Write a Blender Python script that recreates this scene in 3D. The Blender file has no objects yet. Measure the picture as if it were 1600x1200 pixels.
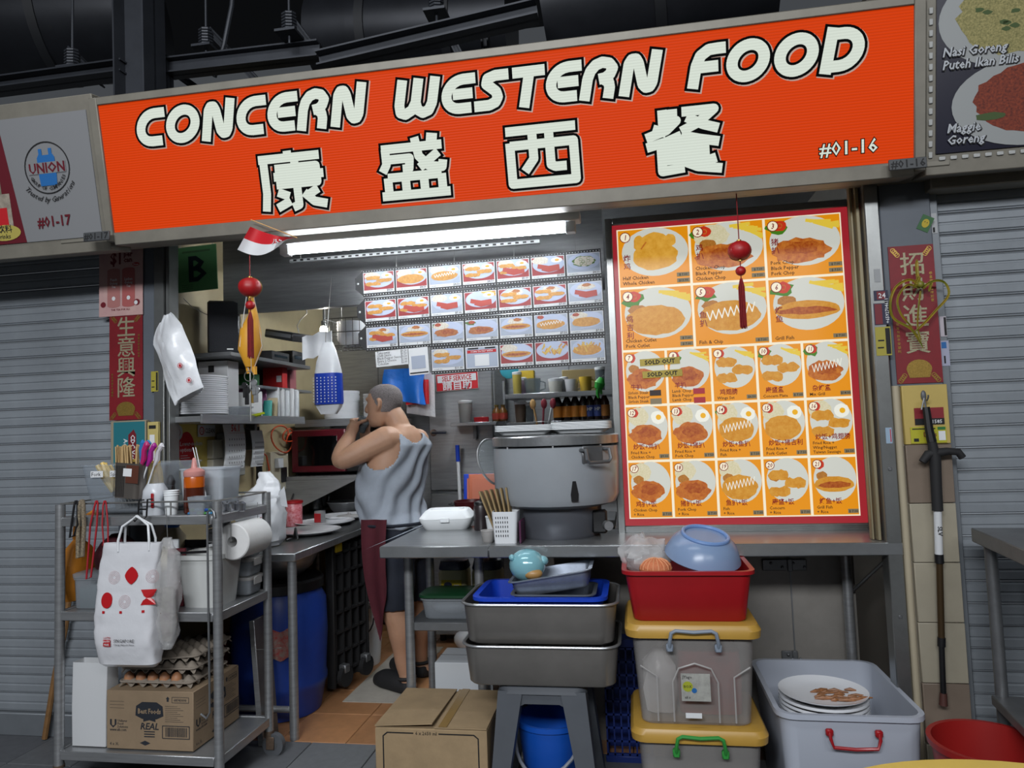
import bpy, bmesh, math, random
from mathutils import Vector, Matrix, noise
rnd = random.Random(7)
scene = bpy.context.scene
COL = scene.collection
PI = math.pi
# ---------------------------------------------------------------- camera
F, YAW, PITCH, ROLL = 1109.0, math.radians(9.4), math.radians(3.7), math.radians(2.05)
CAM = Vector((0, -2.6405, 1.30))
_fw = Vector((-math.sin(YAW)*math.cos(PITCH), math.cos(YAW)*math.cos(PITCH), math.sin(PITCH)))
_rt = Vector((math.cos(YAW), math.sin(YAW), 0)); _up = _rt.cross(_fw)
CR = math.cos(ROLL)*_rt - math.sin(ROLL)*_up
CU = math.sin(ROLL)*_rt + math.cos(ROLL)*_up
cd = bpy.data.cameras.new('camera'); cd.sensor_width = 36; cd.lens = F/1600*36; cd.clip_start = .02
cam = bpy.data.objects.new('camera', cd); COL.objects.link(cam)
m3 = Matrix((CR, CU, -_fw)).transposed()
cam.matrix_world = Matrix.Translation(CAM) @ m3.to_4x4()
scene.camera = cam
# ---------------------------------------------------------------- world, hall lamps, exposure
w = bpy.data.worlds.new('hall_dusk'); scene.world = w; w.use_nodes = True
bg = w.node_tree.nodes['Background']; bg.inputs[0].default_value = (.68, .74, .82, 1); bg.inputs[1].default_value = .08
def area(name, loc, target, sx, sy, power, col):
    l = bpy.data.lights.new(name, 'AREA'); l.shape = 'RECTANGLE'; l.size = sx; l.size_y = sy; l.energy = power; l.color = col
    o = bpy.data.objects.new(name, l); COL.objects.link(o); o.location = loc
    o.rotation_euler = (Vector(target)-Vector(loc)).to_track_quat('-Z', 'Y').to_euler(); return o
area('hall_ceiling_light', (-.9, -5.2, 3.5), (-.9, -.5, 1.0), 2.6, .6, 215, (.93, .96, 1))
area('hall_ceiling_light', (-1.2, -1.9, 4.3), (-1.2, -1.6, 0), 2.4, .5, 40, (.93, .96, 1))
area('hall_ceiling_light', (2.2, -5.2, 3.5), (1.8, -2, 0), 2.4, .5, 55, (.95, .97, 1))
scene.view_settings.view_transform = 'Standard'; scene.view_settings.look = 'None'
scene.cycles.max_bounces = 7; scene.cycles.diffuse_bounces = 3; scene.cycles.glossy_bounces = 3; scene.cycles.transparent_max_bounces = 14; scene.cycles.caustics_reflective = False; scene.cycles.caustics_refractive = False
scene.view_settings.exposure = 0.0; scene.view_settings.gamma = 1; scene.view_settings.use_curve_mapping = False

# ---------------------------------------------------------------- placing helpers
def ray(px, py): return CR*((px-800)/F) + CU*(-(py-600)/F) + _fw
def at(px, py, Y): v = ray(px, py); return CAM + v*((Y-CAM.y)/v.y)
def atz(px, py, Z): v = ray(px, py); return CAM + v*((Z-CAM.z)/v.z)
def atx(px, py, X): v = ray(px, py); return CAM + v*((X-CAM.x)/v.x)
def mpp(p): return (Vector(p)-CAM).dot(_fw)/F        # metres per pixel at a point

# ---------------------------------------------------------------- materials
def lin(c):
    if isinstance(c, str):
        c = [int(c[i:i+2], 16)/255 for i in (0, 2, 4)]
        c = [x/12.92 if x <= .04045 else ((x+.055)/1.055)**2.4 for x in c]
    return (c[0], c[1], c[2], 1)
_mats = {}
def mat(name, col, rough=.5, metal=0, var=.0, scale=20, bump=0, bscale=None, emis=0, clear=0, col2=None, stretch=None, coat=0, spec=.5, sub=0):
    if name in _mats: return _mats[name]
    m = bpy.data.materials.new(name); m.use_nodes = True; nt = m.node_tree; N = nt.nodes; L = nt.links
    b = N['Principled BSDF']; c = lin(col)
    b.inputs['Base Color'].default_value = tuple(x*(.12 if emis else 1) for x in c[:3])+(1,); b.inputs['Roughness'].default_value = rough; b.inputs['Metallic'].default_value = metal
    b.inputs['Specular IOR Level'].default_value = spec
    if coat: b.inputs['Coat Weight'].default_value = coat; b.inputs['Coat Roughness'].default_value = .15
    if sub: b.inputs['Subsurface Weight'].default_value = sub; b.inputs['Subsurface Radius'].default_value = (.02, .008, .004)
    tc = None
    if var or bump:
        tc = N.new('ShaderNodeTexCoord'); vec = tc.outputs['Object']
        if stretch:
            mp = N.new('ShaderNodeMapping'); mp.inputs['Scale'].default_value = stretch; L.new(vec, mp.inputs[0]); vec = mp.outputs[0]
    if var:
        n = N.new('ShaderNodeTexNoise'); n.inputs['Scale'].default_value = scale; n.inputs['Detail'].default_value = 5; n.inputs['Roughness'].default_value = .65
        L.new(vec, n.inputs['Vector'])
        r = N.new('ShaderNodeValToRGB'); L.new(n.outputs['Fac'], r.inputs[0])
        r.color_ramp.elements[0].position = .3; r.color_ramp.elements[1].position = .7
        if col2: r.color_ramp.elements[0].color = c; r.color_ramp.elements[1].color = lin(col2)
        else:
            r.color_ramp.elements[0].color = tuple(x*(1-var) for x in c[:3])+(1,)
            r.color_ramp.elements[1].color = tuple(min(1, x*(1+var)) for x in c[:3])+(1,)
        if emis: L.new(r.outputs[0], b.inputs['Emission Color'])
        else: L.new(r.outputs[0], b.inputs['Base Color'])
    elif emis: b.inputs['Emission Color'].default_value = c
    if emis: b.inputs['Emission Strength'].default_value = emis
    if bump:
        n2 = N.new('ShaderNodeTexNoise'); n2.inputs['Scale'].default_value = bscale or scale; n2.inputs['Detail'].default_value = 4
        L.new(vec, n2.inputs['Vector']); bp = N.new('ShaderNodeBump'); bp.inputs['Strength'].default_value = bump; bp.inputs['Distance'].default_value = .01
        L.new(n2.outputs['Fac'], bp.inputs['Height']); L.new(bp.outputs[0], b.inputs['Normal'])
    if clear:
        t = N.new('ShaderNodeBsdfTransparent'); mx = N.new('ShaderNodeMixShader'); mx.inputs[0].default_value = clear
        t.inputs[0].default_value = (.5+c[0]*.5, .5+c[1]*.5, .5+c[2]*.5, 1)
        L.new(b.outputs[0], mx.inputs[1]); L.new(t.outputs[0], mx.inputs[2]); L.new(mx.outputs[0], N['Material Output'].inputs[0])
    _mats[name] = m; return m
STEEL = mat('brushed_steel', 'a2a4a6', .34, .72, .16, 6, .04, 60, stretch=(1, 1, 12))
STEELD = mat('worn_dark_steel', '77797b', .42, .65, .22, 5, .05, 40)
STEELH = mat('brushed_steel_worktop', '9da0a2', .28, .75, .15, 5, .04, 60, stretch=(1, 12, 1))
ALU = mat('aluminium_profile', '8e908f', .35, .85, .12, 8)
CREAMFRAME = mat('aged_cream_frame', '78746a', .5, .2, .15, 6)
WHITE = mat('white_plastic', 'd9dcdf', .35)
PORC = mat('white_porcelain', 'e2e4e8', .18)
FOAM = mat('white_foam', 'e4e8ea', .6)
BLACK = mat('black_plastic', '141416', .4)
RUBBER = mat('black_rubber', '18181a', .75)
PAPER = mat('white_paper', 'd4d6d8', .8)
GREYPL = mat('grey_plastic', '55585c', .45)
SHUT = mat('shutter_grey_paint', '8c9298', .45, .25, .14, 4, .02, 30)
CARD = mat('brown_cardboard', '988263', .85, 0, .1, 14, .05, 80)
CARDD = mat('cardboard_cut_edge', '6d5a42', .9)
RED = mat('red_plastic', '98131a', .35, 0, .06, 8)
BLUE = mat('blue_plastic', '173fb4', .35, 0, .06, 8)
CLEARP = mat('clear_plastic', 'b8bec4', .25, clear=.66)
FROST = mat('frosted_plastic', 'c2c0be', .35, clear=.5)
THINBAG = mat('white_bag_film', 'dfe2e6', .3, bump=.25, bscale=22)
CLEARBAG = mat('clear_bag_film', 'e6e6e6', .15, clear=.68, bump=.5, bscale=30)
GLASS = mat('clear_glass', 'a8b2b6', .05, clear=.8)
INK = mat('black_ink', '101012', .7)
REDINK = mat('red_ink', 'b3121c', .6)
GOLD = mat('gold_foil', 'a98a45', .35, .7, .3, 300)
WIRE = mat('steel_wire', '9a9a98', .35, .8)
WOOD = mat('pale_wood', 'c49a62', .7, 0, .15, 30)

# ---------------------------------------------------------------- mesh helpers
class MB:
    def __init__(s): s.v = []; s.f = []; s.m = []; s.mi = 0
    def add(s, vs, fs, M=None):
        o = len(s.v)
        s.v += [tuple(M @ Vector(v)) for v in vs] if M else [tuple(v) for v in vs]
        s.f += [tuple(i+o for i in f) for f in fs]; s.m += [s.mi]*len(fs); return s
    def box(s, c, d, bev=0, M=None, seg=1):
        x, y, z = d[0]/2, d[1]/2, d[2]/2
        if not bev:
            vs = [(c[0]+a*x, c[1]+b*y, c[2]+e*z) for a in (-1, 1) for b in (-1, 1) for e in (-1, 1)]
            return s.add(vs, [(0, 1, 3, 2), (4, 6, 7, 5), (0, 4, 5, 1), (2, 3, 7, 6), (0, 2, 6, 4), (1, 5, 7, 3)], M)
        bm = bmesh.new(); bmesh.ops.create_cube(bm, size=1)
        for v in bm.verts: v.co = (v.co.x*d[0], v.co.y*d[1], v.co.z*d[2])
        bmesh.ops.bevel(bm, geom=bm.edges[:], offset=min(bev, min(d)*.45), segments=seg, affect='EDGES', profile=.5)
        bm.verts.index_update()
        vs = [(v.co.x+c[0], v.co.y+c[1], v.co.z+c[2]) for v in bm.verts]; fs = [[v.index for v in f.verts] for f in bm.faces]
        bm.free(); return s.add(vs, fs, M)
    def b2(s, x0, x1, y0, y1, z0, z1, bev=0, M=None):
        return s.box(((x0+x1)/2, (y0+y1)/2, (z0+z1)/2), (abs(x1-x0), abs(y1-y0), abs(z1-z0)), bev, M)
    def loft(s, rings, cap0=True, cap1=True, close=False, M=None):
        n = len(rings[0]); vs = [p for r in rings for p in r]; fs = []
        k = len(rings)
        for i in range(k if close else k-1):
            a, b = i*n, ((i+1) % k)*n
            for j in range(n): fs.append((a+j, a+(j+1) % n, b+(j+1) % n, b+j))
        if cap0 and not close: fs.append(tuple(range(n-1, -1, -1)))
        if cap1 and not close: fs.append(tuple((k-1)*n+j for j in range(n)))
        return s.add(vs, fs, M)
    def lathe(s, prof, c=(0, 0, 0), n=28, M=None, cap0=True, cap1=True, sx=1, sy=1):
        return s.loft([[(c[0]+r*sx*math.cos(2*PI*j/n), c[1]+r*sy*math.sin(2*PI*j/n), c[2]+z) for j in range(n)] for r, z in prof], cap0, cap1, M=M)
    def tube(s, pts, r, n=8, closed=False, M=None):
        pts = [Vector(p) for p in pts]; k = len(pts)
        rs = r if isinstance(r, (list, tuple)) else [r]*k
        up = None; rings = []
        for i, p in enumerate(pts):
            a = pts[i-1] if (i or closed) else p; b = pts[(i+1) % k] if (i < k-1 or closed) else p
            t = (b-a); t = t.normalized() if t.length > 1e-9 else Vector((0, 0, 1))
            if up is None: up = Vector((0, 0, 1)) if abs(t.z) < .9 else Vector((1, 0, 0))
            x = t.cross(up)
            if x.length < 1e-4: x = t.cross(Vector((.3, .9, .2)))
            x.normalize(); y = x.cross(t); up = y
            rings.append([p+(x*math.cos(2*PI*j/n)+y*math.sin(2*PI*j/n))*rs[i] for j in range(n)])
        return s.loft(rings, True, True, closed, M)
    def cyl(s, a, b, r, n=14, r2=None, M=None): return s.tube([a, b], [r, r if r2 is None else r2], n, M=M)
    def ball(s, c, r, n=14, M=None):
        r = r if isinstance(r, (list, tuple)) else (r, r, r); k = n//2+1
        rings = []
        for i in range(k+1):
            a = -PI/2+PI*i/k; q = max(math.cos(a), .02)
            rings.append([(c[0]+r[0]*q*math.cos(2*PI*j/n), c[1]+r[1]*q*math.sin(2*PI*j/n), c[2]+r[2]*math.sin(a)) for j in range(n)])
        return s.loft(rings, M=M)
    def prism(s, poly, t, M=None):     # polygon in x,z extruded in +y by t
        n = len(poly); vs = [(x, 0, z) for x, z in poly]+[(x, t, z) for x, z in poly]
        fs = [tuple(range(n)), tuple(range(2*n-1, n-1, -1))]+[(i, i+n, (i+1) % n+n, (i+1) % n) for i in range(n)]
        return s.add(vs, fs, M)
    def sheet(s, fn, nu, nv, th=.0015, M=None):   # parametric sheet with thickness
        P = [[Vector(fn(i/nu, j/nv)) for j in range(nv+1)] for i in range(nu+1)]
        Q = []
        for i in range(nu+1):
            row = []
            for j in range(nv+1):
                du = P[min(i+1, nu)][j]-P[max(i-1, 0)][j]; dv = P[i][min(j+1, nv)]-P[i][max(j-1, 0)]
                nn = du.cross(dv); nn = nn.normalized() if nn.length > 1e-12 else Vector((0, 1, 0)); row.append(P[i][j]+nn*th)
            Q.append(row)
        w_ = nv+1; vs = [p for r in P for p in r]+[p for r in Q for p in r]; o = (nu+1)*w_; fs = []
        for i in range(nu):
            for j in range(nv):
                a, b, c, d = i*w_+j, (i+1)*w_+j, (i+1)*w_+j+1, i*w_+j+1
                fs += [(d, c, b, a), (a+o, b+o, c+o, d+o)]
        for i in range(nu):
            for j in (0, nv):
                a, b = i*w_+j, (i+1)*w_+j; fs.append((a, b, b+o, a+o) if j == 0 else (b, a, a+o, b+o))
        for j in range(nv):
            for i in (0, nu):
                a, b = i*w_+j, i*w_+j+1; fs.append((b, a, a+o, b+o) if i == 0 else (a, b, b+o, a+o))
        return s.add(vs, fs, M)
    def mesh(s, name, mats, smooth=True):
        me = bpy.data.meshes.new(name); me.from_pydata(s.v, [], s.f)
        for m in (mats if isinstance(mats, (list, tuple)) else [mats]): me.materials.append(m)
        if max(s.m, default=0): me.polygons.foreach_set('material_index', s.m)
        if smooth:
            me.polygons.foreach_set('use_smooth', [True]*len(me.polygons)); me.set_sharp_from_angle(angle=math.radians(38))
        me.update(); return me
    def build(s, name, mats, parent=None, loc=None, rot=None, smooth=True, tagged=None):
        o = bpy.data.objects.new(name, s.mesh(name, mats, smooth)); COL.objects.link(o)
        if parent: o.parent = parent
        if loc is not None: o.location = loc
        if rot is not None: o.rotation_euler = rot
        if tagged: tag(o, *tagged)
        return o
def tag(o, label, cat, group=None):
    o['label'] = label; o['category'] = cat
    if group: o['group'] = group
    return o
def thing(name, label, cat, loc=(0, 0, 0), rz=0, group=None, rot=None):
    o = bpy.data.objects.new(name, None); COL.objects.link(o); o.empty_display_size = .05
    o.location = loc; o.rotation_euler = rot or (0, 0, rz); return tag(o, label, cat, group)
def struct(o): o['kind'] = 'structure'; return o
def shell(name, loc=(0, 0, 0)):
    o = bpy.data.objects.new(name, None); COL.objects.link(o); o.location = loc; return struct(o)
def copy_tree(o, parent=None):
    c = o.copy(); COL.objects.link(c); c.parent = parent
    for ch in list(o.children): copy_tree(ch, c)
    return c
def rr(w_, d, r, z, n=4, cx=0, cy=0):
    r = min(r, w_/2-1e-4, d/2-1e-4); out = []
    for q, (sx, sy) in enumerate(((1, 1), (-1, 1), (-1, -1), (1, -1))):
        for i in range(n+1):
            a = q*PI/2+i/n*PI/2; out.append((cx+sx*(w_/2-r)+r*math.cos(a), cy+sy*(d/2-r)+r*math.sin(a), z))
    return out
def tub(mb, w_, d, h, r=.03, tp=.88, th=.003, rim=.008, rz=.006, M=None, n=4):
    bw, bd = w_*tp, d-(w_-w_*tp)
    return mb.loft([rr(bw-.01, bd-.01, r, 0, n), rr(bw, bd, r, .006, n), rr(w_, d, r*1.15, h-rz, n), rr(w_+2*rim, d+2*rim, r*1.15+rim, h-rz, n),
                    rr(w_+2*rim, d+2*rim, r*1.15+rim, h, n), rr(w_-2*th, d-2*th, r*1.15, h, n), rr(bw-2*th, bd-2*th, r, th+.003, n)], M=M)
def crumple(rows, n=44, sub=4, amp=.008, freq=22, seed=0, sq=.75):
    # rows: (z, width, depth, cx); a bag-like closed surface with creased noise
    R_ = []
    for i in range(len(rows)-1):
        for j in range(sub):
            t = j/sub; R_.append([a*(1-t)+b*t for a, b in zip(rows[i], rows[i+1])])
    R_.append(list(rows[-1])); out = []
    for z, w_, d, cx in R_:
        ring = []
        for k in range(n):
            a = 2*PI*k/n; x = w_/2*math.copysign(abs(math.cos(a))**sq, math.cos(a)); y = d/2*math.copysign(abs(math.sin(a))**sq, math.sin(a))
            p = Vector((x*freq+seed, y*freq*1.5, z*freq)); q = (1-2*abs(noise.noise(p)))*amp+noise.noise(p*2.3)*amp*.6
            ring.append((cx+x+q*math.cos(a), y+q*math.sin(a), z+.3*q))
        out.append(ring)
    return out
def MX(loc=(0, 0, 0), rz=0, rx=0, ry=0):
    return Matrix.Translation(loc) @ Matrix.Rotation(rz, 4, 'Z') @ Matrix.Rotation(rx, 4, 'X') @ Matrix.Rotation(ry, 4, 'Y')
def arc(cx, cy, rx, ry, a0, a1, n=10):
    return [(cx+rx*math.cos(math.radians(a0+(a1-a0)*i/n)), cy+ry*math.sin(math.radians(a0+(a1-a0)*i/n))) for i in range(n+1)]

# ---------------------------------------------------------------- flat print: shapes in the x,z plane facing -y
class Print:
    def __init__(s): s.mb = MB(); s.mats = []; s.k = 0; s.tick = 0
    def use(s, m):
        if m not in s.mats: s.mats.append(m)
        s.mb.mi = s.mats.index(m); s.k += 1; s.y = -.0008-.00006*min(s.k, 60); return s
    def poly(s, m, pts, y=None):
        s.use(m); yy = s.y if y is None else y
        s.mb.add([(x, yy, z) for x, z in pts], [tuple(range(len(pts)))]); return s
    def rect(s, m, x0, z0, x1, z1, y=None): return s.poly(m, [(x0, z0), (x1, z0), (x1, z1), (x0, z1)], y)
    def ell(s, m, cx, cz, rx, rz, n=24, y=None): return s.poly(m, [(cx+rx*math.cos(2*PI*i/n), cz+rz*math.sin(2*PI*i/n)) for i in range(n)], y)
    def ring(s, m, cx, cz, r0, r1, n=32, y=None):
        s.use(m); yy = s.y if y is None else y
        vs = [(cx+r*math.cos(2*PI*i/n), yy, cz+r*math.sin(2*PI*i/n)) for r in (r0, r1) for i in range(n)]
        s.mb.add(vs, [(i, (i+1) % n, n+(i+1) % n, n+i) for i in range(n)]); return s
    def blob(s, m, cx, cz, rx, rz, R, n=18, j=.16, y=None):
        return s.poly(m, [(cx+rx*(1+R.uniform(-j, j))*math.cos(2*PI*i/n), cz+rz*(1+R.uniform(-j, j))*math.sin(2*PI*i/n)) for i in range(n)], y)
    def line(s, m, pts, w_, y=None, ext=0):
        s.use(m); yy = s.y if y is None else y
        for k in range(len(pts)-1):
            s.tick = (s.tick+1) % 60; yy_ = yy-s.tick*9e-6
            a, b = Vector(pts[k]), Vector(pts[k+1]); d = b-a
            if d.length < 1e-7: continue
            d.normalize(); p = Vector((-d.y, d.x))*w_
            if k == 0: a = a-d*ext
            if k == len(pts)-2: b = b+d*ext
            s.mb.add([(q.x, yy_, q.y) for q in (a-p, b-p, b+p, a+p)], [(0, 1, 2, 3)])
            if k: s.mb.add([(pts[k][0]+w_*math.cos(PI*i/6), yy_-5e-6, pts[k][1]+w_*math.sin(PI*i/6)) for i in range(12)], [tuple(range(12))])
        return s
    def text(s, m, body, x, z, size, bold=0, y=None, sx=1, shear=0, res=1, align='l', rot=0):
        s.use(m); yy = s.y if y is None else y
        vs, fs, wd = glyphs(body, bold, res, shear)
        ox = {'l': 0, 'c': -wd/2, 'r': -wd}[align]; c, sn = math.cos(rot), math.sin(rot)
        out = []
        for a, b in vs:
            a, b = (a+ox)*size*sx, b*size; out.append((x+a*c-b*sn, yy, z+a*sn+b*c))
        s.mb.add(out, fs); return s
    def build(s, name, parent, loc=None, rot=None): return s.mb.build(name, s.mats, parent, loc, rot, smooth=False)
_gl = {}
def glyphs(body, bold=0, res=1, shear=0):
    key = (body, bold, res, shear)
    if key not in _gl:
        c = bpy.data.curves.new('lettering', 'FONT'); c.body = body; c.resolution_u = res; c.offset = bold; c.shear = shear
        o = bpy.data.objects.new('lettering', c); me = bpy.data.meshes.new_from_object(o)
        vs = [(v.co.x, v.co.y) for v in me.vertices]; fs = [tuple(p.vertices) for p in me.polygons]
        if not vs: vs, fs = [(0, 0), (.01, 0), (0, .01)], [(0, 1, 2)]
        _gl[key] = (vs, fs, max(v[0] for v in vs))
        bpy.data.objects.remove(o); bpy.data.curves.remove(c); bpy.data.meshes.remove(me)
    return _gl[key]
# ================================================================ SETTING
LW = -2.16      # inner face of the left wall
BW = 2.15       # back wall
fl = shell('floor')
MB().b2(-4, 4, -5, .28, -.08, -.006).build('screed', mat('grout_dark', '2a2a2b', .9), fl)
MB().b2(-4, 4, .28, BW+.1, -.08, -.006).build('screed', mat('grout_brown', '4a3427', .9), fl)
tg = [mat('grey_floor_tile_%d' % i, c, .55, 0, .12, 30) for i, c in enumerate(('5b5d60', '54565a', '626466'))]
to = [mat('terracotta_tile_%d' % i, c, .4, 0, .14, 18) for i, c in enumerate(('a47650', '9c704c', 'ab7c54'))]
gm = [MB().box((0, 0, -.004), (.296, .296, .02), .002).mesh('floor_tile', t, False) for t in tg]
om = [MB().box((0, 0, -.004), (.297, .297, .02), .002).mesh('floor_tile', t, False) for t in to]
def place(name, me, parent, loc, rot=(0, 0, 0)):
    o = bpy.data.objects.new(name, me); COL.objects.link(o); o.parent = parent; o.location = loc; o.rotation_euler = rot; return o
for i in range(16):
    for j in range(8): place('floor_tile', rnd.choice(gm), fl, (-3.35+.3*i, .13-.3*j, 0))
for i in range(8):
    for j in range(6): place('floor_tile', rnd.choice(om), fl, (-2.0+.3*i, .43+.3*j, 0))
wl = shell('wall_left'); MB().b2(LW-.08, LW, .22, BW, 0, 2.9).build('wall_panel', mat('kitchen_wall_cream', 'a89a78', .5, 0, .1, 5), wl)
wb = shell('wall_back'); MB().b2(LW-.08, 1.0, BW, BW+.08, 0, 2.9).build('wall_panel', STEEL, wb)
for i, x in enumerate((-1.75, -1.27, -.4, .1)):
    MB().b2(x-.004, x+.004, BW-.003, BW, 0, 2.3).build('panel_seam', STEELD, wb)
wr = shell('wall_right'); MB().b2(.95, 1.0, .14, BW, 0, 2.9).build('wall_panel', mat('kitchen_wall_dark', '4c4842', .5, 0, .1, 5), wr)
ce = shell('ceiling'); MB().b2(LW, .95, .32, BW, 2.42, 2.46).build('soffit_panel', STEELD, ce)
# front pillars
pl = shell('wall_front_left')
MB().b2(-2.26, -2.075, .2, .3, 0, 2.2, .004).build('pillar', mat('pillar_grey_blue', '5a6068', .5, 0, .08, 6), pl)
MB().b2(-2.075, -2.025, .19, .27, 0, 2.2, .003).b2(-2.022, -2.006, .2, .27, 0, 2.2, .002).build('door_jamb', ALU, pl)
pr = shell('wall_front_right')
MB().b2(.905, 1.075, .03, .2, 1.40, 2.2, .004).build('pillar', mat('pillar_grey_blue', '5a6068', .5), pr)
MB().b2(.91, 1.07, .02, .2, 0, 1.40).build('pillar_core', mat('grout_pale', 'b3aa98', .8), pr)
tc_ = [mat('tile_ivory', '9b9483', .3, 0, .05, 12), mat('tile_taupe', '776a5e', .3, 0, .06, 12), mat('tile_yellow', 'b59f5c', .35, 0, .05, 12)]
zs = [(0, .2, 0), (.2, .4, 1), (.4, .6, 0), (.6, .8, 0), (.8, 1.0, 0), (1.0, 1.2, 1), (1.2, 1.405, 2)]
for z0, z1, k in zs:
    MB().b2(.927, 1.072, .0, .02, z0+.001, z1-.001, .002).build('wall_tile', tc_[k], pr)
    MB().b2(.896, .912, .022, .16, z0+.001, z1-.001, .002).build('wall_tile', tc_[k], pr)
MB().cyl((.911, .014, 0), (.911, .014, 1.405), .0125, 12).build('corner_trim', mat('tile_edge_cream', 'a89e88', .25, 0, .04, 9), pr)
MB().b2(.845, .893, -.005, .06, 0, 2.2, .003).build('door_jamb', ALU, pr)
MB().b2(.828, .840, .03, .08, .871, 2.2, .002).b2(.815, .823, .05, .08, .871, 2.2, .002).build('shutter_guide', mat('brass_guide', '8c8268', .5, .3), pr)
for z in (.62, 1.12): MB().box((.87, -.006, z), (.012, .004, .012), .002).build('screw', STEELD, pr)
# roller shutters: each slat a part
def shutter(name, x0, x1, y, zb, zt, pitch):
    o = shell(name)
    prof = [(0, .004), (.001, pitch*.10), (-.006, pitch*.14), (-.0075, pitch*.46), (-.0045, pitch*.50), (-.0045, pitch*.56), (-.0075, pitch*.60), (-.007, pitch*.9), (-.001, pitch*.95), (.004, pitch), (.009, pitch), (.009, .004)]
    mb = MB(); k = len(prof)
    mb.add([(x0, a, b) for a, b in prof]+[(x1, a, b) for a, b in prof], [(i, i+k, (i+1) % k+k, (i+1) % k) for i in range(k)]+[tuple(range(k)), tuple(range(2*k-1, k-1, -1))])
    me = mb.mesh('slat', SHUT, False); z = zb
    while z < zt: place('slat', me, o, (0, y, z)); z += pitch
    MB().b2(x0, x1, y-.02, y+.02, zb-.1, zb, .004).build('bottom_rail', mat('shutter_rail', '767b80', .4, .3, .1, 6), o)
    return o
shutter('door_1', -5.2, -2.262, .25, .105, 2.12, .0805)
shutter('door_2', 1.108, 3.4, .09, .105, 2.12, .0765)
tr1 = shell('trim_1'); MB().b2(1.076, 1.106, .05, .14, 0, 2.2, .003).build('shutter_guide', mat('shutter_rail', '767b80'), tr1)
tr2 = shell('trim_2'); MB().b2(1.06, 3.4, -.02, .06, 2.08, 2.135, .004).build('head_box', CREAMFRAME, tr2)
# header under the sign: cream soffit lip and dark recess
tr3 = shell('trim_3')
MB().b2(-2.26, 1.08, -.13, .03, 2.122, 2.16, .003).build('lintel', CREAMFRAME, tr3)
MB().b2(-2.26, 1.08, .03, .06, 2.16, 2.42).build('lintel_back', STEELD, tr3)
# panel closing the front below the counter on the right, with hinges
tr4 = shell('wall_front_counter')
MB().b2(-.35, .845, .40, .42, 0, .83).build('panel', mat('dull_panel_steel', '8a8680', .45, .35, .15, 4, .03, 30), tr4)
MB().b2(.60, .605, .397, .40, 0, .83).build('panel_seam', STEELD, tr4)
for z, w_ in ((.72, .17), (.36, .06)):
    hb = MB().box((.6-.02, .392, z), (w_, .008, .045), .003); hb.box((.6, .385, z), (.02, .012, .05), .003)
    for k in range(4): hb.ball((.6-w_*.42+w_*.25*k, .386, z+.008*(-1)**k), .006, 8)
    hb.build('strap_hinge', STEELD, tr4)

# ================================================================ MAIN SIGN
TILT = math.radians(10.68)
sg = thing('shop_sign', 'long orange illuminated shop sign with white English and Chinese lettering above the stall', 'sign', (-1.994, -.15, 2.14), rot=(TILT, 0, 0))
SW, SH = 2.954, .488
fr = MB()
fr.b2(-.035, 0, -.012, .12, -.035, SH+.03, .003); fr.b2(SW, SW+.035, -.012, .12, -.035, SH+.03, .003)
fr.b2(0, SW, -.012, .12, -.05, 0, .003); fr.b2(0, SW, -.012, .12, SH, SH+.03, .003); fr.b2(-.03, SW+.03, .1, .13, -.03, SH+.02)
fr.build('frame', CREAMFRAME, sg)
def lightface(name, col, st, stripe=0):
    m = mat(name, col, .6, emis=st, spec=.15)
    if stripe:
        nt = m.node_tree; N = nt.nodes; L = nt.links; b = N['Principled BSDF']
        tc = N.new('ShaderNodeTexCoord'); wv = N.new('ShaderNodeTexWave'); wv.wave_type = 'BANDS'; wv.bands_direction = 'Z'; wv.inputs['Scale'].default_value = 33
        L.new(tc.outputs['Object'], wv.inputs[0]); bp = N.new('ShaderNodeBump'); bp.inputs['Strength'].default_value = .5; bp.inputs['Distance'].default_value = .004
        L.new(wv.outputs['Fac'], bp.inputs['Height']); L.new(bp.outputs[0], b.inputs['Normal'])
        mx = N.new('ShaderNodeMix'); mx.data_type = 'RGBA'; c = lin(col)
        mx.inputs[6].default_value = tuple(x*(1-stripe) for x in c[:3])+(1,); mx.inputs[7].default_value = c
        L.new(wv.outputs['Fac'], mx.inputs[0]); L.new(mx.outputs[2], b.inputs['Emission Color'])
    return m
S_OR = lightface('sign_face_orange', 'e04003', .80, .16); S_WH = lightface('sign_letter_white', 'e2ebde', .78, .08)
S_BK = mat('sign_letter_black', '060607', .9, spec=.05); S_SH = mat('sign_letter_edge', 'd9b6a6', .5, emis=.5)
MB().b2(0, SW, -.002, .004, 0, SH).build('face_panel', S_OR, sg, smooth=False)
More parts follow.
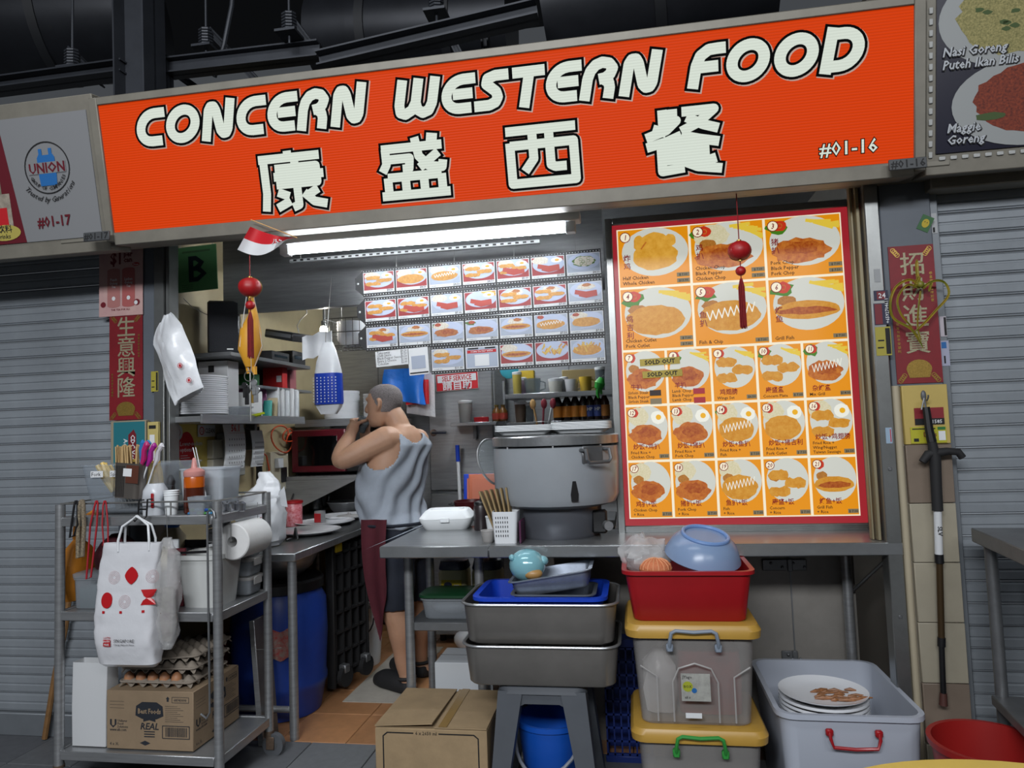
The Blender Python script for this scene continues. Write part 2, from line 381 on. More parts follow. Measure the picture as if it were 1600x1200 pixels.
LET = {
 'C': (.80, [[(.80, .85)] + arc(.5, .5, .35, .35, 90, 270) + [(.80, .15)]]),
 'O': (1.0, [arc(.5, .5, .35, .35, 0, 360, 28)]),
 'N': (.88, [[(.15, 0), (.15, .74), (.2, .84), (.29, .84), (.36, .74), (.54, .24), (.62, .16), (.7, .17), (.74, .27), (.74, 1)]]),
 'E': (.80, [[(.80, .85)] + arc(.5, .5, .35, .35, 90, 270) + [(.80, .15)], [(.3, .5), (.78, .5)]]),
 'R': (.84, [[(.14, 0), (.14, .5), (.18, .68), (.28, .81), (.42, .86), (.58, .82), (.68, .70), (.64, .56), (.54, .49), (.4, .47)], [(.5, .47), (.64, .38), (.68, .25), (.68, 0)]]),
 'W': (1.1, [[(.15, 1), (.15, .38), (.2, .2), (.33, .15), (.48, .24), (.55, .42), (.55, 1)], [(.55, .42), (.62, .24), (.76, .15), (.9, .2), (.96, .38), (.96, 1)]]),
 'S': (.78, [[(.74, .85), (.42, .85), (.25, .79), (.24, .66), (.36, .57), (.5, .46), (.56, .33), (.52, .21), (.38, .15), (.02, .15)]]),
 'T': (.76, [[(0, .85), (.76, .85)], [(.4, .85), (.4, 0)]]),
 'F': (.74, [[(.14, 0), (.14, .5), (.2, .72), (.36, .84), (.55, .85), (.74, .85)], [(.14, .46), (.64, .46)]]),
 'D': (.92, [[(.15, 0), (.15, 1)], [(.1, .85), (.42, .85)] + arc(.42, .5, .35, .35, 90, -90) + [(.1, .15)]]),
}
HZ = {
 '康': [[(.5, .9), (.5, 1.02)], [(.02, .9), (1, .9)], [(.1, .9), (.1, .3), (.06, -.01)], [(.27, .72), (.93, .72), (.93, .44), (.27, .44)], [(.24, .58), (1.04, .58)], [(.6, .84), (.6, .06), (.5, .02)],
        [(.28, .31), (.46, .22)], [(.25, .03), (.47, .14)], [(.93, .32), (.76, .22)], [(.7, .27), (.85, .1), (1.05, .04)]],
 '盛': [[(.04, .86), (.96, .86)], [(.1, .86), (.1, .6), (.03, .47)], [(.13, .68), (.46, .68), (.44, .5), (.34, .5)], [(.56, 1.02), (.6, .7), (.74, .52), (.94, .48), (.96, .6)], [(.9, .74), (.6, .5)], [(.74, 1.0), (.9, .97)],
        [(.1, .37), (.92, .37)], [(.1, .37), (.1, .06)], [(.37, .37), (.37, .06)], [(.65, .37), (.65, .06)], [(.92, .37), (.92, .06)], [(-.01, .06), (1.03, .06)]],
 '西': [[(.0, .94), (1.0, .94)], [(.05, .7), (.96, .7), (.96, .07), (.05, .07), (.05, .75)], [(.38, .94), (.38, .46), (.24, .26)], [(.62, .94), (.62, .34), (.68, .3), (.84, .3)]],
 '餐': [[(.26, 1.03), (.26, .8)], [(.26, .95), (.46, .95)], [(.2, .84), (.44, .84), (.3, .7), (.02, .6)], [(.12, .74), (.3, .66)], [(.52, .97), (.95, .97), (.74, .78), (.5, .66)], [(.58, .88), (.8, .74), (1.0, .66)],
        [(.5, .6), (.3, .52), (.02, .45)], [(.5, .6), (.74, .52), (1.0, .45)], [(.27, .46), (.8, .46), (.8, .22), (.27, .22)], [(.27, .34), (.8, .34)], [(.22, .46), (.22, .05), (.52, .08)], [(.45, .22), (.7, .08), (1.02, .02)], [(.95, .2), (.72, .13)]],
}
def strokes(pm, lines, x, z, sx, sz, shear, hw):
    for m, extra, y, dx, dz in pm:
        for ln in lines:
            closed = abs(ln[0][0]-ln[-1][0])+abs(ln[0][1]-ln[-1][1]) < 1e-6
            pts = [(x+(a+shear*b)*sx+dx, z+b*sz+dz) for a, b in ln]
            P_.line(m, pts+([pts[1]] if closed else []), hw+extra, y, extra if not closed else 0)
P_ = Print()
PASS = [(S_SH, .0098, -.0026, .0035, -.0035), (S_BK, .0088, -.0034, 0, 0), (S_WH, 0, -.0042, 0, 0)]
def word(t, x0, x1, z, h):
    tot = sum(LET[c][0] for c in t); gap = .05; s = (x1-x0-h*.2)/(tot+gap*(len(t)-1)); x = x0
    for c in t:
        strokes(PASS, LET[c][1], x, z, s, h, .2, .0185); x += s*(LET[c][0]+gap)
word('CONCERN', .135, 1.10, .310, .148); word('WESTERN', 1.18, 2.16, .305, .142); word('FOOD', 2.232, 2.822, .305, .145)
for c, x in zip('康盛西餐', (.632, 1.115, 1.592, 2.078)):
    PS = PASS; strokes(PS, HZ[c], x+.01, .03, .25, .21, -.02, .0162)
for m, b, y, d in ((S_BK, .06, -.0034, 0), (S_WH, .012, -.0042, 0)): P_.text(m, '#01-16', 2.66, .042, .062, b, y, 1.02)
P_.build('lettering', sg)
# small unit plates and neighbours' signs
def plate_sign(label, loc, txt):
    o = thing('unit_plate', label, 'sign', loc, rot=(TILT*.0, 0, 0)); MB().box((0, .004, 0), (.115, .008, .036), .002).build('plate', mat('grey_tape', '3f4143', .5), o)
    p = Print(); p.text(INK, txt, 0, -.012, .036, .012, -.0012, align='c'); p.build('lettering', o)
plate_sign('small grey unit number plate 01-17 on the sign frame by the drinks poster', at(153, 370, -.185)+Vector((0, -.01, 0)), '#01-17')
plate_sign('small grey unit number plate 01-16 on the sign frame by the right pillar', at(1417, 257, -.185)+Vector((0, -.01, 0)), '#01-16')
# left neighbour
ns = thing('neighbour_sign', 'unlit white neighbour sign with a blue gas cylinder emblem', 'sign', (-2.035, -.13, 2.14), rot=(TILT, 0, 0))
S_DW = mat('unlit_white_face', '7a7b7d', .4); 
MB().b2(-2.8, 0, .0, .12, -.06, .55, .003).build('body', CREAMFRAME, ns)
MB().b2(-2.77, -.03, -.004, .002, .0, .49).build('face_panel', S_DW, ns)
q = Print(); CX, CZ = -.235, .285
MAR = mat('maroon_print', '5a0f1c', .5); BLP = mat('blue_print', '1f5f9c', .5)
q.poly(MAR, [(-1.6, 0), (-.375, 0), (-.435, .49), (-1.6, .49)], -.005)
q.rect(mat('photo_field', '6d6a58', .6, 0, .4, 30), -.62, .19, -.46, .44, -.0055); q.rect(mat('photo_packet', '8d8477', .6, 0, .3, 40), -.58, .06, -.425, .2, -.006)
q.rect(REDINK, -.56, .075, -.445, .145, -.0065)
q.ell(mat('label_yellow', 'a5984a', .6), -.47, .045, .075, .032, y=-.007); q.text(INK, '装饮料', -.535, .048, .034, .01, -.0078); q.text(INK, 'n Drinks', -.535, .022, .026, .01, -.0078)
q.ring(INK, CX, CZ, .098, .103, 40, -.006)
q.poly(BLP, [(CX-.037, CZ-.07), (CX+.037, CZ-.07), (CX+.04, CZ-.03), (CX+.04, CZ+.04), (CX+.03, CZ+.055), (CX+.03, CZ+.075), (CX+.015, CZ+.075), (CX+.015, CZ+.05), (CX-.015, CZ+.05), (CX-.015, CZ+.075), (CX-.03, CZ+.075), (CX-.03, CZ+.055), (CX-.04, CZ+.04), (CX-.04, CZ-.03)], -.0065)
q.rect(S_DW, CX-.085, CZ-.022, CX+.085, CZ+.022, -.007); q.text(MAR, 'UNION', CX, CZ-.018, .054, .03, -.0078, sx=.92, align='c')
def arctext(p, m, body, cx, cz, r, a0, a1, size, y, bold=0, shear=0):
    n = len(body)
    for i, ch in enumerate(body):
        if ch == ' ': continue
        a = math.radians(a0+(a1-a0)*i/(n-1)); p.text(m, ch, cx+r*math.cos(a), cz+r*math.sin(a), size, bold, y, shear=shear, rot=a+PI/2, align='c')
arctext(q, INK, 'GROUP OF COMPANIES', CX, CZ, .088, 207, 333, .02, -.0075, .012); arctext(q, INK, 'Trusted by Generations', CX, CZ, .135, 218, 328, .03, -.0075, .004, .3)
q.text(MAR, '#01-17', CX, .055, .058, .02, -.0075, sx=.9, align='c'); q.build('lettering', ns)
# right neighbour
nr = thing('neighbour_sign', 'dark navy neighbour sign showing two plates of fried noodles and rice', 'sign', (1.005, -.13, 2.14), rot=(TILT, 0, 0))
MB().b2(0, 2.2, .0, .12, -.045, .62, .003).build('body', CREAMFRAME, nr)
eb = MB()
for k in range(14): eb.box((.014, -.004, .02+.035*k), (.012, .004, .02), .002)
for k in range(14): eb.box((.05+.035*k, -.004, .006), (.02, .004, .012), .002)
eb.build('led_strip', mat('led_strip_plastic', 'a7a8a6', .5), nr)
MB().b2(.03, 2.17, -.006, .002, .022, .6).build('face_panel', mat('navy_face', '0c0c22', .35), nr)
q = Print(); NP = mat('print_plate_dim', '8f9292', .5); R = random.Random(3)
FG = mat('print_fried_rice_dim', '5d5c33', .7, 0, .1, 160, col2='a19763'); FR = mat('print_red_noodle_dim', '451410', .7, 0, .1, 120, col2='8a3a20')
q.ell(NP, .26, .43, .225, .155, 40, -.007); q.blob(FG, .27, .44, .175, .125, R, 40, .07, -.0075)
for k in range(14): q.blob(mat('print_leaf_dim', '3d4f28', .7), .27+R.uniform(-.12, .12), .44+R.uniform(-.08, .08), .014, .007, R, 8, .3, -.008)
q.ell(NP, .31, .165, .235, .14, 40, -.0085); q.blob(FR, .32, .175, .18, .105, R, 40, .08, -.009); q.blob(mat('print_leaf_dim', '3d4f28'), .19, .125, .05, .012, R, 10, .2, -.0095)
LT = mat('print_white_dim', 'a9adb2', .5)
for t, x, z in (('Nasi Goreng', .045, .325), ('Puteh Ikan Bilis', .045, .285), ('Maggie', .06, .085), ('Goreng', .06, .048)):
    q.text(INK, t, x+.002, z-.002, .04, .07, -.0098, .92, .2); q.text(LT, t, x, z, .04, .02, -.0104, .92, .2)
q.build('lettering', nr)
# ================================================================ ROOF STEELWORK ABOVE THE SIGN
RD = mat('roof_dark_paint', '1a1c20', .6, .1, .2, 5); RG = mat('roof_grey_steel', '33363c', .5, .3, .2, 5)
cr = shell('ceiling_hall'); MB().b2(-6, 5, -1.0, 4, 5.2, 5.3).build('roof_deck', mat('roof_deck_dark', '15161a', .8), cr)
def beam(name, label, a, b, w_, h, mt=RG):
    a, b = Vector(a), Vector(b); d = b-a; M = Matrix.Translation(a) @ d.to_track_quat('X', 'Z').to_matrix().to_4x4(); L_ = d.length
    o = MB().b2(0, L_, -w_/2, w_/2, h/2-.008, h/2, 0, M).b2(0, L_, -w_/2, w_/2, -h/2, -h/2+.008, 0, M).b2(0, L_, -.006, .006, -h/2, h/2, 0, M).build(name, mt, cr)
    return o
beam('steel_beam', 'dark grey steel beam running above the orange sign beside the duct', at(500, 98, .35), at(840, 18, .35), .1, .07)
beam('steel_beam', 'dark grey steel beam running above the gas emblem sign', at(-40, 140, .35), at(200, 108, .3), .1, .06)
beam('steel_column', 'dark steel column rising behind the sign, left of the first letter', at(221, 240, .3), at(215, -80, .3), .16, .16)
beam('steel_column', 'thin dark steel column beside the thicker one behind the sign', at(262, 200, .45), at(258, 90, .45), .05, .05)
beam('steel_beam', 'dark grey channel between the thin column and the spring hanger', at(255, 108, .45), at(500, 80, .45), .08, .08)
def duct(label, a, b, r, n=32, bands=3):
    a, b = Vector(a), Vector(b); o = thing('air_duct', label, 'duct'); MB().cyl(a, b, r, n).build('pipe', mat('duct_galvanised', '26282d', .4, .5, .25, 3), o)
    for k in range(bands):
        p = a.lerp(b, (k+.7)/(bands+.4)); d = (b-a).normalized()*.025; MB().cyl(p-d, p+d, r+.012, n).build('band', RD, o)
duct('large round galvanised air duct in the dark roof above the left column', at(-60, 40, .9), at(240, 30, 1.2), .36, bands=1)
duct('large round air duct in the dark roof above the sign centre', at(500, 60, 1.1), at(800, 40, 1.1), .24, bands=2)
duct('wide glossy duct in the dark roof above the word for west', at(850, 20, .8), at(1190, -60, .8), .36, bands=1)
def spring(label, px, py, Y=.36):
    p = at(px, py, Y); o = thing('spring_hanger', label, 'hanger', p); pts = []
    for i in range(49): a = i/48*6*2*PI; pts.append((.03*math.cos(a), .03*math.sin(a), .0+.09*i/48))
    MB().tube(pts, .007, 6).build('coil', RG, o); MB().cyl((0, 0, -.05), (0, 0, .6), .006, 8).build('rod', RG, o)
    MB().b2(-.05, .05, -.05, .05, -.012, 0).build('plate', RG, o)
spring('coil spring pipe hanger above the sign, leftmost', 113, 108); spring('coil spring pipe hanger above the thin column', 322, 75, .5); spring('coil spring pipe hanger above the third word start', 452, 52); spring('coil spring pipe hanger above the sign centre', 682, 20)
def brace(label, p, q_, w_=.06): 
    beam('steel_brace', label, p, q_, w_, .035, RG)
brace('diagonal dark steel brace left of the sign column', at(110, 80, .5), at(160, 130, .5)); brace('diagonal dark steel brace above the first word', at(330, 50, .7), at(405, 130, .7)); brace('short diagonal dark brace by the thin column', at(268, 110, .6), at(310, 140, .6))
brace('diagonal dark steel brace over the second word', at(462, 38, .6), at(515, 110, .6), .09); brace('diagonal dark steel brace near the sign centre', at(690, 30, .6), at(720, 90, .6)); brace('dark upright steel bracket over the second word end', at(760, 80, .5), at(755, 30, .5))
MB().tube([at(335, 120, .62), at(350, 70, .62), at(362, 10, .62), at(366, -40, .62)], .012, 8).build('flexible_conduit', RG, tagged=('thin ribbed conduit rising through the dark roof', 'conduit'))
# ================================================================ KITCHEN FITTINGS
# light fitting
LF = thing('fluorescent_light', 'bright white fluorescent batten light under the sign over the man', 'light', (-.80, .115, 2.085))
MB().b2(-.64, .64, -.035, .035, .022, .06, .004).b2(-.5, -.47, -.01, .01, .06, .36).b2(.47, .5, -.01, .01, .06, .36).build('housing', mat('lamp_housing', 'd8dadc', .4), LF)
MB().cyl((-.6, 0, 0), (.6, 0, 0), .016, 16).build('tube', mat('lamp_tube', 'f4faff', .4, emis=26), LF)
for s_ in (-1, 1): MB().b2(s_*.6-.02, s_*.6+.02, -.022, .022, -.02, .03, .004).build('lamp_holder', WHITE, LF)
LF_FILL = thing('fluorescent_light', 'added unseen fill tube behind the hood front brightening the kitchen', 'light', (-.85, 1.32, 2.22), PI/2)  # added tube, hidden above the hood edge, to brighten the kitchen and left wall
MB().b2(-.64, .64, -.035, .035, .022, .12, .004).b2(-.5, -.47, -.01, .01, .12, .2).b2(.47, .5, -.01, .01, .12, .2).build('housing', mat('lamp_housing', 'd8dadc'), LF_FILL); MB().cyl((-.6, 0, 0), (.6, 0, 0), .016, 16).build('tube', mat('fill_tube_rear', 'f4faff', .4, emis=110), LF_FILL)
# stainless hood front behind the tube, with hanging rail
hd = thing('hood_panel', 'stainless steel extractor hood front behind the fluorescent light', 'hood', (0, 0, 0))
MB().b2(-2.0, -.09, .62, .64, 1.93, 2.42).build('front_panel', STEEL, hd)
MB().b2(-1.46, -.09, .60, .62, 1.93, 1.955, .002).build('lip', STEEL, hd)
rl = MB(); rl.b2(-1.5, -.35, .34, .36, 2.095, 2.112, .002)
rail = thing('hanging_rail', 'slotted white metal rail hanging under the fluorescent light', 'rail', (0, 0, 0)); rl.build('bar', mat('slotted_rail', 'b9bcbe', .4, .4), rail)
sl = MB()
for k in range(34): sl.b2(-1.48+.033*k, -1.465+.033*k, .3385, .3405, 2.10, 2.107)
sl.build('slots', BLACK, rail)
for x in (-1.45, -.4): MB().cyl((x, .35, 2.11), (x, .35, 2.42), .003, 6).build('hanger', WIRE, rail)
# overhead steel channels at the left
for k, (px0, py0, px1, py1, Y, lab) in enumerate(((262, 470, 560, 452, 1.3, 'grey steel duct channel under the hood at the upper left'), (262, 425, 470, 405, 1.0, 'dark steel channel crossing behind the green letter sign'))):
    a, b = at(px0, py0, Y), at(px1, py1, Y)
    b = Vector((max(b.x, a.x+.5), b.y, a.z)); MB().b2(LW, b.x, Y-.05, Y+.12, a.z-.06, a.z+.06, .006).build('overhead_channel', STEELD, tagged=(lab, 'channel'))
# left wall shelves
sh1 = thing('wall_shelf', 'long stainless wall shelf holding plates and papers on the left wall', 'shelf', (0, 0, 0))
MB().b2(LW, -1.88, .24, 1.25, 1.385, 1.412, .002).build('board', STEEL, sh1); MB().b2(-1.884, -1.876, .24, 1.25, 1.378, 1.42, .001).build('lip', STEEL, sh1)
for y in (.34, 1.1): MB().b2(LW, -2.1, y-.012, y+.012, 1.24, 1.385, .002).build('bracket', STEELD, sh1)
sh2 = thing('wall_shelf', 'upper perforated steel shelf holding the black speaker and players', 'shelf', (0, 0, 0))
MB().b2(LW, -1.86, .45, 1.3, 1.70, 1.72, .002).build('board', STEELD, sh2)
for y in (.6, 1.2): MB().b2(LW, -2.08, y-.01, y+.01, 1.6, 1.7, .002).build('bracket', STEELD, sh2)
sh3 = thing('wall_shelf', 'short middle shelf with small boxes behind the hanging keys', 'shelf', (0, 0, 0))
MB().b2(LW, -1.9, .75, 1.4, 1.565, 1.58, .002).build('board', STEEL, sh3); MB().b2(LW, -2.1, 1.1, 1.12, 1.48, 1.565).build('bracket', STEELD, sh3)
sh4 = thing('wall_shelf', 'steel shelf holding stacked plates deep in the kitchen behind the man', 'shelf', (0, 0, 0))
MB().b2(-2.12, -1.45, 1.62, 1.98, 1.37, 1.40, .002).build('board', STEEL, sh4); MB().b2(-2.12, -1.45, 1.615, 1.625, 1.365, 1.41).build('lip', STEEL, sh4)
for x in (-2.0, -1.55): MB().b2(x-.01, x+.01, 1.9, BW, 1.25, 1.37).build('bracket', STEELD, sh4)
# plates
def plate_mesh(r, h=.018):
    return MB().lathe([(r*.55, 0), (r*.6, 0), (r*.72, h*.25), (r*.97, h*.62), (r, h*.68), (r, h+.0015), (r*.985, h+.002), (r*.74, h*.5), (r*.62, h*.3)], n=32).mesh('plate', PORC)
pm13 = plate_mesh(.135); pm11 = plate_mesh(.115)
def stack(me, n, c, dz, label, group, jit=.002):
    for k in range(n):
        o = bpy.data.objects.new('plate', me); COL.objects.link(o); o.location = (c[0]+rnd.uniform(-jit, jit), c[1]+rnd.uniform(-jit, jit), c[2]+k*dz); tag(o, label, 'plate', group)
stack(pm13, 19, (-2.015, .42, 1.413), .0095, 'white plate in the tall stack beside the hanging white bags', 'plates stacked on the long wall shelf')
stack(pm11, 17, (-1.60, 1.78, 1.401), .009, 'white plate in the stack just left of the man head', 'plates stacked behind the man')
stack(pm11, 20, (-1.87, 1.78, 1.401), .009, 'white plate in the shaded stack behind the blue dotted bag', 'plates stacked behind the blue bag')
# hanging white bag bundle on the left jamb
def bag_bundle(n):
    o = thing('plastic_bag_bundle', 'thick bundle of folded white carrier bags hanging at the left jamb', 'bags', at(258, 487, .12))
    base = at(258, 487, .12)
    for k in range(n):
        a, b = at(262, 490, .12), at(304, 612, .12); a -= base; b -= base
        ax = (b-a); sd = Vector((.06, 0, .045)) 
        def fn(u, v, a=a, ax=ax, k=k):
            wd = .014+.05*min(1, v*5)**.7; p = a+ax*v+Vector((.89, 0, .34)).normalized()*(u-.62)*wd*2+Vector((-.015*k, 0, -.006*k))
            return p+Vector((0, .014*k+.007*math.sin(9*v+3*u+k)-.03*math.sin(PI*v)*math.sin(PI*u)+.006*noise.noise((u*4, v*7, k)), 0))
        MB().sheet(fn, 12, 24, .004).build('folded_bag', THINBAG, o)
    p = Print()
    for px, py in ((281, 571), (295, 594)):
        c = at(px, py, .085)-base; p.ring(REDINK, c.x, c.z, .009, .0115, 20, c.y); p.ell(REDINK, c.x, c.z, .006, .007, 10, c.y)
    p.build('printed_emblem', o); return o
bag_bundle(5)
# green letter board
gb = thing('letter_sign', 'square dark green sign with a large letter B hanging at the left', 'sign', at(275, 388, .40), rot=(0, math.radians(-2), 0)); sc_ = mpp(gb.location); W_ = 68*sc_
MB().b2(0, W_, 0, .006, -71*sc_, 0, .002).build('panel', mat('green_board', '4c7c50', .3), gb); p = Print()
p.text(mat('navy_print', '0c1820', .4), 'B', W_*.5, -55*sc_, 56*sc_, .02, -.001, 1.05, align='c'); p.rect(mat('green_print', '3c5c3c', .5), W_*.15, -10*sc_, W_*.85, -7*sc_, -.001)
for k in range(3): p.rect(mat('green_print', '3c5c3c'), W_*.12, -(61+3*k)*sc_, W_*.4, -(60+3*k)*sc_, -.001)
p.build('lettering', gb); MB().tube([(W_*.1, .003, 0), (W_*.1, .02, .3)], .0015, 6).tube([(W_*.9, .003, 0), (W_*.9, .02, .3)], .0015, 6).build('wire', WIRE, gb)
# speaker and boxes on the upper shelf
sp = thing('loudspeaker', 'black tilted loudspeaker below the green letter sign', 'speaker', (-2.02, .66, 1.722), .5); MB().box((0, 0, .14), (.15, .16, .27), .01).build('cabinet', BLACK, sp); MB().box((0, -.082, .14), (.135, .004, .25), .004).build('grille', mat('speaker_cloth', '1d1f24', .9, bump=.3, bscale=400), sp)
MB().box((.03, -.085, .03), (.03, .002, .006)).build('badge', ALU, sp)
for i, (y, w_, h, lab) in enumerate(((.98, .2, .05, 'flat black player box on the upper shelf right of the speaker'), (1.2, .16, .075, 'small black decoder on the upper shelf deeper in'))):
    o = thing('media_player', lab, 'electronics', (-2.0, y, 1.722)); MB().box((0, 0, h/2), (.24, w_, h), .004).build('case', BLACK, o); MB().box((.121, 0, h*.5), (.003, w_*.7, h*.25)).build('display', mat('display_dark', '23303a', .2), o)
rb = thing('card_reader', 'long dark till drawer unit jutting out from the upper shelf', 'electronics', at(414, 520, .85), rot=(0, math.radians(12), math.radians(-20)))
MB().box((.09, .08, 0), (.21, .14, .045), .005).build('case', mat('charcoal_plastic', '26282c', .35), rb); MB().box((.09, .008, .002), (.19, .004, .02), .001).build('front_strip', mat('strip_grey', '6d7075', .35), rb)
# boxes on shelves
def carton(name, label, c, d, col, cat='box', rz=0, marks=()):
    o = thing(name, label, cat, c, rz); MB().box((0, 0, d[2]/2), d, .002).build('body', mat('carton_'+col, col, .6), o)
    MB().b2(-d[0]/2, d[0]/2, -.003, .003, d[2]-.0005, d[2]+.0008).build('lid_seam', mat('seam_grey', '77787a', .7), o)
    if marks:
        p = Print()
        for m, x0, z0, x1, z1 in marks: p.rect(m, (x0-.5)*d[0], z0*d[2], (x1-.5)*d[0], z1*d[2], -d[1]/2-.001)
        p.build('print', o)
    return o
carton('paper_box', 'white paper box with a black mark behind the stacked plates', (-2.03, .62, 1.413), (.16, .1, .28), 'c9cacc', marks=((INK, .35, .8, .55, .92), (INK, .6, .35, .72, .42)))
carton('small_box', 'red small carton on the middle shelf', (-1.99, 1.12, 1.581), (.12, .06, .12), 'b01818', marks=((PAPER, .7, .3, .95, .6),)); carton('small_box', 'green small carton on the middle shelf', (-2.03, .9, 1.581), (.1, .06, .07), '1f5a2a')
carton('small_box', 'pink box standing above the hanging papers', (-2.05, 1.3, 1.581), (.16, .08, .17), '9c5a60')
# papers and phone on the long shelf
def slab(name, label, cat, c, d, m, rz=0, rx=0, bev=.003):
    o = thing(name, label, cat, c, rot=(rx, 0, rz)); MB().box((0, 0, d[2]/2), d, bev).build('body', m, o); MB().box((0, -d[1]/2-.0006, d[2]*.5), (d[0]*.86, .001, d[2]*.86)).build('cover', m, o); return o
slab('note_card', 'white card standing on the long shelf behind the hanging keys', 'card', (-1.94, .75, 1.414), (.13, .01, .13), PAPER, .3)
slab('mobile_phone', 'teal phone leaning on the long shelf', 'phone', (-1.90, .86, 1.414), (.045, .012, .09), mat('teal_plastic', '3fa39a', .35), .2, -.15)
slab('mobile_phone', 'beige phone case leaning beside the teal phone', 'phone', (-1.90, .915, 1.414), (.05, .014, .105), mat('beige_case', 'a89a78', .5), .2, -.12)
slab('file_folder', 'translucent purple file folder on the long shelf', 'folder', (-2.02, .9, 1.414), (.17, .02, .16), mat('purple_film', '8c4a7c', .3, clear=.25), .35)
for k in range(5): slab('paper_bundle', ['bundle of white papers in clear plastic, nearest the purple folder', 'second bundle of papers from the purple folder', 'third bundle of papers from the purple folder', 'fourth bundle of papers from the purple folder', 'outermost paper bundle near the shelf end'][k], 'papers', (-1.95+.004*k, .97+.05*k, 1.414), (.11, .03, .165-.006*(k % 3)), PAPER if k % 2 else mat('plastic_sleeve', 'cfd4d8', .2, bump=.3, bscale=30), .25, -.05)
MB().sheet(lambda u, v: (-1.93+.04*u+.07*(v), .72-.02+.01*math.sin(5*u), 1.412+.002+.012*v), 4, 2, .01).build('highlighter_pen', mat('lime_pen', 'c2d02a', .4), tagged=('lime green highlighter lying at the long shelf edge', 'pen'))
o = thing('food_container', 'small clear lidless container on the long shelf beside the plates', 'container', (-1.93, .62, 1.413)); tub(MB(), .11, .1, .05, .01, .85).build('body', CLEARP, o)
# --------------------------- left wall panel
def wallrect(x): return lambda px, py: atx(px, py, x)
wv = wallrect(LW+.004)
def on_left_wall(name, label, cat, px0, py0, px1, py1, th, m, X=LW):
    a, b = atx(px0, py0, X+th), atx(px1, py1, X+th)
    o = thing(name, label, cat, (X, min(a.y, b.y), min(a.z, b.z))); W_, H_ = abs(a.y-b.y), abs(a.z-b.z)
    return o, W_, H_
def wall_print(o, th):      # a Print whose x runs along +Y and which faces +X
    q = Print(); q.finish = lambda n='print': q.build(n, o, (th, 0, 0), (0, 0, PI/2)); return q
o, W_, H_ = on_left_wall('health_poster', 'pale yellow poster board with a red oval notice on the left wall', 'poster', 258, 655, 336, 742, .006, None)
MB().b2(0, .006, 0, W_, 0, H_, .001).build('board', mat('yellow_poster', 'd3bd62', .5, 0, .05, 5), o)
q = wall_print(o, .006); q.ell(REDINK, W_*.40, H_*.49, W_*.16, H_*.30, 32); q.ell(PAPER, W_*.24, H_*.78, W_*.085, H_*.13, 24); q.ring(REDINK, W_*.24, H_*.78, .014, .017, 20)
q.text(PAPER, 'Lower-sodium', W_*.27, H_*.55, .031, .01); q.text(PAPER, 'options', W_*.27, H_*.45, .031, .01); q.rect(PAPER, W_*.28, H_*.38, W_*.42, H_*.39); q.rect(PAPER, W_*.28, H_*.34, W_*.46, H_*.35); q.poly(REDINK, [(W_*.22, H_*.74), (W_*.26, H_*.74), (W_*.24, H_*.84)]); q.finish()
o, W_, H_ = on_left_wall('sticker_sign', 'white SG CLEAN sign above the yellow poster', 'sign', 310, 664, 337, 682, .005, None, LW+.012)
MB().b2(0, .003, 0, W_, 0, H_).build('panel', PAPER, o); q = wall_print(o, .003); q.ring(REDINK, W_*.2, H_*.5, .016, .021, 20); q.text(REDINK, 'SG', W_*.2, H_*.36, .022, .01, align='c'); q.text(INK, 'CLEAN', W_*.38, H_*.32, .034, .008, sx=.8); q.finish()
for i, (a, b, lab) in enumerate((((333, 687, 358, 715), 1, 'white isolator switch with a red rocker on the left wall'), ((333, 718, 358, 744), 0, 'white double socket box under the isolator switch'))):
    o, W_, H_ = on_left_wall('wall_switch', lab, 'switch', *a, .04, None); MB().b2(0, .04, 0, W_, 0, H_, .004).build('plate', mat('switch_white', 'c7c4b8', .4), o)
    MB().b2(.04, .047, W_*(.62 if b else .2), W_*.8, H_*.42, H_*.6, .002).build('rocker', RED if b else WHITE, o)
o, W_, H_ = on_left_wall('junction_box', 'grey wall trunking box behind the calendars', 'box', 359, 676, 384, 742, .08, None); MB().b2(0, .08, 0, W_, 0, H_, .006).build('case', mat('grey_trunk', '9a9a94', .5), o); MB().b2(.08, .084, W_*.1, W_*.9, H_*.1, H_*.9, .001).build('cover', mat('grey_trunk2', '8b8b86', .5), o)
for (a, lab, red) in (((376, 662, 406, 730), 'wall calendar with a red heading hanging under the shelf', 1), ((417, 672, 434, 727), 'second smaller calendar sheet right of the first one', 0)):
    o, W_, H_ = on_left_wall('wall_calendar', lab, 'calendar', *a, .1, None, LW+.1)
    MB().sheet(lambda u, v, W_=W_, H_=H_: (.012*math.sin(PI*v)+.004*u, W_*u, H_*v), 3, 8, .004).build('sheets', PAPER, o)
    q = wall_print(o, .024)
    if red: q.text(REDINK, '56.1', W_*.2, H_*.84, .05, .02); q.rect(REDINK, W_*.05, H_*.8, W_*.95, H_*.805)
    for r_ in range(5):
        for c_ in range(7): q.rect(mat('pencil_grey', '85878a', .8), W_*(.08+.125*c_), H_*(.12+.13*r_), W_*(.08+.125*c_)+.009, H_*(.12+.13*r_)+.01)
    q.rect(INK, W_*.2, H_*.04, W_*.8, H_*.06); q.finish()
    MB().cyl((0, W_*.5, H_), (-.08, W_*.5, H_+.02), .003, 6).build('hanger', WIRE, o)
pts = []
for i in range(60):
    a = i/59*2.6*2*PI; r_ = .055+.035*math.sin(i*.11); pts.append((LW+.04+.01*math.sin(i*.5), 1.42+r_*math.cos(a)*1.5+.003*i, 1.30+r_*math.sin(a)))
MB().tube(pts, .0045, 6).build('coiled_cable', mat('orange_cable', 'd0502a', .45), tagged=('loosely coiled orange cable hanging on the left wall', 'cable'))
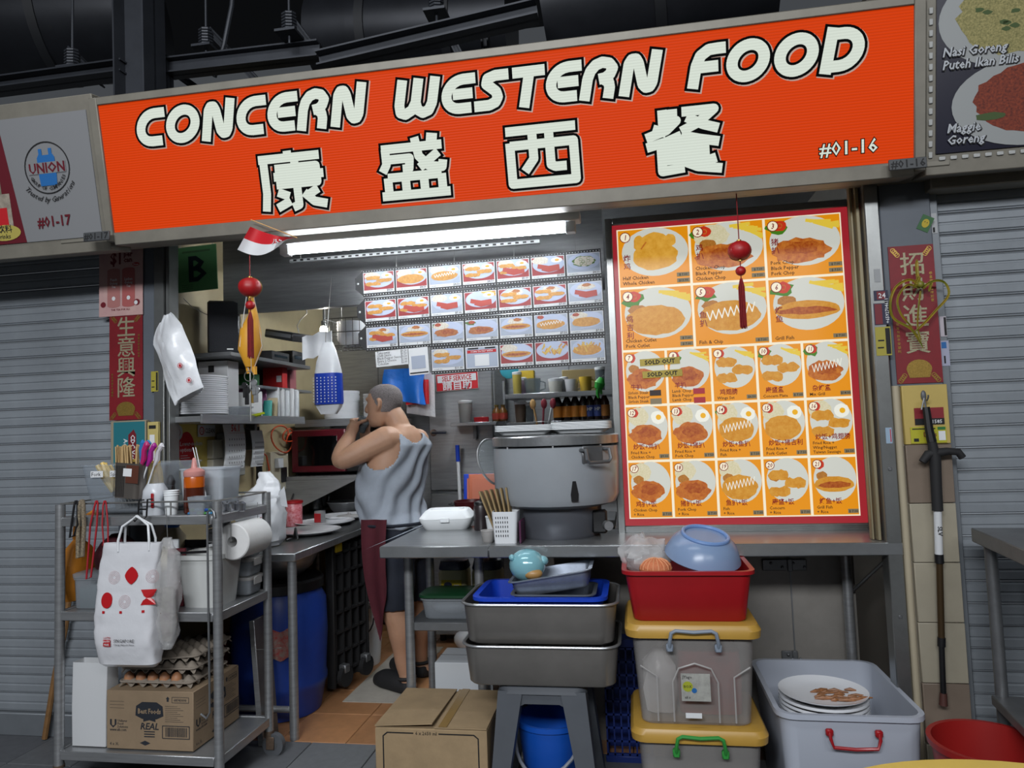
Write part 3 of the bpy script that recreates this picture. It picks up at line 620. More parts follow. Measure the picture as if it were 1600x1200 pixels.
MB().tube([(LW+.02, 1.2, 1.24), (LW+.05, 1.23, 1.2), (LW+.05, 1.26, 1.12), (LW+.04, 1.25, 1.05), (LW+.05, 1.3, 1.02)], .0045, 6).build('orange_cord', mat('orange_cable', 'd0502a'), tagged=('short orange cord beside the second calendar', 'cord'))
MB().tube([(LW+.03, 1.18, 1.37), (LW+.04, 1.16, 1.2), (LW+.04, 1.17, 1.05), (LW+.035, 1.16, .95)], [.006, .016, .02, .012], 8).build('hanging_torch', BLACK, tagged=('black slim torch hanging between the two calendars', 'torch'))
MB().tube([(LW+.03, 1.62, 1.2), (LW+.06, 1.6, 1.05), (LW+.08, 1.5, .95), (LW+.05, 1.45, .83)], .006, 6).build('power_cable', BLACK, tagged=('black power cable running down the left wall to the worktop', 'cable'))
o = thing('socket_panel', 'cream socket panel with a dark label beside the black cable', 'socket', (LW, 1.32, .98)); MB().b2(0, .03, 0, .22, 0, .24, .004).build('plate', mat('cream_plastic', 'b9b29c', .5), o); MB().b2(.03, .034, .12, .19, .05, .14).build('label', BLACK, o); MB().b2(.03, .06, .04, .1, .14, .2, .004).build('plug', WHITE, o)
o = thing('cable_trunking', 'cream plastic cable trunking along the left wall above the worktop', 'trunking', (LW, .3, .96)); MB().b2(0, .04, 0, 1.0, 0, .05, .004).build('channel', mat('cream_plastic', 'b9b29c'), o); MB().b2(.04, .044, 0, 1.0, .01, .04, .002).build('cover', mat('cream_plastic', 'b9b29c'), o)
# microwave and its bracket shelf
mw = thing('microwave_oven', 'dark maroon microwave oven on a wall shelf left of the man', 'microwave', (-1.88, 1.75, 1.06))
MB().b2(-.24, .24, -.17, .19, .015, .29, .008).build('case', BLACK, mw); dr = MB().b2(-.235, .12, -.2, -.17, .02, .285, .006).build('door', mat('maroon_plastic', '5a0f1c', .3), mw)
MB().b2(-.19, .07, -.203, -.199, .06, .245, .002).build('window', mat('dark_glass', '08080a', .08), dr); MB().b2(.13, .24, -.19, -.17, .02, .285, .004).build('control_panel', BLACK, mw)
for k in range(5): MB().b2(.15, .22, -.193, -.189, .05+.03*k, .07+.03*k, .002).build('button', mat('button_grey', '4a4a50', .5), mw)
for s_ in (-1, 1): MB().cyl((s_*.18, -.05, 0), (s_*.18, -.05, .015), .015, 8).build('foot', RUBBER, mw)
wsf = thing('wall_shelf', 'steel microwave shelf with a triangular side bracket', 'shelf', (0, 0, 0)); MB().b2(LW, -1.6, 1.5, 2.0, 1.035, 1.058, .002).build('board', STEEL, wsf)
MB().prism([(0, 0), (.5, 0), (0, .22)], .006, MX((LW, 1.5, 1.035)) @ Matrix.Scale(-1, 4, (0, 0, 1))).build('bracket', STEEL, wsf)
# hanging items: lamp bulb, wire hanger, cloth, dotted bag, basket
lb = thing('light_bulb', 'small glaring bulb hanging above the dotted blue bag', 'light', at(506, 516, .95)); MB().ball((0, 0, 0), (.022, .022, .028), 14).build('globe', mat('bulb_glow', 'fff6e8', .3, emis=30), lb); MB().cyl((0, 0, .02), (0, 0, .05), .014, 10).build('cap', ALU, lb); MB().cyl((0, 0, .05), (0, 0, 2.42-lb.location.z), .003, 6).build('wire', BLACK, lb)
bp = at(512, 535, .55); s_ = mpp(bp)
db = thing('carrier_bag', 'blue dotted white carrier bag hanging from a wire hook', 'bag', bp)
def bagring(z, w_, d, j, seed, n=20, cx=0):
    return [(cx+w_/2*math.copysign(abs(math.cos(a))**.7, math.cos(a))+j*noise.noise((seed, i*.7, z*9)), d/2*math.copysign(abs(math.sin(a))**.8, math.sin(a))+j*noise.noise((seed+5, i*.7, z*9)), z) for i, a in ((i, 2*PI*i/n) for i in range(n))]
MB().loft([bagring(-112*s_, 24*s_, .03, .01, 1), bagring(-100*s_, 40*s_, .05, .01, 1), bagring(-92*s_, 43*s_, .07, .006, 1), bagring(-50*s_, 42*s_, .08, .006, 2), bagring(-46*s_, 42*s_, .08, .006, 2), bagring(-30*s_, 36*s_, .06, .008, 3), bagring(-12*s_, 26*s_, .03, .008, 4), bagring(0, 16*s_, .02, .004, 5)]).build('bag_body', THINBAG, db)
MB().loft([bagring(-97*s_, 44*s_, .076, .004, 1), bagring(-92*s_, 44.5*s_, .08, .006, 1), bagring(-52*s_, 43.5*s_, .088, .006, 2), bagring(-49*s_, 43.5*s_, .088, .006, 2)]).build('printed_band', mat('bag_blue', '1b3fae', .35), db)
q = Print()
for r_ in range(9):
    for c_ in range(7): q.rect(PAPER, (-18+6*c_)*s_, (-94+4.6*r_)*s_, (-16.4+6*c_)*s_, (-92.2+4.6*r_)*s_, -.05)
q.build('dots', db); MB().tube([(-.01, 0, 0), (-.008, 0, .05), (0, 0, .08), (0, .058, .33)], .002, 6).build('hook', WIRE, db)
hg = at(500, 440, .75); wh = thing('wire_hanger', 'bent wire clothes hanger hanging under the hood', 'hanger', hg); MB().tube([(0, 0, .06), (0, 0, .02), (-.06, 0, -.02), (-.08, 0, -.07), (-.02, 0, -.12), (.03, 0, -.06), (.06, 0, -.03), (0, 0, .02)], .0025, 6).build('loop', WIRE, wh); MB().cyl((0, 0, .06), (0, 0, .13), .0015, 6).build('string', WIRE, wh)
h2 = at(478, 490, .8); wh = thing('wire_hanger', 'plain wire hook above the white hanging cloth', 'hanger', h2); MB().tube([(0, 0, .05), (.005, 0, 0), (-.03, 0, -.03), (-.05, 0, -.06), (-.04, 0, -.1)], .0025, 6).build('loop', WIRE, wh); MB().cyl((0, 0, .05), (0, 0, .22), .0015, 6).build('string', WIRE, wh)
c0 = at(472, 527, .8); MB().sheet(lambda u, v: c0+Vector((.16*u, .01*math.sin(9*u), -.12*v+.03*u+.006*math.sin(12*u))), 8, 6, .004).build('hanging_cloth', THINBAG, tagged=('small white cloth hanging on the wire hook beside the basket', 'cloth'))
bk = thing('wire_basket', 'hanging wire basket filled with white bowls above the man', 'basket', at(522, 545, 1.0)); s_ = mpp(bk.location); bw = MB(); WB, DB, HB = 110*s_, .22, 42*s_
for z in (0, HB*.5, HB): bw.tube([(0, -DB/2, z), (WB, -DB/2, z), (WB, DB/2, z), (0, DB/2, z)], .003, 6, True)
for k in range(11): bw.tube([(WB*k/10, -DB/2, HB), (WB*k/10, -DB/2, 0), (WB*k/10, DB/2, 0), (WB*k/10, DB/2, HB)], .0018, 5)
for k in range(5): bw.tube([(0, -DB/2+DB*k/4, HB), (0, -DB/2+DB*k/4, 0), (WB, -DB/2+DB*k/4, 0), (WB, -DB/2+DB*k/4, HB)], .0018, 5)
bw.build('wire_frame', mat('dark_wire', '5a5a58', .4, .7), bk)
for x in (0, WB):
    for y in (-DB/2, DB/2): MB().tube([(x, y, HB), (x, y, 2.42-bk.location.z)], .0015, 5).build('hanger_wire', WIRE, bk)
bm_ = MB().lathe([(.03, 0), (.035, 0), (.06, .03), (.068, .05), (.065, .05), (.055, .03), (.03, .006)], n=24).mesh('bowl', PORC)
for k in range(6):
    o = bpy.data.objects.new('bowl', bm_); COL.objects.link(o); o.location = bk.location+Vector((.10, 0, .004+.017*k)); o.scale = (1.15, 1.15, 1); tag(o, 'white bowl stacked in the hanging wire basket', 'bowl', 'bowls in the wire basket')
o = thing('snack_packet', 'green and yellow snack packet lying in the hanging basket', 'packet', bk.location+Vector((.24, 0, .005)), .3); MB().loft([rr(.10, .06, .02, 0), rr(.12, .1, .03, .03), rr(.1, .02, .005, .07)]).build('pouch', mat('packet_green', '3a5f22', .3, 0, .4, 30, col2='b8a838'), o); MB().b2(-.05, .05, -.006, .006, .07, .085).build('seal', mat('packet_seal', 'a8a04a', .3), o)
MB().tube([at(262, 440, .5), at(300, 480, .55), at(340, 500, .6), at(410, 445, .7), at(445, 460, .75), at(480, 445, .75)], .0018, 5).build('loose_wire', WIRE, tagged=('thin loose wire draped across the upper left of the kitchen', 'wire'))
# --------------------------- worktop on the left
wt = thing('prep_table', 'stainless worktop running back along the left wall behind the cart', 'table', (0, 0, 0))
MB().b2(LW+.005, -1.46, .27, 1.95, .765, .80, .004).build('top', STEELH, wt)
for x, y in ((-1.49, .30), (-1.49, 1.9), (-2.12, .30), (-2.12, 1.9)): MB().cyl((x, y, 0), (x, y, .765), .02, 14).build('leg', STEEL, wt)
for y in (.30, 1.9): MB().cyl((-2.12, y, .13), (-1.49, y, .13), .014, 10).build('stretcher', STEEL, wt)
def big_plate(label, px, py):
    c = atz(px, py, .802); MB().lathe([(.09, 0), (.1, 0), (.13, .008), (.165, .02), (.166, .023), (.13, .012), (.1, .006)], n=36).build('serving_plate', PORC, loc=c, tagged=(label, 'plate', 'large plates on the worktop'))
big_plate('large white plate nearest the carrier bag on the worktop', 482, 834); big_plate('middle one of the three large white plates on the worktop', 508, 820); big_plate('large white plate nearest the man on the worktop', 542, 810)
cb = atz(410, 852, .802); wbg = thing('carrier_bag', 'crumpled white carrier bag with red print standing on the worktop', 'bag', cb); s_ = mpp(cb)
MB().loft(crumple([(0, 52*s_, .12, 0), (8*s_, 60*s_, .17, 0), (40*s_, 64*s_, .18, 0), (66*s_, 62*s_, .15, .0), (80*s_, 50*s_, .09, .01), (95*s_, 34*s_, .05, .03), (108*s_, 18*s_, .03, .025), (113*s_, 8*s_, .02, .02)], amp=.012, freq=17, seed=3)).build('bag_body', THINBAG, wbg)
MB().sheet(lambda u, v: (.05+.075*v, -.02+.03*u, .19+.085*v-.1*v*u), 3, 6, .002).build('handle', THINBAG, wbg); MB().sheet(lambda u, v: (-.05-.08*v, -.02+.03*u, .21+.04*v-.06*u*v), 3, 6, .002).build('handle', THINBAG, wbg)
q = Print(); q.ring(REDINK, .055, .12, .02, .0225, 24, -.105); q.ell(REDINK, .055, .12, .013, .014, 12, -.1055); q.ell(REDINK, .06, .19, .007, .006, 8, -.105); q.text(REDINK, '1 a', .04, .06, .02, .01, -.105); q.build('print', wbg)
rc = thing('snack_tin', 'red patterned tin can beside the carrier bag on the worktop', 'can', atz(460, 822, .802)); MB().lathe([(.043, 0), (.045, .002), (.045, .125), (.043, .13)], n=24).build('body', mat('red_print_can', 'b01c28', .35, 0, .5, 60, col2='d8a0a8'), rc); MB().lathe([(.048, .128), (.05, .13), (.05, .142), (.03, .146)], n=24).build('lid', RED, rc)
kt = thing('electric_kettle', 'glass and steel kettle with black handle behind the red tin', 'kettle', atz(484, 800, .802)+Vector((0, .1, 0))); MB().lathe([(.068, 0), (.07, .01), (.07, .03), (.066, .06), (.06, .13), (.058, .14)], n=28).build('jug', mat('kettle_steel', '75777a', .25, .8), kt)
MB().lathe([(.058, .14), (.06, .145), (.058, .165), (.03, .172)], n=28).build('lid', STEEL, kt); MB().ball((0, 0, .185), (.018, .018, .014), 10).build('knob', BLACK, kt); MB().tube([(.055, -.02, .15), (.1, -.03, .15), (.11, -.03, .09), (.095, -.03, .03), (.06, -.02, .02)], .011, 8).build('handle', BLACK, kt); MB().tube([(-.055, 0, .13), (-.085, 0, .15)], [.015, .008], 8).build('spout', STEEL, kt)
cu = thing('steel_mug', 'small steel cup with a red side between the kettle and plates', 'cup', atz(500, 818, .802)); MB().lathe([(.03, 0), (.031, .002), (.031, .072), (.029, .072), (.029, .004)], n=22).build('body', STEEL, cu); MB().b2(-.02, .02, -.0325, -.03, .01, .06, .002).build('red_label', RED, cu)
sbx = thing('sauce_bottle', 'small cream sauce bottle behind the steel bowl', 'bottle', atz(515, 795, .802)+Vector((0, .25, 0))); MB().lathe([(.025, 0), (.027, .004), (.027, .07), (.018, .085)], n=18).build('body', mat('cream_sauce', 'c8b98c', .4), sbx); MB().lathe([(.018, .085), (.016, .095), (.004, .12)], n=14).build('nozzle', WHITE, sbx)
sb_ = thing('mixing_bowl', 'wide stainless mixing bowl on the worktop left of the man', 'bowl', atz(533, 806, .802)+Vector((-.02, .12, 0))); MB().lathe([(.05, 0), (.06, .002), (.09, .03), (.115, .075), (.12, .078), (.112, .074), (.086, .032), (.055, .006)], n=32).build('bowl_body', STEEL, sb_); MB().tube([(.12*math.cos(a), .12*math.sin(a), .078) for a in [2*PI*k/32 for k in range(32)]], .003, 6, True).build('rim', STEEL, sb_)
gl = thing('container_lid', 'clear rounded plastic lid leaning behind the steel bowl', 'lid', (-1.70, 1.45, .803), rot=(.0, 0, 0)); MB().lathe([(.09, 0), (.09, .006), (.07, .02), (.02, .026)], n=28, sy=.7).build('dome', FROST, gl); MB().ball((0, 0, .03), .01, 8).build('knob', FROST, gl)
MB().tube([(-1.68, .62, .802+.003), (-1.66, .66, .81), (-1.63, .62, .86), (-1.61, .60, .81)], .006, 6).build('tongs', BLACK, tagged=('black handled tongs lying near the red tin', 'tongs'))
# under the worktop
bd = thing('blue_barrel', 'tall blue plastic barrel with a torn red sticker under the worktop', 'barrel', (-1.72, .62, 0)); MB().lathe([(.16, 0), (.19, .01), (.21, .12), (.22, .14), (.22, .16), (.215, .18), (.225, .36), (.22, .52), (.19, .58)], n=40).build('body', mat('barrel_blue', '1d3c8f', .4, 0, .12, 6), bd); MB().lathe([(.2, .575), (.21, .58), (.21, .62), (.2, .63), (.05, .635)], n=40).build('lid', BLACK, bd)
stx = MB(); R = random.Random(5)
def stp(u, v): a = math.radians(-62+26*(u-.5)*(1+.2*math.sin(7*v))); r_ = .2275; return (r_*math.cos(a), r_*math.sin(a), .30+.13*(v)+.008*math.sin(9*u))
stx.sheet(stp, 8, 8, .0015).build('torn_sticker', mat('torn_sticker_red', 'a01c1c', .6, 0, .4, 45, col2='8a8a80'), bd)
dl = thing('hand_trolley', 'upright black plastic trolley platform with castors stored under the worktop', 'trolley', (-1.50, .93, 0), -.25)
dm = MB(); 
for k in range(7): dm.b2(-.02, .02, -.13, .13, .1+.1*k, .112+.1*k)
for k in range(5): dm.b2(-.02, .02, -.13+.063*k, -.122+.063*k, .06, .74)
dm.b2(-.024, -.016, -.14, .14, .05, .75).b2(-.025, .025, -.15, -.135, .04, .76, .005).b2(-.025, .025, .135, .15, .04, .76, .005); dm.build('ribbed_deck', RUBBER, dl); MB().box((.02, -.1, .74), (.02, .05, .06), .004).build('yellow_clip', mat('yellow_clip', 'b8a01c', .4), dl)
for y, z in ((-.09, .09), (.09, .09)): MB().cyl((.03, y, z), (.055, y, z), .05, 18).build('castor_wheel', RUBBER, dl); MB().b2(.018, .06, y-.02, y+.02, z+.02, z+.06, .004).build('castor_fork', STEELD, dl)
for k, (x, y, lab) in enumerate(((-1.60, 1.30, 'white plastic pail with a wire handle under the worktop behind the trolley'),)):
    o = thing('plastic_pail', lab, 'bucket', (x, y, 0)); MB().lathe([(.12, 0), (.125, .005), (.15, .33), (.158, .335), (.158, .345), (.146, .345), (.12, .01)], n=32).build('body', WHITE, o); MB().lathe([(.158, .335), (.16, .34), (.16, .36), (.15, .365), (.02, .366)], n=32).build('lid', FROST, o); MB().tube([(.16*math.cos(a), -.16+.0*a, .30-.13*math.sin(a)) for a in [PI*k_/12 for k_ in range(13)]], .004, 6).build('handle', BLACK, o)
o = thing('plastic_pail', 'second white pail stacked on the first under the worktop', 'bucket', (-1.62, 1.31, .367)); MB().lathe([(.12, 0), (.125, .005), (.14, .25), (.146, .26), (.135, .26), (.12, .01)], n=32).build('body', FROST, o); MB().lathe([(.146, .255), (.15, .26), (.15, .27), (.02, .275)], n=32).build('lid', WHITE, o)
o = thing('water_bottle', 'large clear bottle with a red and blue label beside the pail', 'bottle', (-1.42, 1.55, 0)); MB().lathe([(.05, 0), (.055, .01), (.055, .2), (.03, .25), (.02, .28)], n=22).build('body', FROST, o); MB().lathe([(.0555, .1), (.0565, .1), (.0565, .19), (.0555, .19)], n=22, cap0=False, cap1=False).build('label', mat('label_redblue', '28408c', .5, 0, .6, 40, col2='c03030'), o); MB().cyl((0, 0, .28), (0, 0, .3), .02, 14).build('cap', WHITE, o)
MB().b2(-1.45, -1.18, .72, 1.6, .0065, .009).build('floor_mat', mat('cardboard_mat', 'a5a096', .85, 0, .1, 9), tagged=('flat worn cardboard sheet lying on the floor under the man feet', 'mat'))
# --------------------------- fridge and back right shelves
fg = thing('upright_fridge', 'tall stainless upright fridge behind the man', 'fridge', (-1.07, 1.70, 0))
MB().b2(-.19, .24, 0, .42, .05, 2.0, .006).build('body', STEEL, fg)
for z0, z1 in ((.06, .92), (.94, 1.98)):
    d_ = MB().b2(-.18, .23, -.035, 0, z0, z1, .006).build('door', STEEL, fg)
    MB().tube([(-.15, -.035, (1.30 if z0 > .5 else .8)), (-.15, -.07, (1.30 if z0 > .5 else .8)), (-.06, -.07, (1.30 if z0 > .5 else .8))], .009, 8).build('handle', mat('chrome', 'b8babc', .12, 1), d_); MB().cyl((-.15, -.036, 1.30 if z0 > .5 else .8), (-.15, -.03, 1.30 if z0 > .5 else .8), .022, 12).build('handle_base', mat('chrome', 'b8babc'), d_)
for x in (-.15, .2): MB().cyl((x, .05, 0), (x, .05, .05), .02, 8).build('foot', BLACK, fg)
ss = thing('notice_sign', 'red and white SELF SERVICE sign on the fridge door', 'sign', at(681, 588, 1.655)+Vector((0, 0, -.085)), rot=(0, math.radians(-2.2), 0)); s_ = mpp(ss.location); W_, H_ = 68*s_, 24*s_
MB().b2(0, W_, 0, .005, -H_*.15, H_, .001).build('panel', mat('sign_rim_grey', 'b5b2b0', .5), ss); q = Print(); q.rect(REDINK, .004, -H_*.15+.004, W_-.004, H_-.004, -.001); q.rect(PAPER, .012, H_*.42, W_-.012, H_-.012, -.0014)
q.text(REDINK, 'SELF SERVICE', W_/2, H_*.50, .044, .02, -.002, .74, align='c'); q.text(PAPER, '請自助', W_/2, H_*-.03, .058, .02, -.002, 1.1, align='c'); q.build('lettering', ss)
bg_ = at(640, 600, 1.45); s_ = mpp(bg_)
o = thing('plastic_bag_bundle', 'bundle of bright blue plastic bags above the man head', 'bags', bg_)
MB().sheet(lambda u, v: Vector(((-38+66*u-4*math.sin(PI*v))*s_, -.03-.02*math.sin(3*PI*u)*v, (24-46*v-12*u*v)*s_)), 12, 8, .03).build('folded_bags', mat('blue_film', '1668c4', .35, bump=.4, bscale=18), o); MB().cyl((0, 0, 20*s_), (.0, .22, 30*s_), .004, 6).build('hook', WIRE, o)
o = thing('plastic_bag_bundle', 'bundle of red plastic bags below the blue ones', 'bags', bg_+Vector((.05, .01, -.04))); MB().sheet(lambda u, v: Vector(((-20+38*u)*s_, -.01-.01*math.sin(9*u), (16-38*v)*s_)), 10, 6, .02).build('folded_bags', mat('red_film', 'b8161e', .3, bump=.5, bscale=20), o); MB().cyl((0, 0, 12*s_), (0, .21, 20*s_), .004, 6).build('hook', WIRE, o)
o = thing('padded_cloth', 'white quilted sheet hanging behind the red bags', 'cloth', bg_+Vector((.06, .035, -.05))); MB().sheet(lambda u, v: Vector(((-24+46*u)*s_, .008*math.sin(12*u), (30-62*v-8*u*v)*s_)), 10, 8, .012).build('sheet', mat('quilt_white', 'cfcfd2', .8, bump=.3, bscale=60), o); MB().cyl((0, 0, 26*s_), (0, .2, 30*s_), .004, 6).build('hook', WIRE, o)
rs = thing('shelf_rack', 'stainless wall shelf rack with cups and sauce bottles beside the menu board', 'shelf', (0, 0, 0)); a = at(795, 615, 1.55); b = at(952, 600, 1.55); z1 = a.z-.01; z2 = at(875, 658, 1.55).z
for z in (z1, z2, z2-.27): MB().b2(a.x, .1, 1.42, 1.75, z-.028, z, .002).build('board', STEEL, rs)
for x in (a.x+.01, .09): MB().b2(x-.012, x+.012, 1.72, 1.75, z2-.5, z1+.35, .001).build('upright', STEEL, rs)
def cupx(name, label, px, w_, h, col, z, Y=1.5, handle=True, kind='cup', py=600, grp=None):
    p = at(px, py, Y); o = thing(name, label, kind, (p.x, Y, z), group=grp); r_ = w_/2
    m = col if not isinstance(col, str) else mat('cup_'+col, col, .3)
    MB().lathe([(r_*.8, 0), (r_*.85, .003), (r_, h), (r_*.93, h), (r_*.78, .006)], n=22).build('body', m, o)
    if handle: MB().tube([(r_*.95, 0, h*.8), (r_*1.5, 0, h*.7), (r_*1.5, 0, h*.3), (r_*.9, 0, h*.2)], .005, 6).build('handle', m, o)
    else: MB().lathe([(r_, h-.004), (r_*1.04, h), (r_*1.04, h+.012), (r_*.5, h+.016)], n=22).build('lid', WHITE, o)
cupx('mug', 'white mug with dark print on the top rack shelf', 893, .08, .075, 'cdcdd0', z1); cupx('mug', 'yellow patterned mug on the top rack shelf', 915, .075, .085, 'c9a83a', z1); cupx('jar', 'white lidded jar on the top rack shelf', 868, .085, .07, 'd5d4cc', z1, handle=False, kind='jar')
cupx('coffee_pot', 'glass coffee pot with black handle on the top rack shelf', 832, .1, .09, GLASS, z1, kind='pot'); cupx('canister', 'yellow and white canister at the left end of the rack', 808, .055, .12, 'c4b25a', z1, handle=False, kind='canister'); cupx('canister', 'lilac canister next to the glass coffee pot', 817, .05, .09, 'b8a4c0', z1, 1.58, handle=False, kind='canister'); cupx('steel_cup', 'steel cup between the jar and printed mug', 881, .05, .08, STEEL, z1, 1.55, handle=False); cupx('jar', 'tall clear jar at the right of the top shelf', 938, .06, .13, GLASS, z1, 1.55, handle=False, kind='jar')
carton('spice_box', 'brown carton behind the mugs on the top shelf', (at(905, 590, 1.66).x, 1.66, z1), (.2, .08, .14), '8c7a50'); carton('spice_box', 'yellow packet behind the coffee pot', (at(825, 590, 1.66).x, 1.66, z1), (.08, .06, .15), 'b89a20')
def sauce(label, px, col, cap, z, Y=1.5, h=.17, lab='c47a28', grp=None, txt=None):
    p = at(px, 640, Y); o = thing('sauce_bottle', label, 'bottle', (p.x, Y, z), group=grp); r_ = .028
    MB().lathe([(r_*.9, 0), (r_, .005), (r_, h*.6), (r_*.45, h*.8), (r_*.42, h*.92)], n=18).build('glass', mat('sauce_'+col, col, .2), o); MB().cyl((0, 0, h*.92), (0, 0, h), r_*.5, 12).build('cap', mat('cap_'+cap, cap, .4), o)
    MB().lathe([(r_+.0006, h*.12), (r_+.0016, h*.12), (r_+.0016, h*.5), (r_+.0006, h*.5)], n=18, cap0=False, cap1=False).build('label', mat('label_'+lab, lab, .6), o)
    if txt: q = Print(); q.text(PAPER, txt, 0, h*.32, .026, .03, -r_-.003, align='c'); q.build('print', o)
for k, (px, cap) in enumerate(((872, '181012'), (886, '181012'), (899, '181012'), (912, '141414'))): sauce('dark sauce bottle with an orange label on the lower rack shelf', px, '1c0f0a', cap, z2, grp='orange labelled sauce bottles')
for px in (922, 934): sauce('brown steak sauce bottle with a blue label and white letters', px, '2a120c', '121214', z2, lab='3a4a8c', txt='HP', grp='steak sauce bottles')
sauce('amber sauce bottle at the right end of the lower shelf', 945, '3a1a0c', '8c1a1a', z2, lab='a86a2a')
cupx('spice_jar', 'brown jar with red lid at the left of the lower rack shelf', 812, .07, .11, '6b5a4c', z2, handle=False, kind='jar'); cupx('tumbler', 'clear tumbler next to the brown jar', 826, .05, .1, GLASS, z2, handle=False)
# utensils in wire caddy
uc = thing('utensil_caddy', 'wire caddy full of ladles hanging on the lower rack shelf', 'caddy', (at(848, 655, 1.38).x, 1.36, z2-.06)); uw = MB()
for z in (0, .03, .06): uw.tube([(.05*math.cos(a_), .035*math.sin(a_), z) for a_ in [2*PI*k/16 for k in range(16)]], .002, 5, True)
for k in range(8): uw.cyl((.05*math.cos(k*PI/4), .035*math.sin(k*PI/4), 0), (.05*math.cos(k*PI/4), .035*math.sin(k*PI/4), .06), .0015, 5)
uw.build('wire_frame', WIRE, uc); MB().cyl((0, .035, .05), (0, .07, .055), .003, 6).build('hook', WIRE, uc)
for dx, lean, m, hd_, lab in ((-.025, -.02, WOOD, 1, 'wooden spoon in the wire caddy'), (0, .01, mat('maroon_silicone', '7c1c2c', .5), 1, 'maroon silicone spatula in the wire caddy'), (.025, .03, mat('maroon_silicone', '7c1c2c'), 1, 'maroon ladle with white handle in the wire caddy')):
    o = thing('kitchen_utensil', lab, 'utensil', uc.location+Vector((dx, 0, .005))); MB().cyl((0, 0, 0), (lean, 0, .13), .006, 8).build('handle', WHITE if 'white' in lab else m, o); MB().ball((lean*1.3, 0, .155), (.018, .006, .03), 10).build('head', m, o)
ck = thing('wall_clock', 'round wall clock with a turquoise rim above the rack', 'clock', at(796, 577, 1.6), rot=(PI/2, 0, 0)); MB().lathe([(.05, 0), (.056, 0), (.058, .012), (.05, .016)], n=32).build('rim', mat('turquoise', '3f9fb0', .35), ck); MB().lathe([(.05, .008), (.05, .011)], n=32).build('face', PAPER, ck)
MB().box((.012, .008, .013), (.03, .004, .002), M=MX((0, 0, 0), .6)).box((0, .015, .013), (.004, .03, .002)).build('hands', INK, ck)
MB().b2(at(786, 600, 1.62).x, at(786, 600, 1.62).x+.012, 1.6, 1.61, 1.3, 1.6).build('hanging_strip', STEEL, tagged=('thin steel strip hanging below the turquoise clock', 'strip'))
gd = thing('glove', 'green rubber glove hanging at the right end of the rack', 'glove', at(940, 590, 1.2)); MB().tube([(0, 0, 0), (-.01, 0, -.03), (-.02, 0, -.06)], [.014, .03, .022], 10).build('cuff', mat('green_rubber', '2f9a38', .45), gd); MB().tube([(-.02, 0, -.06), (-.025, 0, -.085), (-.02, 0, -.11)], [.012, .01, .006], 8).tube([(-.01, 0, -.06), (-.005, 0, -.09)], [.01, .006], 8).build('fingers', mat('green_rubber', '2f9a38'), gd); MB().cyl((0, 0, 0), (0, .25, .03), .002, 5).build('string', WIRE, gd)
# lower back: white lids, broom, trays between fridge and cooker
sbk = thing('wall_shelf', 'narrow steel shelf with bottles behind the rice cooker at the left', 'shelf', (0, 0, 0)); pz = at(740, 660, 1.6); MB().b2(pz.x-.12, pz.x+.16, 1.5, 1.66, pz.z-.02, pz.z, .002).build('board', STEEL, sbk); MB().b2(pz.x-.01, pz.x+.01, 1.62, 1.66, pz.z-.1, pz.z-.02).build('bracket', STEELD, sbk)
for k, (px, c, l) in enumerate(((776, '6b5a14', 'small bottle with a gold cap on the narrow shelf'), (786, '4c3a10', 'small amber bottle beside the gold capped one'))): sauce(l, px, '5a3a14', c, pz.z, 1.58, .1, lab='8c2a1a')
cupx('plastic_cup', 'tall white plastic cup on the narrow shelf by the fridge', 727, .085, .12, FROST, pz.z, 1.57, False, 'cup', 640); slab('red_packet', 'red packet lying folded on the narrow shelf', 'packet', (at(752, 645, 1.56).x, 1.56, pz.z), (.09, .03, .03), RED, .1)
o = thing('white_basin', 'white rounded plastic basin hanging behind the cooker', 'basin', at(742, 700, 1.95), rot=(PI/2, 0, 0)); MB().lathe([(.05, .06), (.1, .05), (.125, .0), (.13, 0), (.105, .055), (.05, .068)], n=28, sy=.85).build('bowl_body', WHITE, o); MB().cyl((0, .1, .03), (0, .12, -.15), .004, 6).build('hook', WIRE, o)
o = thing('mop', 'blue and white mop handle leaning beside the fridge', 'mop', (at(722, 760, 1.58).x, 1.58, 0)); MB().cyl((0, 0, .1), (-.02, 0, 1.12), .011, 10).build('pole', WHITE, o); MB().cyl((-.02, 0, 1.12), (-.022, 0, 1.22), .013, 10).build('grip', BLUE, o); MB().ball((0, 0, .06), (.08, .05, .06), 12).build('mop_head', PAPER, o)
for px, c, lab in ((748, BLUE, 'blue edged cutting board leaning behind the cooker'), (756, mat('orange_board', 'c06848', .5), 'orange cutting board leaning in front of the blue one')):
    p = at(px, 790, 1.2+(.02 if c is BLUE else 0)); o = thing('cutting_board', lab, 'board', (p.x, p.y, .86), rot=(-.12, 0, 0)); MB().box((0, 0, .1), (.17, .012, .21), .02, seg=3).build('slab', c, o); MB().box((0, -.0062, .1), (.13, .002, .16), .0008).build('work_face', mat('orange_board', 'c06848'), o)
bt = thing('side_bench', 'low dark bench carrying cutting boards behind the counter', 'bench', (0, 0, 0)); MB().b2(-.78, -.1, .95, 1.32, .80, .835, .003).build('top', STEEL, bt)
for x in (-.75, -.13):
    for y in (.98, 1.29): MB().cyl((x, y, 0), (x, y, .80), .018, 10).build('leg', STEELD, bt)
cp = thing('cooking_pot', 'dark maroon pot on the bench left of the cooker', 'pot', (at(735, 790, 1.05).x, 1.05, .836)); MB().lathe([(.06, 0), (.075, .004), (.085, .09), (.09, .1), (.082, .1), (.07, .01)], n=26).build('pot_body', mat('maroon_enamel', '4a1418', .3), cp)
for s_ in (-1, 1): MB().tube([(s_*.085, -.02, .08), (s_*.11, -.02, .085), (s_*.11, .02, .085), (s_*.085, .02, .08)], .005, 6).build('handle', BLACK, cp)
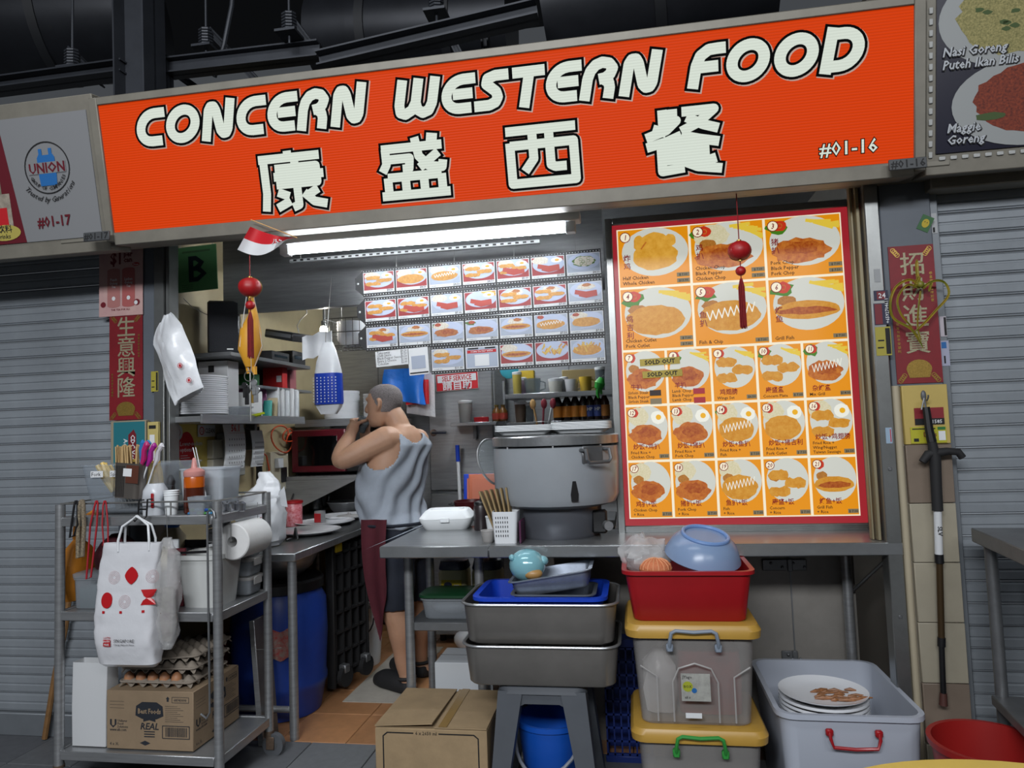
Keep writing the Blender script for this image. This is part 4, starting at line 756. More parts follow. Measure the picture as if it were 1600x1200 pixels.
gl = thing('glass_lid', 'round glass pan lid with steel rim leaning on the rice cooker', 'lid', at(773, 722, .45), rot=(0, math.radians(72), math.radians(-30))); MB().lathe([(.105, 0), (.09, .018), (.05, .032), (.012, .036)], n=32, cap0=False).build('dome', GLASS, gl); MB().tube([(.105*math.cos(a), .105*math.sin(a), 0) for a in [2*PI*k/36 for k in range(36)]], .005, 8, True).build('rim', STEEL, gl); MB().lathe([(.01, .036), (.02, .045), (.022, .06), (.01, .064)], n=14).build('knob', BLACK, gl)

o = thing('mixing_bowl', 'large steel bowl resting on the blue barrel lid under the worktop', 'bowl', (-1.69, .60, .636)); MB().lathe([(.06, 0), (.08, .002), (.14, .05), (.17, .11), (.175, .112), (.165, .108), (.135, .052), (.075, .006)], n=36).build('bowl_body', STEEL, o); MB().tube([(.173*math.cos(a), .173*math.sin(a), .112) for a in [2*PI*k/36 for k in range(36)]], .004, 6, True).build('rim', STEEL, o)
o = thing('leaning_tray', 'thin steel tray leaning upright beside the worktop front leg', 'tray', (-1.60, .30, .008), rot=(0, math.radians(-4), 0)); MB().b2(-.006, .006, -.08, .06, 0, .52, .002).build('sheet', STEELD, o); MB().b2(-.012, .012, -.085, -.078, 0, .52, .002).build('edge', STEEL, o); MB().tube([(0, -.085, .40), (.06, -.075, .395), (.115, -.06, .395)], .0015, 5).build('tie_wire', WIRE, o)
o = thing('plastic_crate', 'dark maroon plastic crate on the floor behind the cart', 'crate', (-2.05, .50, .006)); tub(MB(), .19, .3, .34, .03, .92, .004, .012, .02).build('body', mat('maroon_crate', '4a1420', .45), o)
# ================================================================ SERVING COUNTER
CZ_ = .87
ct = thing('serving_counter', 'stainless serving counter under the rice cooker and the menu board', 'counter', (0, 0, 0))
MB().b2(-.978, -.55, .0, .56, CZ_-.045, CZ_, .004).build('top', STEELH, ct); MB().b2(-.548, .895, -.006, .40, CZ_-.045, CZ_, .004).build('top', STEELH, ct)
for x, y in ((-.925, .19), (-.925, .5), (-.63, .19), (-.63, .5), (.80, .34)): MB().cyl((x, y, 0), (x, y, CZ_-.045), .019, 14).build('leg', STEEL, ct)
sh_ = MB().b2(-.93, -.61, .19, .52, .50, .535, .003).build('under_shelf', STEELD, ct)
MB().tube([(.86, .02, CZ_-.05), (.83, .38, .62)], .006, 6).build('stay', STEELD, ct)
# menu lightbox
mb_ = thing('menu_board', 'large illuminated orange menu board with twenty one numbered dishes in a red border', 'menu', (0, .30, 0))
BX0, BX1, BZ0, BZ1 = -.042, .878, .897, 2.131
bf = MB(); fw_ = .03
bf.b2(BX0-fw_, BX0, -.012, .09, BZ0-fw_, BZ1+fw_, .003).b2(BX1, BX1+fw_, -.012, .09, BZ0-fw_, BZ1+fw_, .003).b2(BX0, BX1, -.012, .09, BZ0-fw_, BZ0, .003).b2(BX0, BX1, -.012, .09, BZ1, BZ1+fw_, .003)
for k in range(3): bf.b2(BX0-fw_+.005+.008*k, BX0-fw_+.009+.008*k, -.015, -.012, BZ0, BZ1).b2(BX1+.005+.008*k, BX1+.009+.008*k, -.015, -.012, BZ0, BZ1).b2(BX0, BX1, -.015, -.012, BZ0-fw_+.005+.008*k, BZ0-fw_+.009+.008*k)
bf.b2(BX0, BX1, .085, .09, BZ0, BZ1); bf.build('frame', ALU, mb_)
EM = .80
def lp(name, col, e=1.0, var=0, scale=60, col2=None): return mat('lit_'+name, col, .4, 0, var, scale, emis=EM*e, col2=col2)
L_RED = lp('red_border', 'b02a34', .85); L_OR = lp('orange', 'f29a12', .95); L_WH = lp('white', 'fff3d6'); L_PL = lp('plate', 'e4e6dc', .85); L_FR = lp('fried', 'd48a1c', .9, .1, 70, 'e8ab44'); L_GR = lp('grilled', 'b2501a', .9, .1, 60, 'dd8a34')
L_FF = lp('fries', 'f0cf45', .95); L_RI = lp('rice', 'f0e6c8', .9, .1, 160, 'd8d0a0'); L_EG = lp('egg', 'fbfbee', .95); L_YK = lp('yolk', 'f3b51c'); L_TO = lp('tomato', 'd43a1e', .9); L_GN = lp('lettuce', '4f8f22', .8); L_BN = lp('beans', 'c98a3a', .9, .1, 200, 'a86420'); L_CH = lp('chicken', 'd9992a', .95, .1, 40, 'efb54a'); L_IN = mat('lit_ink', '2a120a', .5); L_RI2 = lp('red_text', 'a01420', .6); L_LINE = mat('lit_line', '9a5c10', .5, emis=.3)
MB().b2(BX0, BX1, -.004, .0, BZ0, BZ1).build('border_panel', L_RED, mb_, smooth=False)
OX0, OX1 = BX0+.018, BX1-.026; OZ1, OZ0 = at(1130, 347, .3).z, at(1160, 808, .3).z
MB().b2(OX0, OX1, -.006, -.003, OZ0, OZ1).build('white_panel', L_WH, mb_, smooth=False)
rows = [OZ1, at(1135, 441, .3).z, at(1135, 541, .3).z, at(1147, 628, .3).z, at(1153, 716.5, .3).z, OZ0]
def food(p, K, kind, x, z, w_, h, R, y):
    """a dish printed in the box x..x+w_, z..z+h"""
    cx, cz = x+w_*.52, z+h*.56; w_, h = w_*1.3, h*1.25; g = lambda k: K[k]
    xm = x+w_/1.3-.003
    p.ell(g('pl'), cx, cz, w_*.365, h*.345, 30, y); y -= .0003
    if 'F' in kind:
        for k in range(7): a = R.uniform(-.5, .1); q0 = (cx+w_*(.02+.05*k*.8), cz+h*(.28-.015*k)); p.line(g('ff'), [(min(q0[0], xm-w_*.06), q0[1]), (min(xm, q0[0]+w_*.22*math.cos(a)), q0[1]+h*.22*math.sin(a))], w_*.018, y-.00002*k)
    if 'L' in kind: p.blob(g('gn'), cx-w_*.27, cz+h*.20, w_*.12, h*.09, R, 12, .3, y)
    if 'T' in kind: p.blob(g('to'), cx-w_*.25, cz+h*.23, w_*.075, h*.075, R, 12, .12, y-.0004); p.ring(g('gr'), cx-w_*.25, cz+h*.23, w_*.02, w_*.03, 10, y-.0005)
    if 'R' in kind: p.blob(g('ri'), cx-w_*.18, cz+h*.17, w_*.19, h*.16, R, 20, .08, y-.0002)
    if 'E' in kind: p.blob(g('eg'), cx+w_*.19, cz+h*.15, w_*.13, h*.11, R, 16, .07, y-.0003); p.ell(g('yk'), cx+w_*.2, cz+h*.15, w_*.05, h*.045, 14, y-.0005)
    if 'B' in kind: p.blob(g('bn'), cx-w_*.22, cz+h*.05, w_*.1, h*.07, R, 14, .12, y-.0003)
    if 'C' in kind: p.blob(g('ch'), cx, cz-h*.06, w_*.25, h*.2, R, 26, .05, y-.0002); p.blob(g('ch'), cx+w_*.0, cz+h*.12, w_*.17, h*.16, R, 20, .05, y-.0003); p.blob(g('ch'), cx-w_*.17, cz+h*.13, w_*.06, h*.12, R, 14, .1, y-.0004); p.blob(g('ch'), cx+w_*.17, cz+h*.15, w_*.07, h*.09, R, 14, .1, y-.0004); p.line(g('gr'), [(cx-w_*.15, cz+h*.05), (cx-w_*.09, cz+h*.15)], w_*.008, y-.0006)
    if 'G' in kind: p.blob(g('gr'), cx-w_*.05, cz-h*.13, w_*.30, h*.17, R, 26, .12, y-.0006); p.blob(g('gr2'), cx-w_*.02, cz-h*.10, w_*.17, h*.09, R, 18, .25, y-.0008)
    if 'X' in kind: p.blob(g('fr'), cx-w_*.03, cz-h*.1, w_*.32, h*.2, R, 28, .05, y-.0006)
    if 'W' in kind:
        p.line(g('wh'), [(cx-w_*.27+w_*.032*k, cz-h*(.15 if k % 2 else .03)+h*.006*k) for k in range(17)], w_*.006, y-.001)
    if 'N' in kind:
        for k in range(6): p.blob(g('fr'), cx+w_*(-.22+.14*(k % 4)), cz+h*(-.18+.13*(k//2 % 3)), w_*.12, h*.085, R, 14, .18, y-.0006-.00005*k)
    if 'S' in kind:
        for k in range(2): p.line(g('to2'), [(cx-w_*.25+w_*.1*k, cz-h*.05-h*.1*k), (cx, cz-h*.16-h*.08*k), (cx+w_*.25, cz-h*.12-h*.06*k)], w_*.05, y-.0007-.0001*k)
    if 'P' in kind: p.blob(g('ri'), cx, cz+h*.14, w_*.2, h*.13, R, 26, .25, y-.0004); p.blob(g('gr'), cx+w_*.02, cz+h*.2, w_*.1, h*.07, R, 14, .2, y-.0006)
    if 'Q' in kind:
        p.blob(g('gn'), cx, cz, w_*.26, h*.22, R, 30, .1, y-.0003); p.blob(g('ri'), cx, cz, w_*.24, h*.2, R, 30, .14, y-.0004)
        for k in range(9): p.ring(g('gn'), cx+R.uniform(-.13, .13)*w_, cz+R.uniform(-.1, .1)*h, w_*.03, w_*.036, 10, y-.0005-.00002*k)
    if 'Z' in kind:
        for k in range(22): a = R.uniform(.6, 2.4); q0 = (cx+w_*R.uniform(-.24, .24), cz+h*R.uniform(-.22, .08)); p.line(g('ff' if k % 3 else 'fr'), [q0, (q0[0]+w_*.12*math.cos(a), q0[1]+h*.2*math.sin(a))], w_*.016, y-.0003-.00002*k)
    if 'H' in kind: p.blob(g('fr'), cx-w_*.02, cz-h*.08, w_*.34, h*.12, R, 24, .04, y-.0006); p.blob(g('gr2'), cx-w_*.02, cz-h*.09, w_*.28, h*.05, R, 20, .2, y-.0008)
KL = dict(pl=L_PL, ff=L_FF, gn=L_GN, to=L_TO, ri=L_RI, eg=L_EG, yk=L_YK, bn=L_BN, ch=L_CH, gr=L_GR, gr2=lp('glaze', 'a33c14', .8, .1, 90, 'd47a2c'), fr=L_FR, wh=L_EG, to2=L_TO)
R = random.Random(11)
MENU = [[('1', 'C', ('Half Chicken', 'Whole Chicken'), ('$ 7.00', '$13.90'), '炸鸡'), ('2', 'FLTBRG', ('Chicken Chop', 'Black Pepper', 'Chicken Chop'), ('$ 7.00', '$ 7.50'), '鸡扒'), ('3', 'FLTG', ('Pork Chop', 'Black Pepper', 'Pork Chop'), ('$ 7.00', '$ 7.50'), '猪扒')],
        [('4', 'FLTBX', ('Chicken Cutlet', 'Pork Cutlet'), ('$ 7.00', '$ 7.00'), '鸡吉利'), ('5', 'FLTBXW', ('Fish & Chip',), ('$ 7.00',), '鱼扒'), ('6', 'FLTBH', ('Grill Fish',), ('$ 7.00',), '烤鱼')],
        [('7', 'BTG', ('Sirloin Steak', 'Black Pepper', 'Sirloin Steak'), (), '牛扒'), ('8', 'FLTG', ('Lamb Chop', 'Black Pepper', 'Lamb Chop'), (), '羊扒'), ('9', 'FTN', ('Wings Set',), ('$6.50',), '鸡翅膀'), ('10', 'FLTN', ('Concern Plate',), ('$ 7.00',), '康盛盘'), ('11', 'FLTGW', ('Mix Grill',), ('$14.00',), '杂烤盘')],
        [('12', 'RTEG', ('Fried Rice +', 'Chicken Chop'), ('$9.00',), '炒饭+鸡扒'), ('13', 'RTLEG', ('Fried Rice +', 'Pork Chop'), ('$ 7.50',), '炒饭+猪扒'), ('14', 'RTLEXW', ('Fried Rice +', 'Fish'), ('$ 7.50',), '炒饭+鱼扒'), ('15', 'RTEX', ('Fried Rice +', 'Pork Cutlet'), ('$ 7.50',), '炒饭+猪吉利'), ('16', 'RTEN', ('Fried Rice +', 'Wing/Nugget', 'Taiwan Sausage'), ('$6.50',), '炒饭+鸡翅膀')],
        [('17', 'RBG', ('Chicken Chop', '+ Rice'), ('$ 7.00',), '鸡扒+饭'), ('18', 'RBG', ('Pork Chop', '+ Rice'), ('$ 7.00',), '猪扒+饭'), ('19', 'RBXW', ('Fish', '+ Rice'), ('$ 7.00',), '鱼扒+饭'), ('20', 'BN', ('Concern', '+ Rice'), ('$ 7.00',), '康盛+饭'), ('21', 'TBH', ('Grill Fish', '+ Rice'), ('$ 7.00',), '烤鱼+饭')]]
STK = mat('price_sticker', '9a8c6c', .5, emis=.5)
for r_, row in enumerate(MENU):
    n = len(row); z1_, z0_ = rows[r_]-.005, rows[r_+1]+.005; cw = (OX1-OX0)/n
    for c_, (num, kind, names, prices, han) in enumerate(row):
        x = OX0+cw*c_+.005; w_ = cw-.010; h = z1_-z0_; big = n == 3
        p = Print(); p.rect(L_OR, x, z0_, x+w_, z1_, -.0068); food(p, KL, kind, x, z0_+h*(.04 if big else .12), w_, h*(.98 if big else .9), R, -.0074); dp_ = p.build('dish_picture', mb_); TXT = Print()
        yT = -.0098; r0 = .019 if big else .015; bx, bz = x+r0*1.5, z1_-r0*1.6
        TXT.ell(L_RI2, bx, bz, r0*1.18, r0*1.18, 12, yT); TXT.ell(L_WH, bx, bz, r0, r0, 14, yT-.0002); TXT.text(L_RI2, num, bx, bz-r0*.55, r0*1.6, .02, yT-.0004, .8, .2, align='c')
        if big:
            hs = .03; zz = z0_+h*(.55 if len(names) > 2 or num == '3' else .46)
            for k, ch in enumerate(han):
                TXT.text(L_RI2, ch, x+.018, zz-.034*k, hs, .015, yT-.0002)
            ls, z_ = .0205, z0_+.008+.0215*(len(names)-1)
        else:
            ls = .0165; z_ = z0_+.007+.0175*(len(names)-1); TXT.text(L_RI2, han, x+w_*.14, z_+.02, .025, .015, yT-.0002, .92)
        for k, t in enumerate(names): TXT.text(L_IN, t, x+.012, z_-k*(ls+.001), ls, .012, yT, .98)
        for k, t in enumerate(prices):
            sw = .05 if big else .038; zz = z0_+.006+(.024*(len(prices)-1-k) if big else 0)
            o = MB().b2(-sw/2, sw/2, -.0012, 0, 0, .016).build('price_sticker', STK, mb_, (x+w_-sw/2-.002, -.0104, zz)); q = Print(); q.text(INK, t, 0, .003, .013, .01, -.0016, align='c'); q.build('price_print', o)
        TXT.build('dish_lettering', dp_)
for (px, py, rz) in ((1000, 568, 0), (1004, 587, 0)):
    a = at(px, py, .287); sw, h_ = 61*mpp(a), 11*mpp(a); o = MB().b2(0, sw, -.002, 0, 0, h_, .0005).build('sold_out_strip', mat('brass_strip', 'a08c32', .4, .2), mb_, (a.x, -.013, a.z-.012), (0, math.radians(-1.2), 0)); q = Print(); q.text(INK, 'SOLD OUT', sw/2, h_*.2, h_*.85, .03, -.0026, align='c'); q.build('strip_print', o)
for px, py, m in ((1015, 611, L_IN), (1016, 624, STK), (1083, 608, L_RED), (1084, 622, L_RED)):
    a = at(px, py, .288); MB().b2(0, .045, -.0015, 0, 0, .023).build('cover_sticker', m, mb_, (a.x, -.012, a.z-.02))
# ---------------------------------------------------------------- film strip photo menus
FS = mat('film_black', '17171a', .5); FH = mat('film_hole', 'bfc2c4', .5)
def pp(n, col, var=0, scale=90, col2=None): return mat('photo_'+n, col, .45, 0, var, scale, col2=col2)
KP = dict(pl=pp('plate', 'aab4cc'), ff=pp('fries', 'c9a548'), gn=pp('green', '4c6a2a'), to=pp('tomato', '9c3022'), ri=pp('rice', 'd3d2cc', .1, 200, 'b8a890'), eg=pp('egg', 'dcdcd8'), yk=pp('yolk', 'd39a1c'), bn=pp('beans', 'a86c34'), ch=pp('chicken', 'c48a34'), gr=pp('grill', '8a4a22', .1, 120, 'b0703a'), gr2=pp('glaze', '7c3418', .1, 120, 'a85c2c'), fr=pp('fried', 'a8702a', .1, 120, 'c99545'), wh=pp('egg', 'dcdcd8'), to2=pp('sausage', 'a2382c'))
PRED = pp('red_cloth', '8c2428'); PGRY = pp('backdrop', '9aa3b4')
SROW = [(((565, 426), (567.5, 464)), ((937.5, 387), (941, 432)), 7, ('$4.50', '$4.50', '$4.50', '$4.50', '$5.00', '$5.00', '$4.50'), ('REN', 'REX', 'REXW', 'REN', 'RENS', 'RES', 'Q'), 'top'),
        (((568, 468), (570.5, 508)), ((941, 434), (944, 477)), 7, ('$5.00', '$5.00', '$7.00', '$7.00', '$7.00', '$7.00', '$7.00'), ('EN', 'ENS', 'RES', 'FES', 'PN', 'PN', 'PS'), 'second'),
        (((571, 511), (572.5, 549)), ((944, 479), (946, 523)), 7, ('$5.00', '$7.00', '$7.50', '$8.00', '$9.00', '$7.50', '$7.50'), ('PNS', 'PH', 'LTRG', 'LTG', 'PH', 'TXW', 'TRX'), 'third'),
        (((674, 541), (674.5, 585)), ((946, 526), (948, 568)), 5, ('$11.00', '', '$5.00', '$5.50', '$5.00'), ('RN', None, 'RH', 'Z', 'ZX'), 'bottom')]
SY = .345
for (lt, lb_), (rt, rb_), n, prices, kinds, nm in SROW:
    a = at(*lb_, SY); b = at(*rb_, SY); c = at(*lt, SY); d = at(*rt, SY); L_ = (b-a).length; ang = math.atan2(b.z-a.z, b.x-a.x); H_ = ((c-a).length+(d-b).length)/2*1.03
    o = thing('photo_menu_strip', 'film strip style menu of dish photographs, %s row under the light' % nm, 'menu', a, rot=(0, -ang, 0))
    bd_ = MB(); bd_.b2(0, L_, 0, .003, 0, H_)
    if n == 7: bd_.prism([(-.035, H_*.30), (0, .004), (0, H_-.004), (-.035, H_*.70)], .003)
    bd_.build('film_band', FS, o); hb = MB()
    nh = int(L_/.0125)
    for k in range(nh):
        for z in (.005, H_-.009): hb.b2((k+.35)*L_/nh, (k+.68)*L_/nh, -.0006, 0, z, z+.0035)
    ho = hb.build('sprocket_holes', FH, o); ho['kind'] = 'stuff'
    if n == 7: MB().ball((-.022, -.001, H_*.5), (.005, .002, .005), 8).build('eyelet', FH, o)
    for k in range(n):
        x0 = L_*k/n+.004; w_ = L_/n-.008; zb = .014; h = H_-.028
        cdm = MB().b2(0, w_, -.002, 0, 0, h).build('photo_card', PAPER, o, (x0, -.0008, zb), smooth=False); p = Print()
        if kinds[k] is None:
            p.rect(PGRY, .004, .004, w_-.004, h-.004, -.0028); p.rect(REDINK, .008, h*.70, w_-.008, h*.84, -.0032); p.text(PAPER, 'SCAN TO PAY WITH', w_/2, h*.735, .0105, .02, -.0036, align='c'); p.rect(INK, w_*.08, h*.88, w_*.4, h*.95, -.0032); p.rect(INK, w_*.6, h*.88, w_*.92, h*.95, -.0032); p.rect(PAPER, w_*.28, h*.1, w_*.72, h*.62, -.0034)
        else:
            p.rect(PRED if (k*3+n) % 4 != 1 and nm != 'third' else PGRY, .003, h*.14, w_-.003, h-.003, -.0028); food(p, KP, kinds[k], 0, h*.12, w_, h*.9, R, -.0032)
            p.text(INK, 'set with rice', w_*.06, h*.035, .0075, 0, -.0036); p.text(INK, prices[k], w_*.96, h*.03, .013, .01, -.0046, align='r')
        p.build('photo_print', cdm)
    if nm == 'top':
        for x in (.15, .4, .65, .9): MB().tube([(L_*x, .001, H_), (L_*x, .008, H_+.10)], .001, 5).build('hanger_wire', WIRE, o)
    else:
        for x in (.2, .8): MB().tube([(L_*x, .001, H_), (L_*x, .001, H_+.012)], .001, 5).build('hanger_wire', WIRE, o)
def price_card(label, px0, py0, px1, py1, lines, qr):
    a, b = at(px0, py1, SY-.01), at(px1, py0, SY-.01); o = thing('price_card', label, 'card', a, rot=(0, math.radians(-3), 0)); W_, H_ = b.x-a.x, b.z-a.z
    MB().b2(0, W_, 0, .002, 0, H_).build('card', PAPER, o); p = Print()
    for k, (l, r_) in enumerate(lines): p.text(INK, l, W_*.05, H_*(.82-.18*k), .0155, 0, -.001, .9); p.text(INK, r_, W_*.95, H_*(.82-.18*k), .0155, 0, -.001, .8, align='r')
    if qr: p.rect(PGRY, W_*.15, H_*.22, W_*.85, H_*.7, -.001); p.rect(INK, W_*.04, H_*.05, W_*.96, H_*.1, -.001)
    p.build('print', o); MB().tube([(W_*.5, .001, H_), (W_*.5, .008, H_+.03)], .001, 5).build('hanger_wire', WIRE, o)
price_card('laminated price list card with small black lines under the photo strips', 588, 547, 639, 574, (('Take-away', '$0.20'), ('Chilli Sauce', '$0.50'), ('Black Pepper Sauce', '$0.50'), ('Extra 2 Cheese', '$1.00'), ('Coleslaw', '$2.00')), 0)
price_card('white payment card beside the price list above the man', 640, 543, 670, 587, (), 1)
# ---------------------------------------------------------------- hanging ornaments in front
RS = mat('red_silk', 'a01418', .45, 0, .1, 30); RT = mat('red_tassel', '7c0f14', .7, 0, .2, 90)
def lantern(label, px, ytop, y1, r1, y2, r2, yt0, yt1, Y, dx=0):
    a = at(px, ytop, Y); s_ = mpp(a); o = thing('lantern_ornament', label, 'ornament', a); Z = lambda py: at(px+dx*(py-ytop)/200, py, Y).z-a.z
    MB().cyl((0, 0, 0), (0, 0, Z(y1)+r1*s_), .002, 6).build('cord', RT, o)
    b = MB(); n = 24; R1 = r1*s_
    rings = []
    for i in range(11):
        t = -PI/2+PI*i/10; rings.append([((R1*math.cos(t)*(1+.03*math.cos(8*u))+.004)*math.cos(u), (R1*math.cos(t)*(1+.03*math.cos(8*u))+.004)*math.sin(u), Z(y1)+R1*.93*math.sin(t)) for u in [2*PI*j/n for j in range(n)]])
    b.loft(rings).build('lantern_body', RS, o)
    rb = MB()
    for k in range(4): u = k*PI/4+.3; rb.tube([((R1*1.04*math.cos(t)+.003)*math.cos(u), (R1*1.04*math.cos(t)+.003)*math.sin(u), Z(y1)+R1*.95*math.sin(t)) for t in [2*PI*i/20 for i in range(20)]], .0015, 5, True)
    rb.build('gold_braid', GOLD, o); MB().cyl((0, 0, Z(y1)+R1*.8), (0, 0, Z(y1)+R1*1.05), .008, 10).cyl((0, 0, Z(y1)-R1*1.05), (0, 0, Z(y1)-R1*.8), .008, 10).build('gold_cap', GOLD, o)
    MB().ball((0, 0, Z(y2)), (r2*s_, r2*s_, r2*s_*.95), 14).build('bead', RS, o); MB().cyl((0, 0, Z(y1)), (0, 0, Z(yt0)), .002, 6).build('lower_cord', RT, o)
    t = MB()
    for k in range(26):
        u = k*2.4; q = (.3+.7*((k*7) % 26)/26)*.012; t.tube([(q*.3*math.cos(u), q*.3*math.sin(u), Z(yt0)), (q*math.cos(u), q*math.sin(u), Z(yt0)-.03), (q*1.1*math.cos(u), q*1.1*math.sin(u), Z(yt1)+.004*(k % 3))], .0016, 5)
    t.build('tassel', RT, o); return o
lantern('dark red silk lantern charm with tassel hanging before the menu board', 1150, 296, 392, 16, 424, 8, 436, 514, -.09)
hk = thing('ceiling_hook', 'small steel bracket holding the right lantern charm', 'hook', at(1149, 292, -.09)); MB().b2(-.008, .008, -.008, .008, 0, .03, .002).build('bracket', STEELD, hk); MB().tube([(0, 0, 0), (.006, 0, -.006), (0, 0, -.01)], .002, 5).build('hook', STEELD, hk)
lantern('bright red lantern charm hanging below the small flag', 390, 400, 449, 16, 477, 7.5, 488, 560, -.19)
# flag
fa = at(370, 400, -.20); s_ = mpp(fa); fgp = thing('paper_flag', 'small red and white flag with a crescent and stars', 'flag', fa)
def flagpt(u, v, off=0):
    # u along the length to the stick tip, v from bottom to top
    px = 370+(455-370)*u-(0 if u > .5 else 0); top = (392, 353) ; 
    b0, b1, t0, t1 = Vector((371, 390)), Vector((404, 400)), Vector((391, 354)), Vector((462, 372))
    b = b0.lerp(Vector((459, 372)), u)+Vector((0, 18*math.sin(PI*min(1, u*1.15))*.9)); t = t0.lerp(t1, u)+Vector((0, 4*math.sin(PI*u)))
    q = b.lerp(t, v); w = at(q.x, q.y, -.20+.02*math.sin(2.6*PI*u)+off)-fa; return w
fu = MB().sheet(lambda u, v: flagpt(u, v*.5), 14, 4, .0008); fu.build('white_half', PAPER, fgp); MB().sheet(lambda u, v: flagpt(u, .5+v*.5), 14, 4, .0008).build('red_half', mat('flag_red', 'c01622', .6), fgp)
MB().cyl(flagpt(1, .5)+Vector((.01, 0, 0)), flagpt(.0, 1)+Vector((-.004, .012, .03)), .002, 6).build('stick', WOOD, fgp)
stq = MB()
for u_, v_ in ((.62, .62), (.68, .7), (.72, .6), (.66, .54), (.6, .74)):
    c = flagpt(u_, v_, -.003); stq.ball(c, (.003, .0008, .003), 6)
stq.tube([flagpt(.55+.02*math.sin(t), .64+.14*math.cos(t), -.003) for t in [PI*k/8+.0 for k in range(9)]], .0012, 5); stq.build('crescent_and_stars', PAPER, fgp)
# yellow squeaky chicken in a net, with keys on a rod
ya = at(391, 462, -.08); s_ = mpp(ya); yc = thing('yellow_net_bag', 'long yellow rubber toy hanging in a white net behind the left lantern', 'toy', ya)
MB().tube([(.004, 0, 0), (.012, 0, -30*s_), (0, 0, -55*s_), (-.004, 0, -85*s_), (-.004, 0, -112*s_)], [.01, .018, .04, .045, .018], 14).build('toy_body', mat('yellow_rubber', 'd69a2c', .5), yc)
MB().tube([(.012, 0, -112*s_), (.016, 0, -124*s_)], [.012, .008], 8).tube([(-.012, 0, -112*s_), (-.012, 0, -122*s_)], [.01, .007], 8).build('toy_feet', mat('yellow_rubber', 'd69a2c'), yc); nt_ = MB()
for k in range(6): u = k*PI/3; nt_.tube([(.012*math.cos(u), .012*math.sin(u), .02), (.028*math.cos(u), .028*math.sin(u), -30*s_), (.047*math.cos(u), .047*math.sin(u), -80*s_), (.006*math.cos(u), .006*math.sin(u), -120*s_)], .0012, 5)
nt_.build('net', PAPER, yc); MB().cyl((0, 0, .0), (0, .0, .30), .0015, 5).build('cord', RT, yc)
ka = at(391, 590, -.08); ky = thing('key_bunch', 'bunch of keys and clips hanging on a long thin rod', 'keys', ka); MB().cyl((0, 0, .02), (0, 0, -.17), .003, 8).build('rod', WIRE, ky)
for k, (x, z, w_, h, m) in enumerate(((-.02, -.03, .014, .06, BLACK), (-.012, -.05, .018, .07, BLACK), (.016, -.02, .016, .06, STEEL), (.022, -.05, .02, .06, STEEL), (.008, -.06, .014, .05, GOLD))):
    MB().box((x, -.008+.003*k, z-h*.3), (w_, .003, h), .0014).cyl((x, -.011+.003*k, z), (x, -.004+.003*k, z), w_*.8, 12).build('key', m, ky)
MB().tube([(.02*math.cos(a), -.008, .005+.02*math.sin(a)) for a in [2*PI*k/16 for k in range(16)]], .0015, 5, True).build('ring', WIRE, ky)
# ---------------------------------------------------------------- on the counter
kc = Vector((-.312, .275, CZ_))
rc = thing('rice_cooker', 'big white commercial gas rice cooker on the counter', 'rice cooker', kc)
MB().lathe([(.165, 0), (.172, .012), (.178, .105), (.178, .118)], n=48).build('burner_base', mat('burner_grey', '5c5f66', .35, .3), rc)
MB().lathe([(.178, .118), (.2, .122), (.238, .135), (.252, .165), (.256, .30), (.254, .355), (.246, .358), (.24, .33)], n=56).build('pot_body', mat('cooker_white', '92979c', .25, 0, .05, 4), rc)
MB().lathe([(.245, .362), (.258, .366), (.258, .398), (.25, .402), (.05, .408)], n=56).build('lid', STEELH, rc)
for a in (-2.3, -1.5, -.7): MB().box((.25*math.cos(a), .25*math.sin(a), .362), (.006, .006, .014)).build('lid_peg', STEEL, rc)
ha = math.radians(-50); hx, hy = math.cos(ha), math.sin(ha); tx, ty = -hy, hx
hh = MB(); P3 = lambda t, r_, z: (hx*r_+tx*t, hy*r_+ty*t, z)
hh.tube([P3(-.055, .25, .345), P3(-.055, .285, .345), P3(-.055, .292, .31), P3(-.045, .292, .298), P3(.045, .292, .298), P3(.055, .292, .31), P3(.055, .285, .345), P3(.055, .25, .345)], .007, 8).build('handle', STEELD, rc)
wl_ = MB().box((0, 0, 0), (.10, .012, .07), .006, M=MX(P3(0, .25, .325), ha+PI/2)).build('handle_recess', STEELD, rc)
wi = math.radians(-69); MB().prism([(-.013, -.045), (.013, -.045), (.015, -.02), (.006, .03), (-.006, .03), (-.015, -.02)], .004, MX((.257*math.cos(wi), .257*math.sin(wi), .20), wi+PI/2)).build('sight_window', BLACK, rc)
kn = thing('x', '', '', (0, 0, 0)); bpy.data.objects.remove(kn)
ka_ = math.radians(-25); MB().box((.19*math.cos(ka_), .19*math.sin(ka_), .06), (.06, .05, .09), .008).build('valve_housing', BLACK, rc); MB().cyl((.2, -.115, .05), (.21, -.145, .05), .018, 14).build('gas_knob', STEEL, rc)
for a in (.6, 2.2, 3.8, 5.4): MB().cyl((.15*math.cos(a), .15*math.sin(a), -.0005), (.15*math.cos(a), .15*math.sin(a), .01), .014, 8).build('foot', RUBBER, rc)
def foam_tray(label, c, rz, grp):
    o = thing('foam_tray', label, 'tray', c, rz, grp); tub(MB(), .22, .15, .02, .02, .86, .003, .006, .004).build('body', FOAM, o); return o
for k in range(4): foam_tray('white foam food tray in the left pile on the cooker lid', kc+Vector((-.115, -.06, .409+.006*k)), .08, 'left pile of foam trays')
for k in range(5): foam_tray('white foam food tray in the right pile on the cooker lid', kc+Vector((.115, -.05, .409+.006*k)), -.05, 'right pile of foam trays')
foam_tray('single white foam tray lying tilted across the rear of the piles', kc+Vector((-.03, .11, .409)), .25, None)
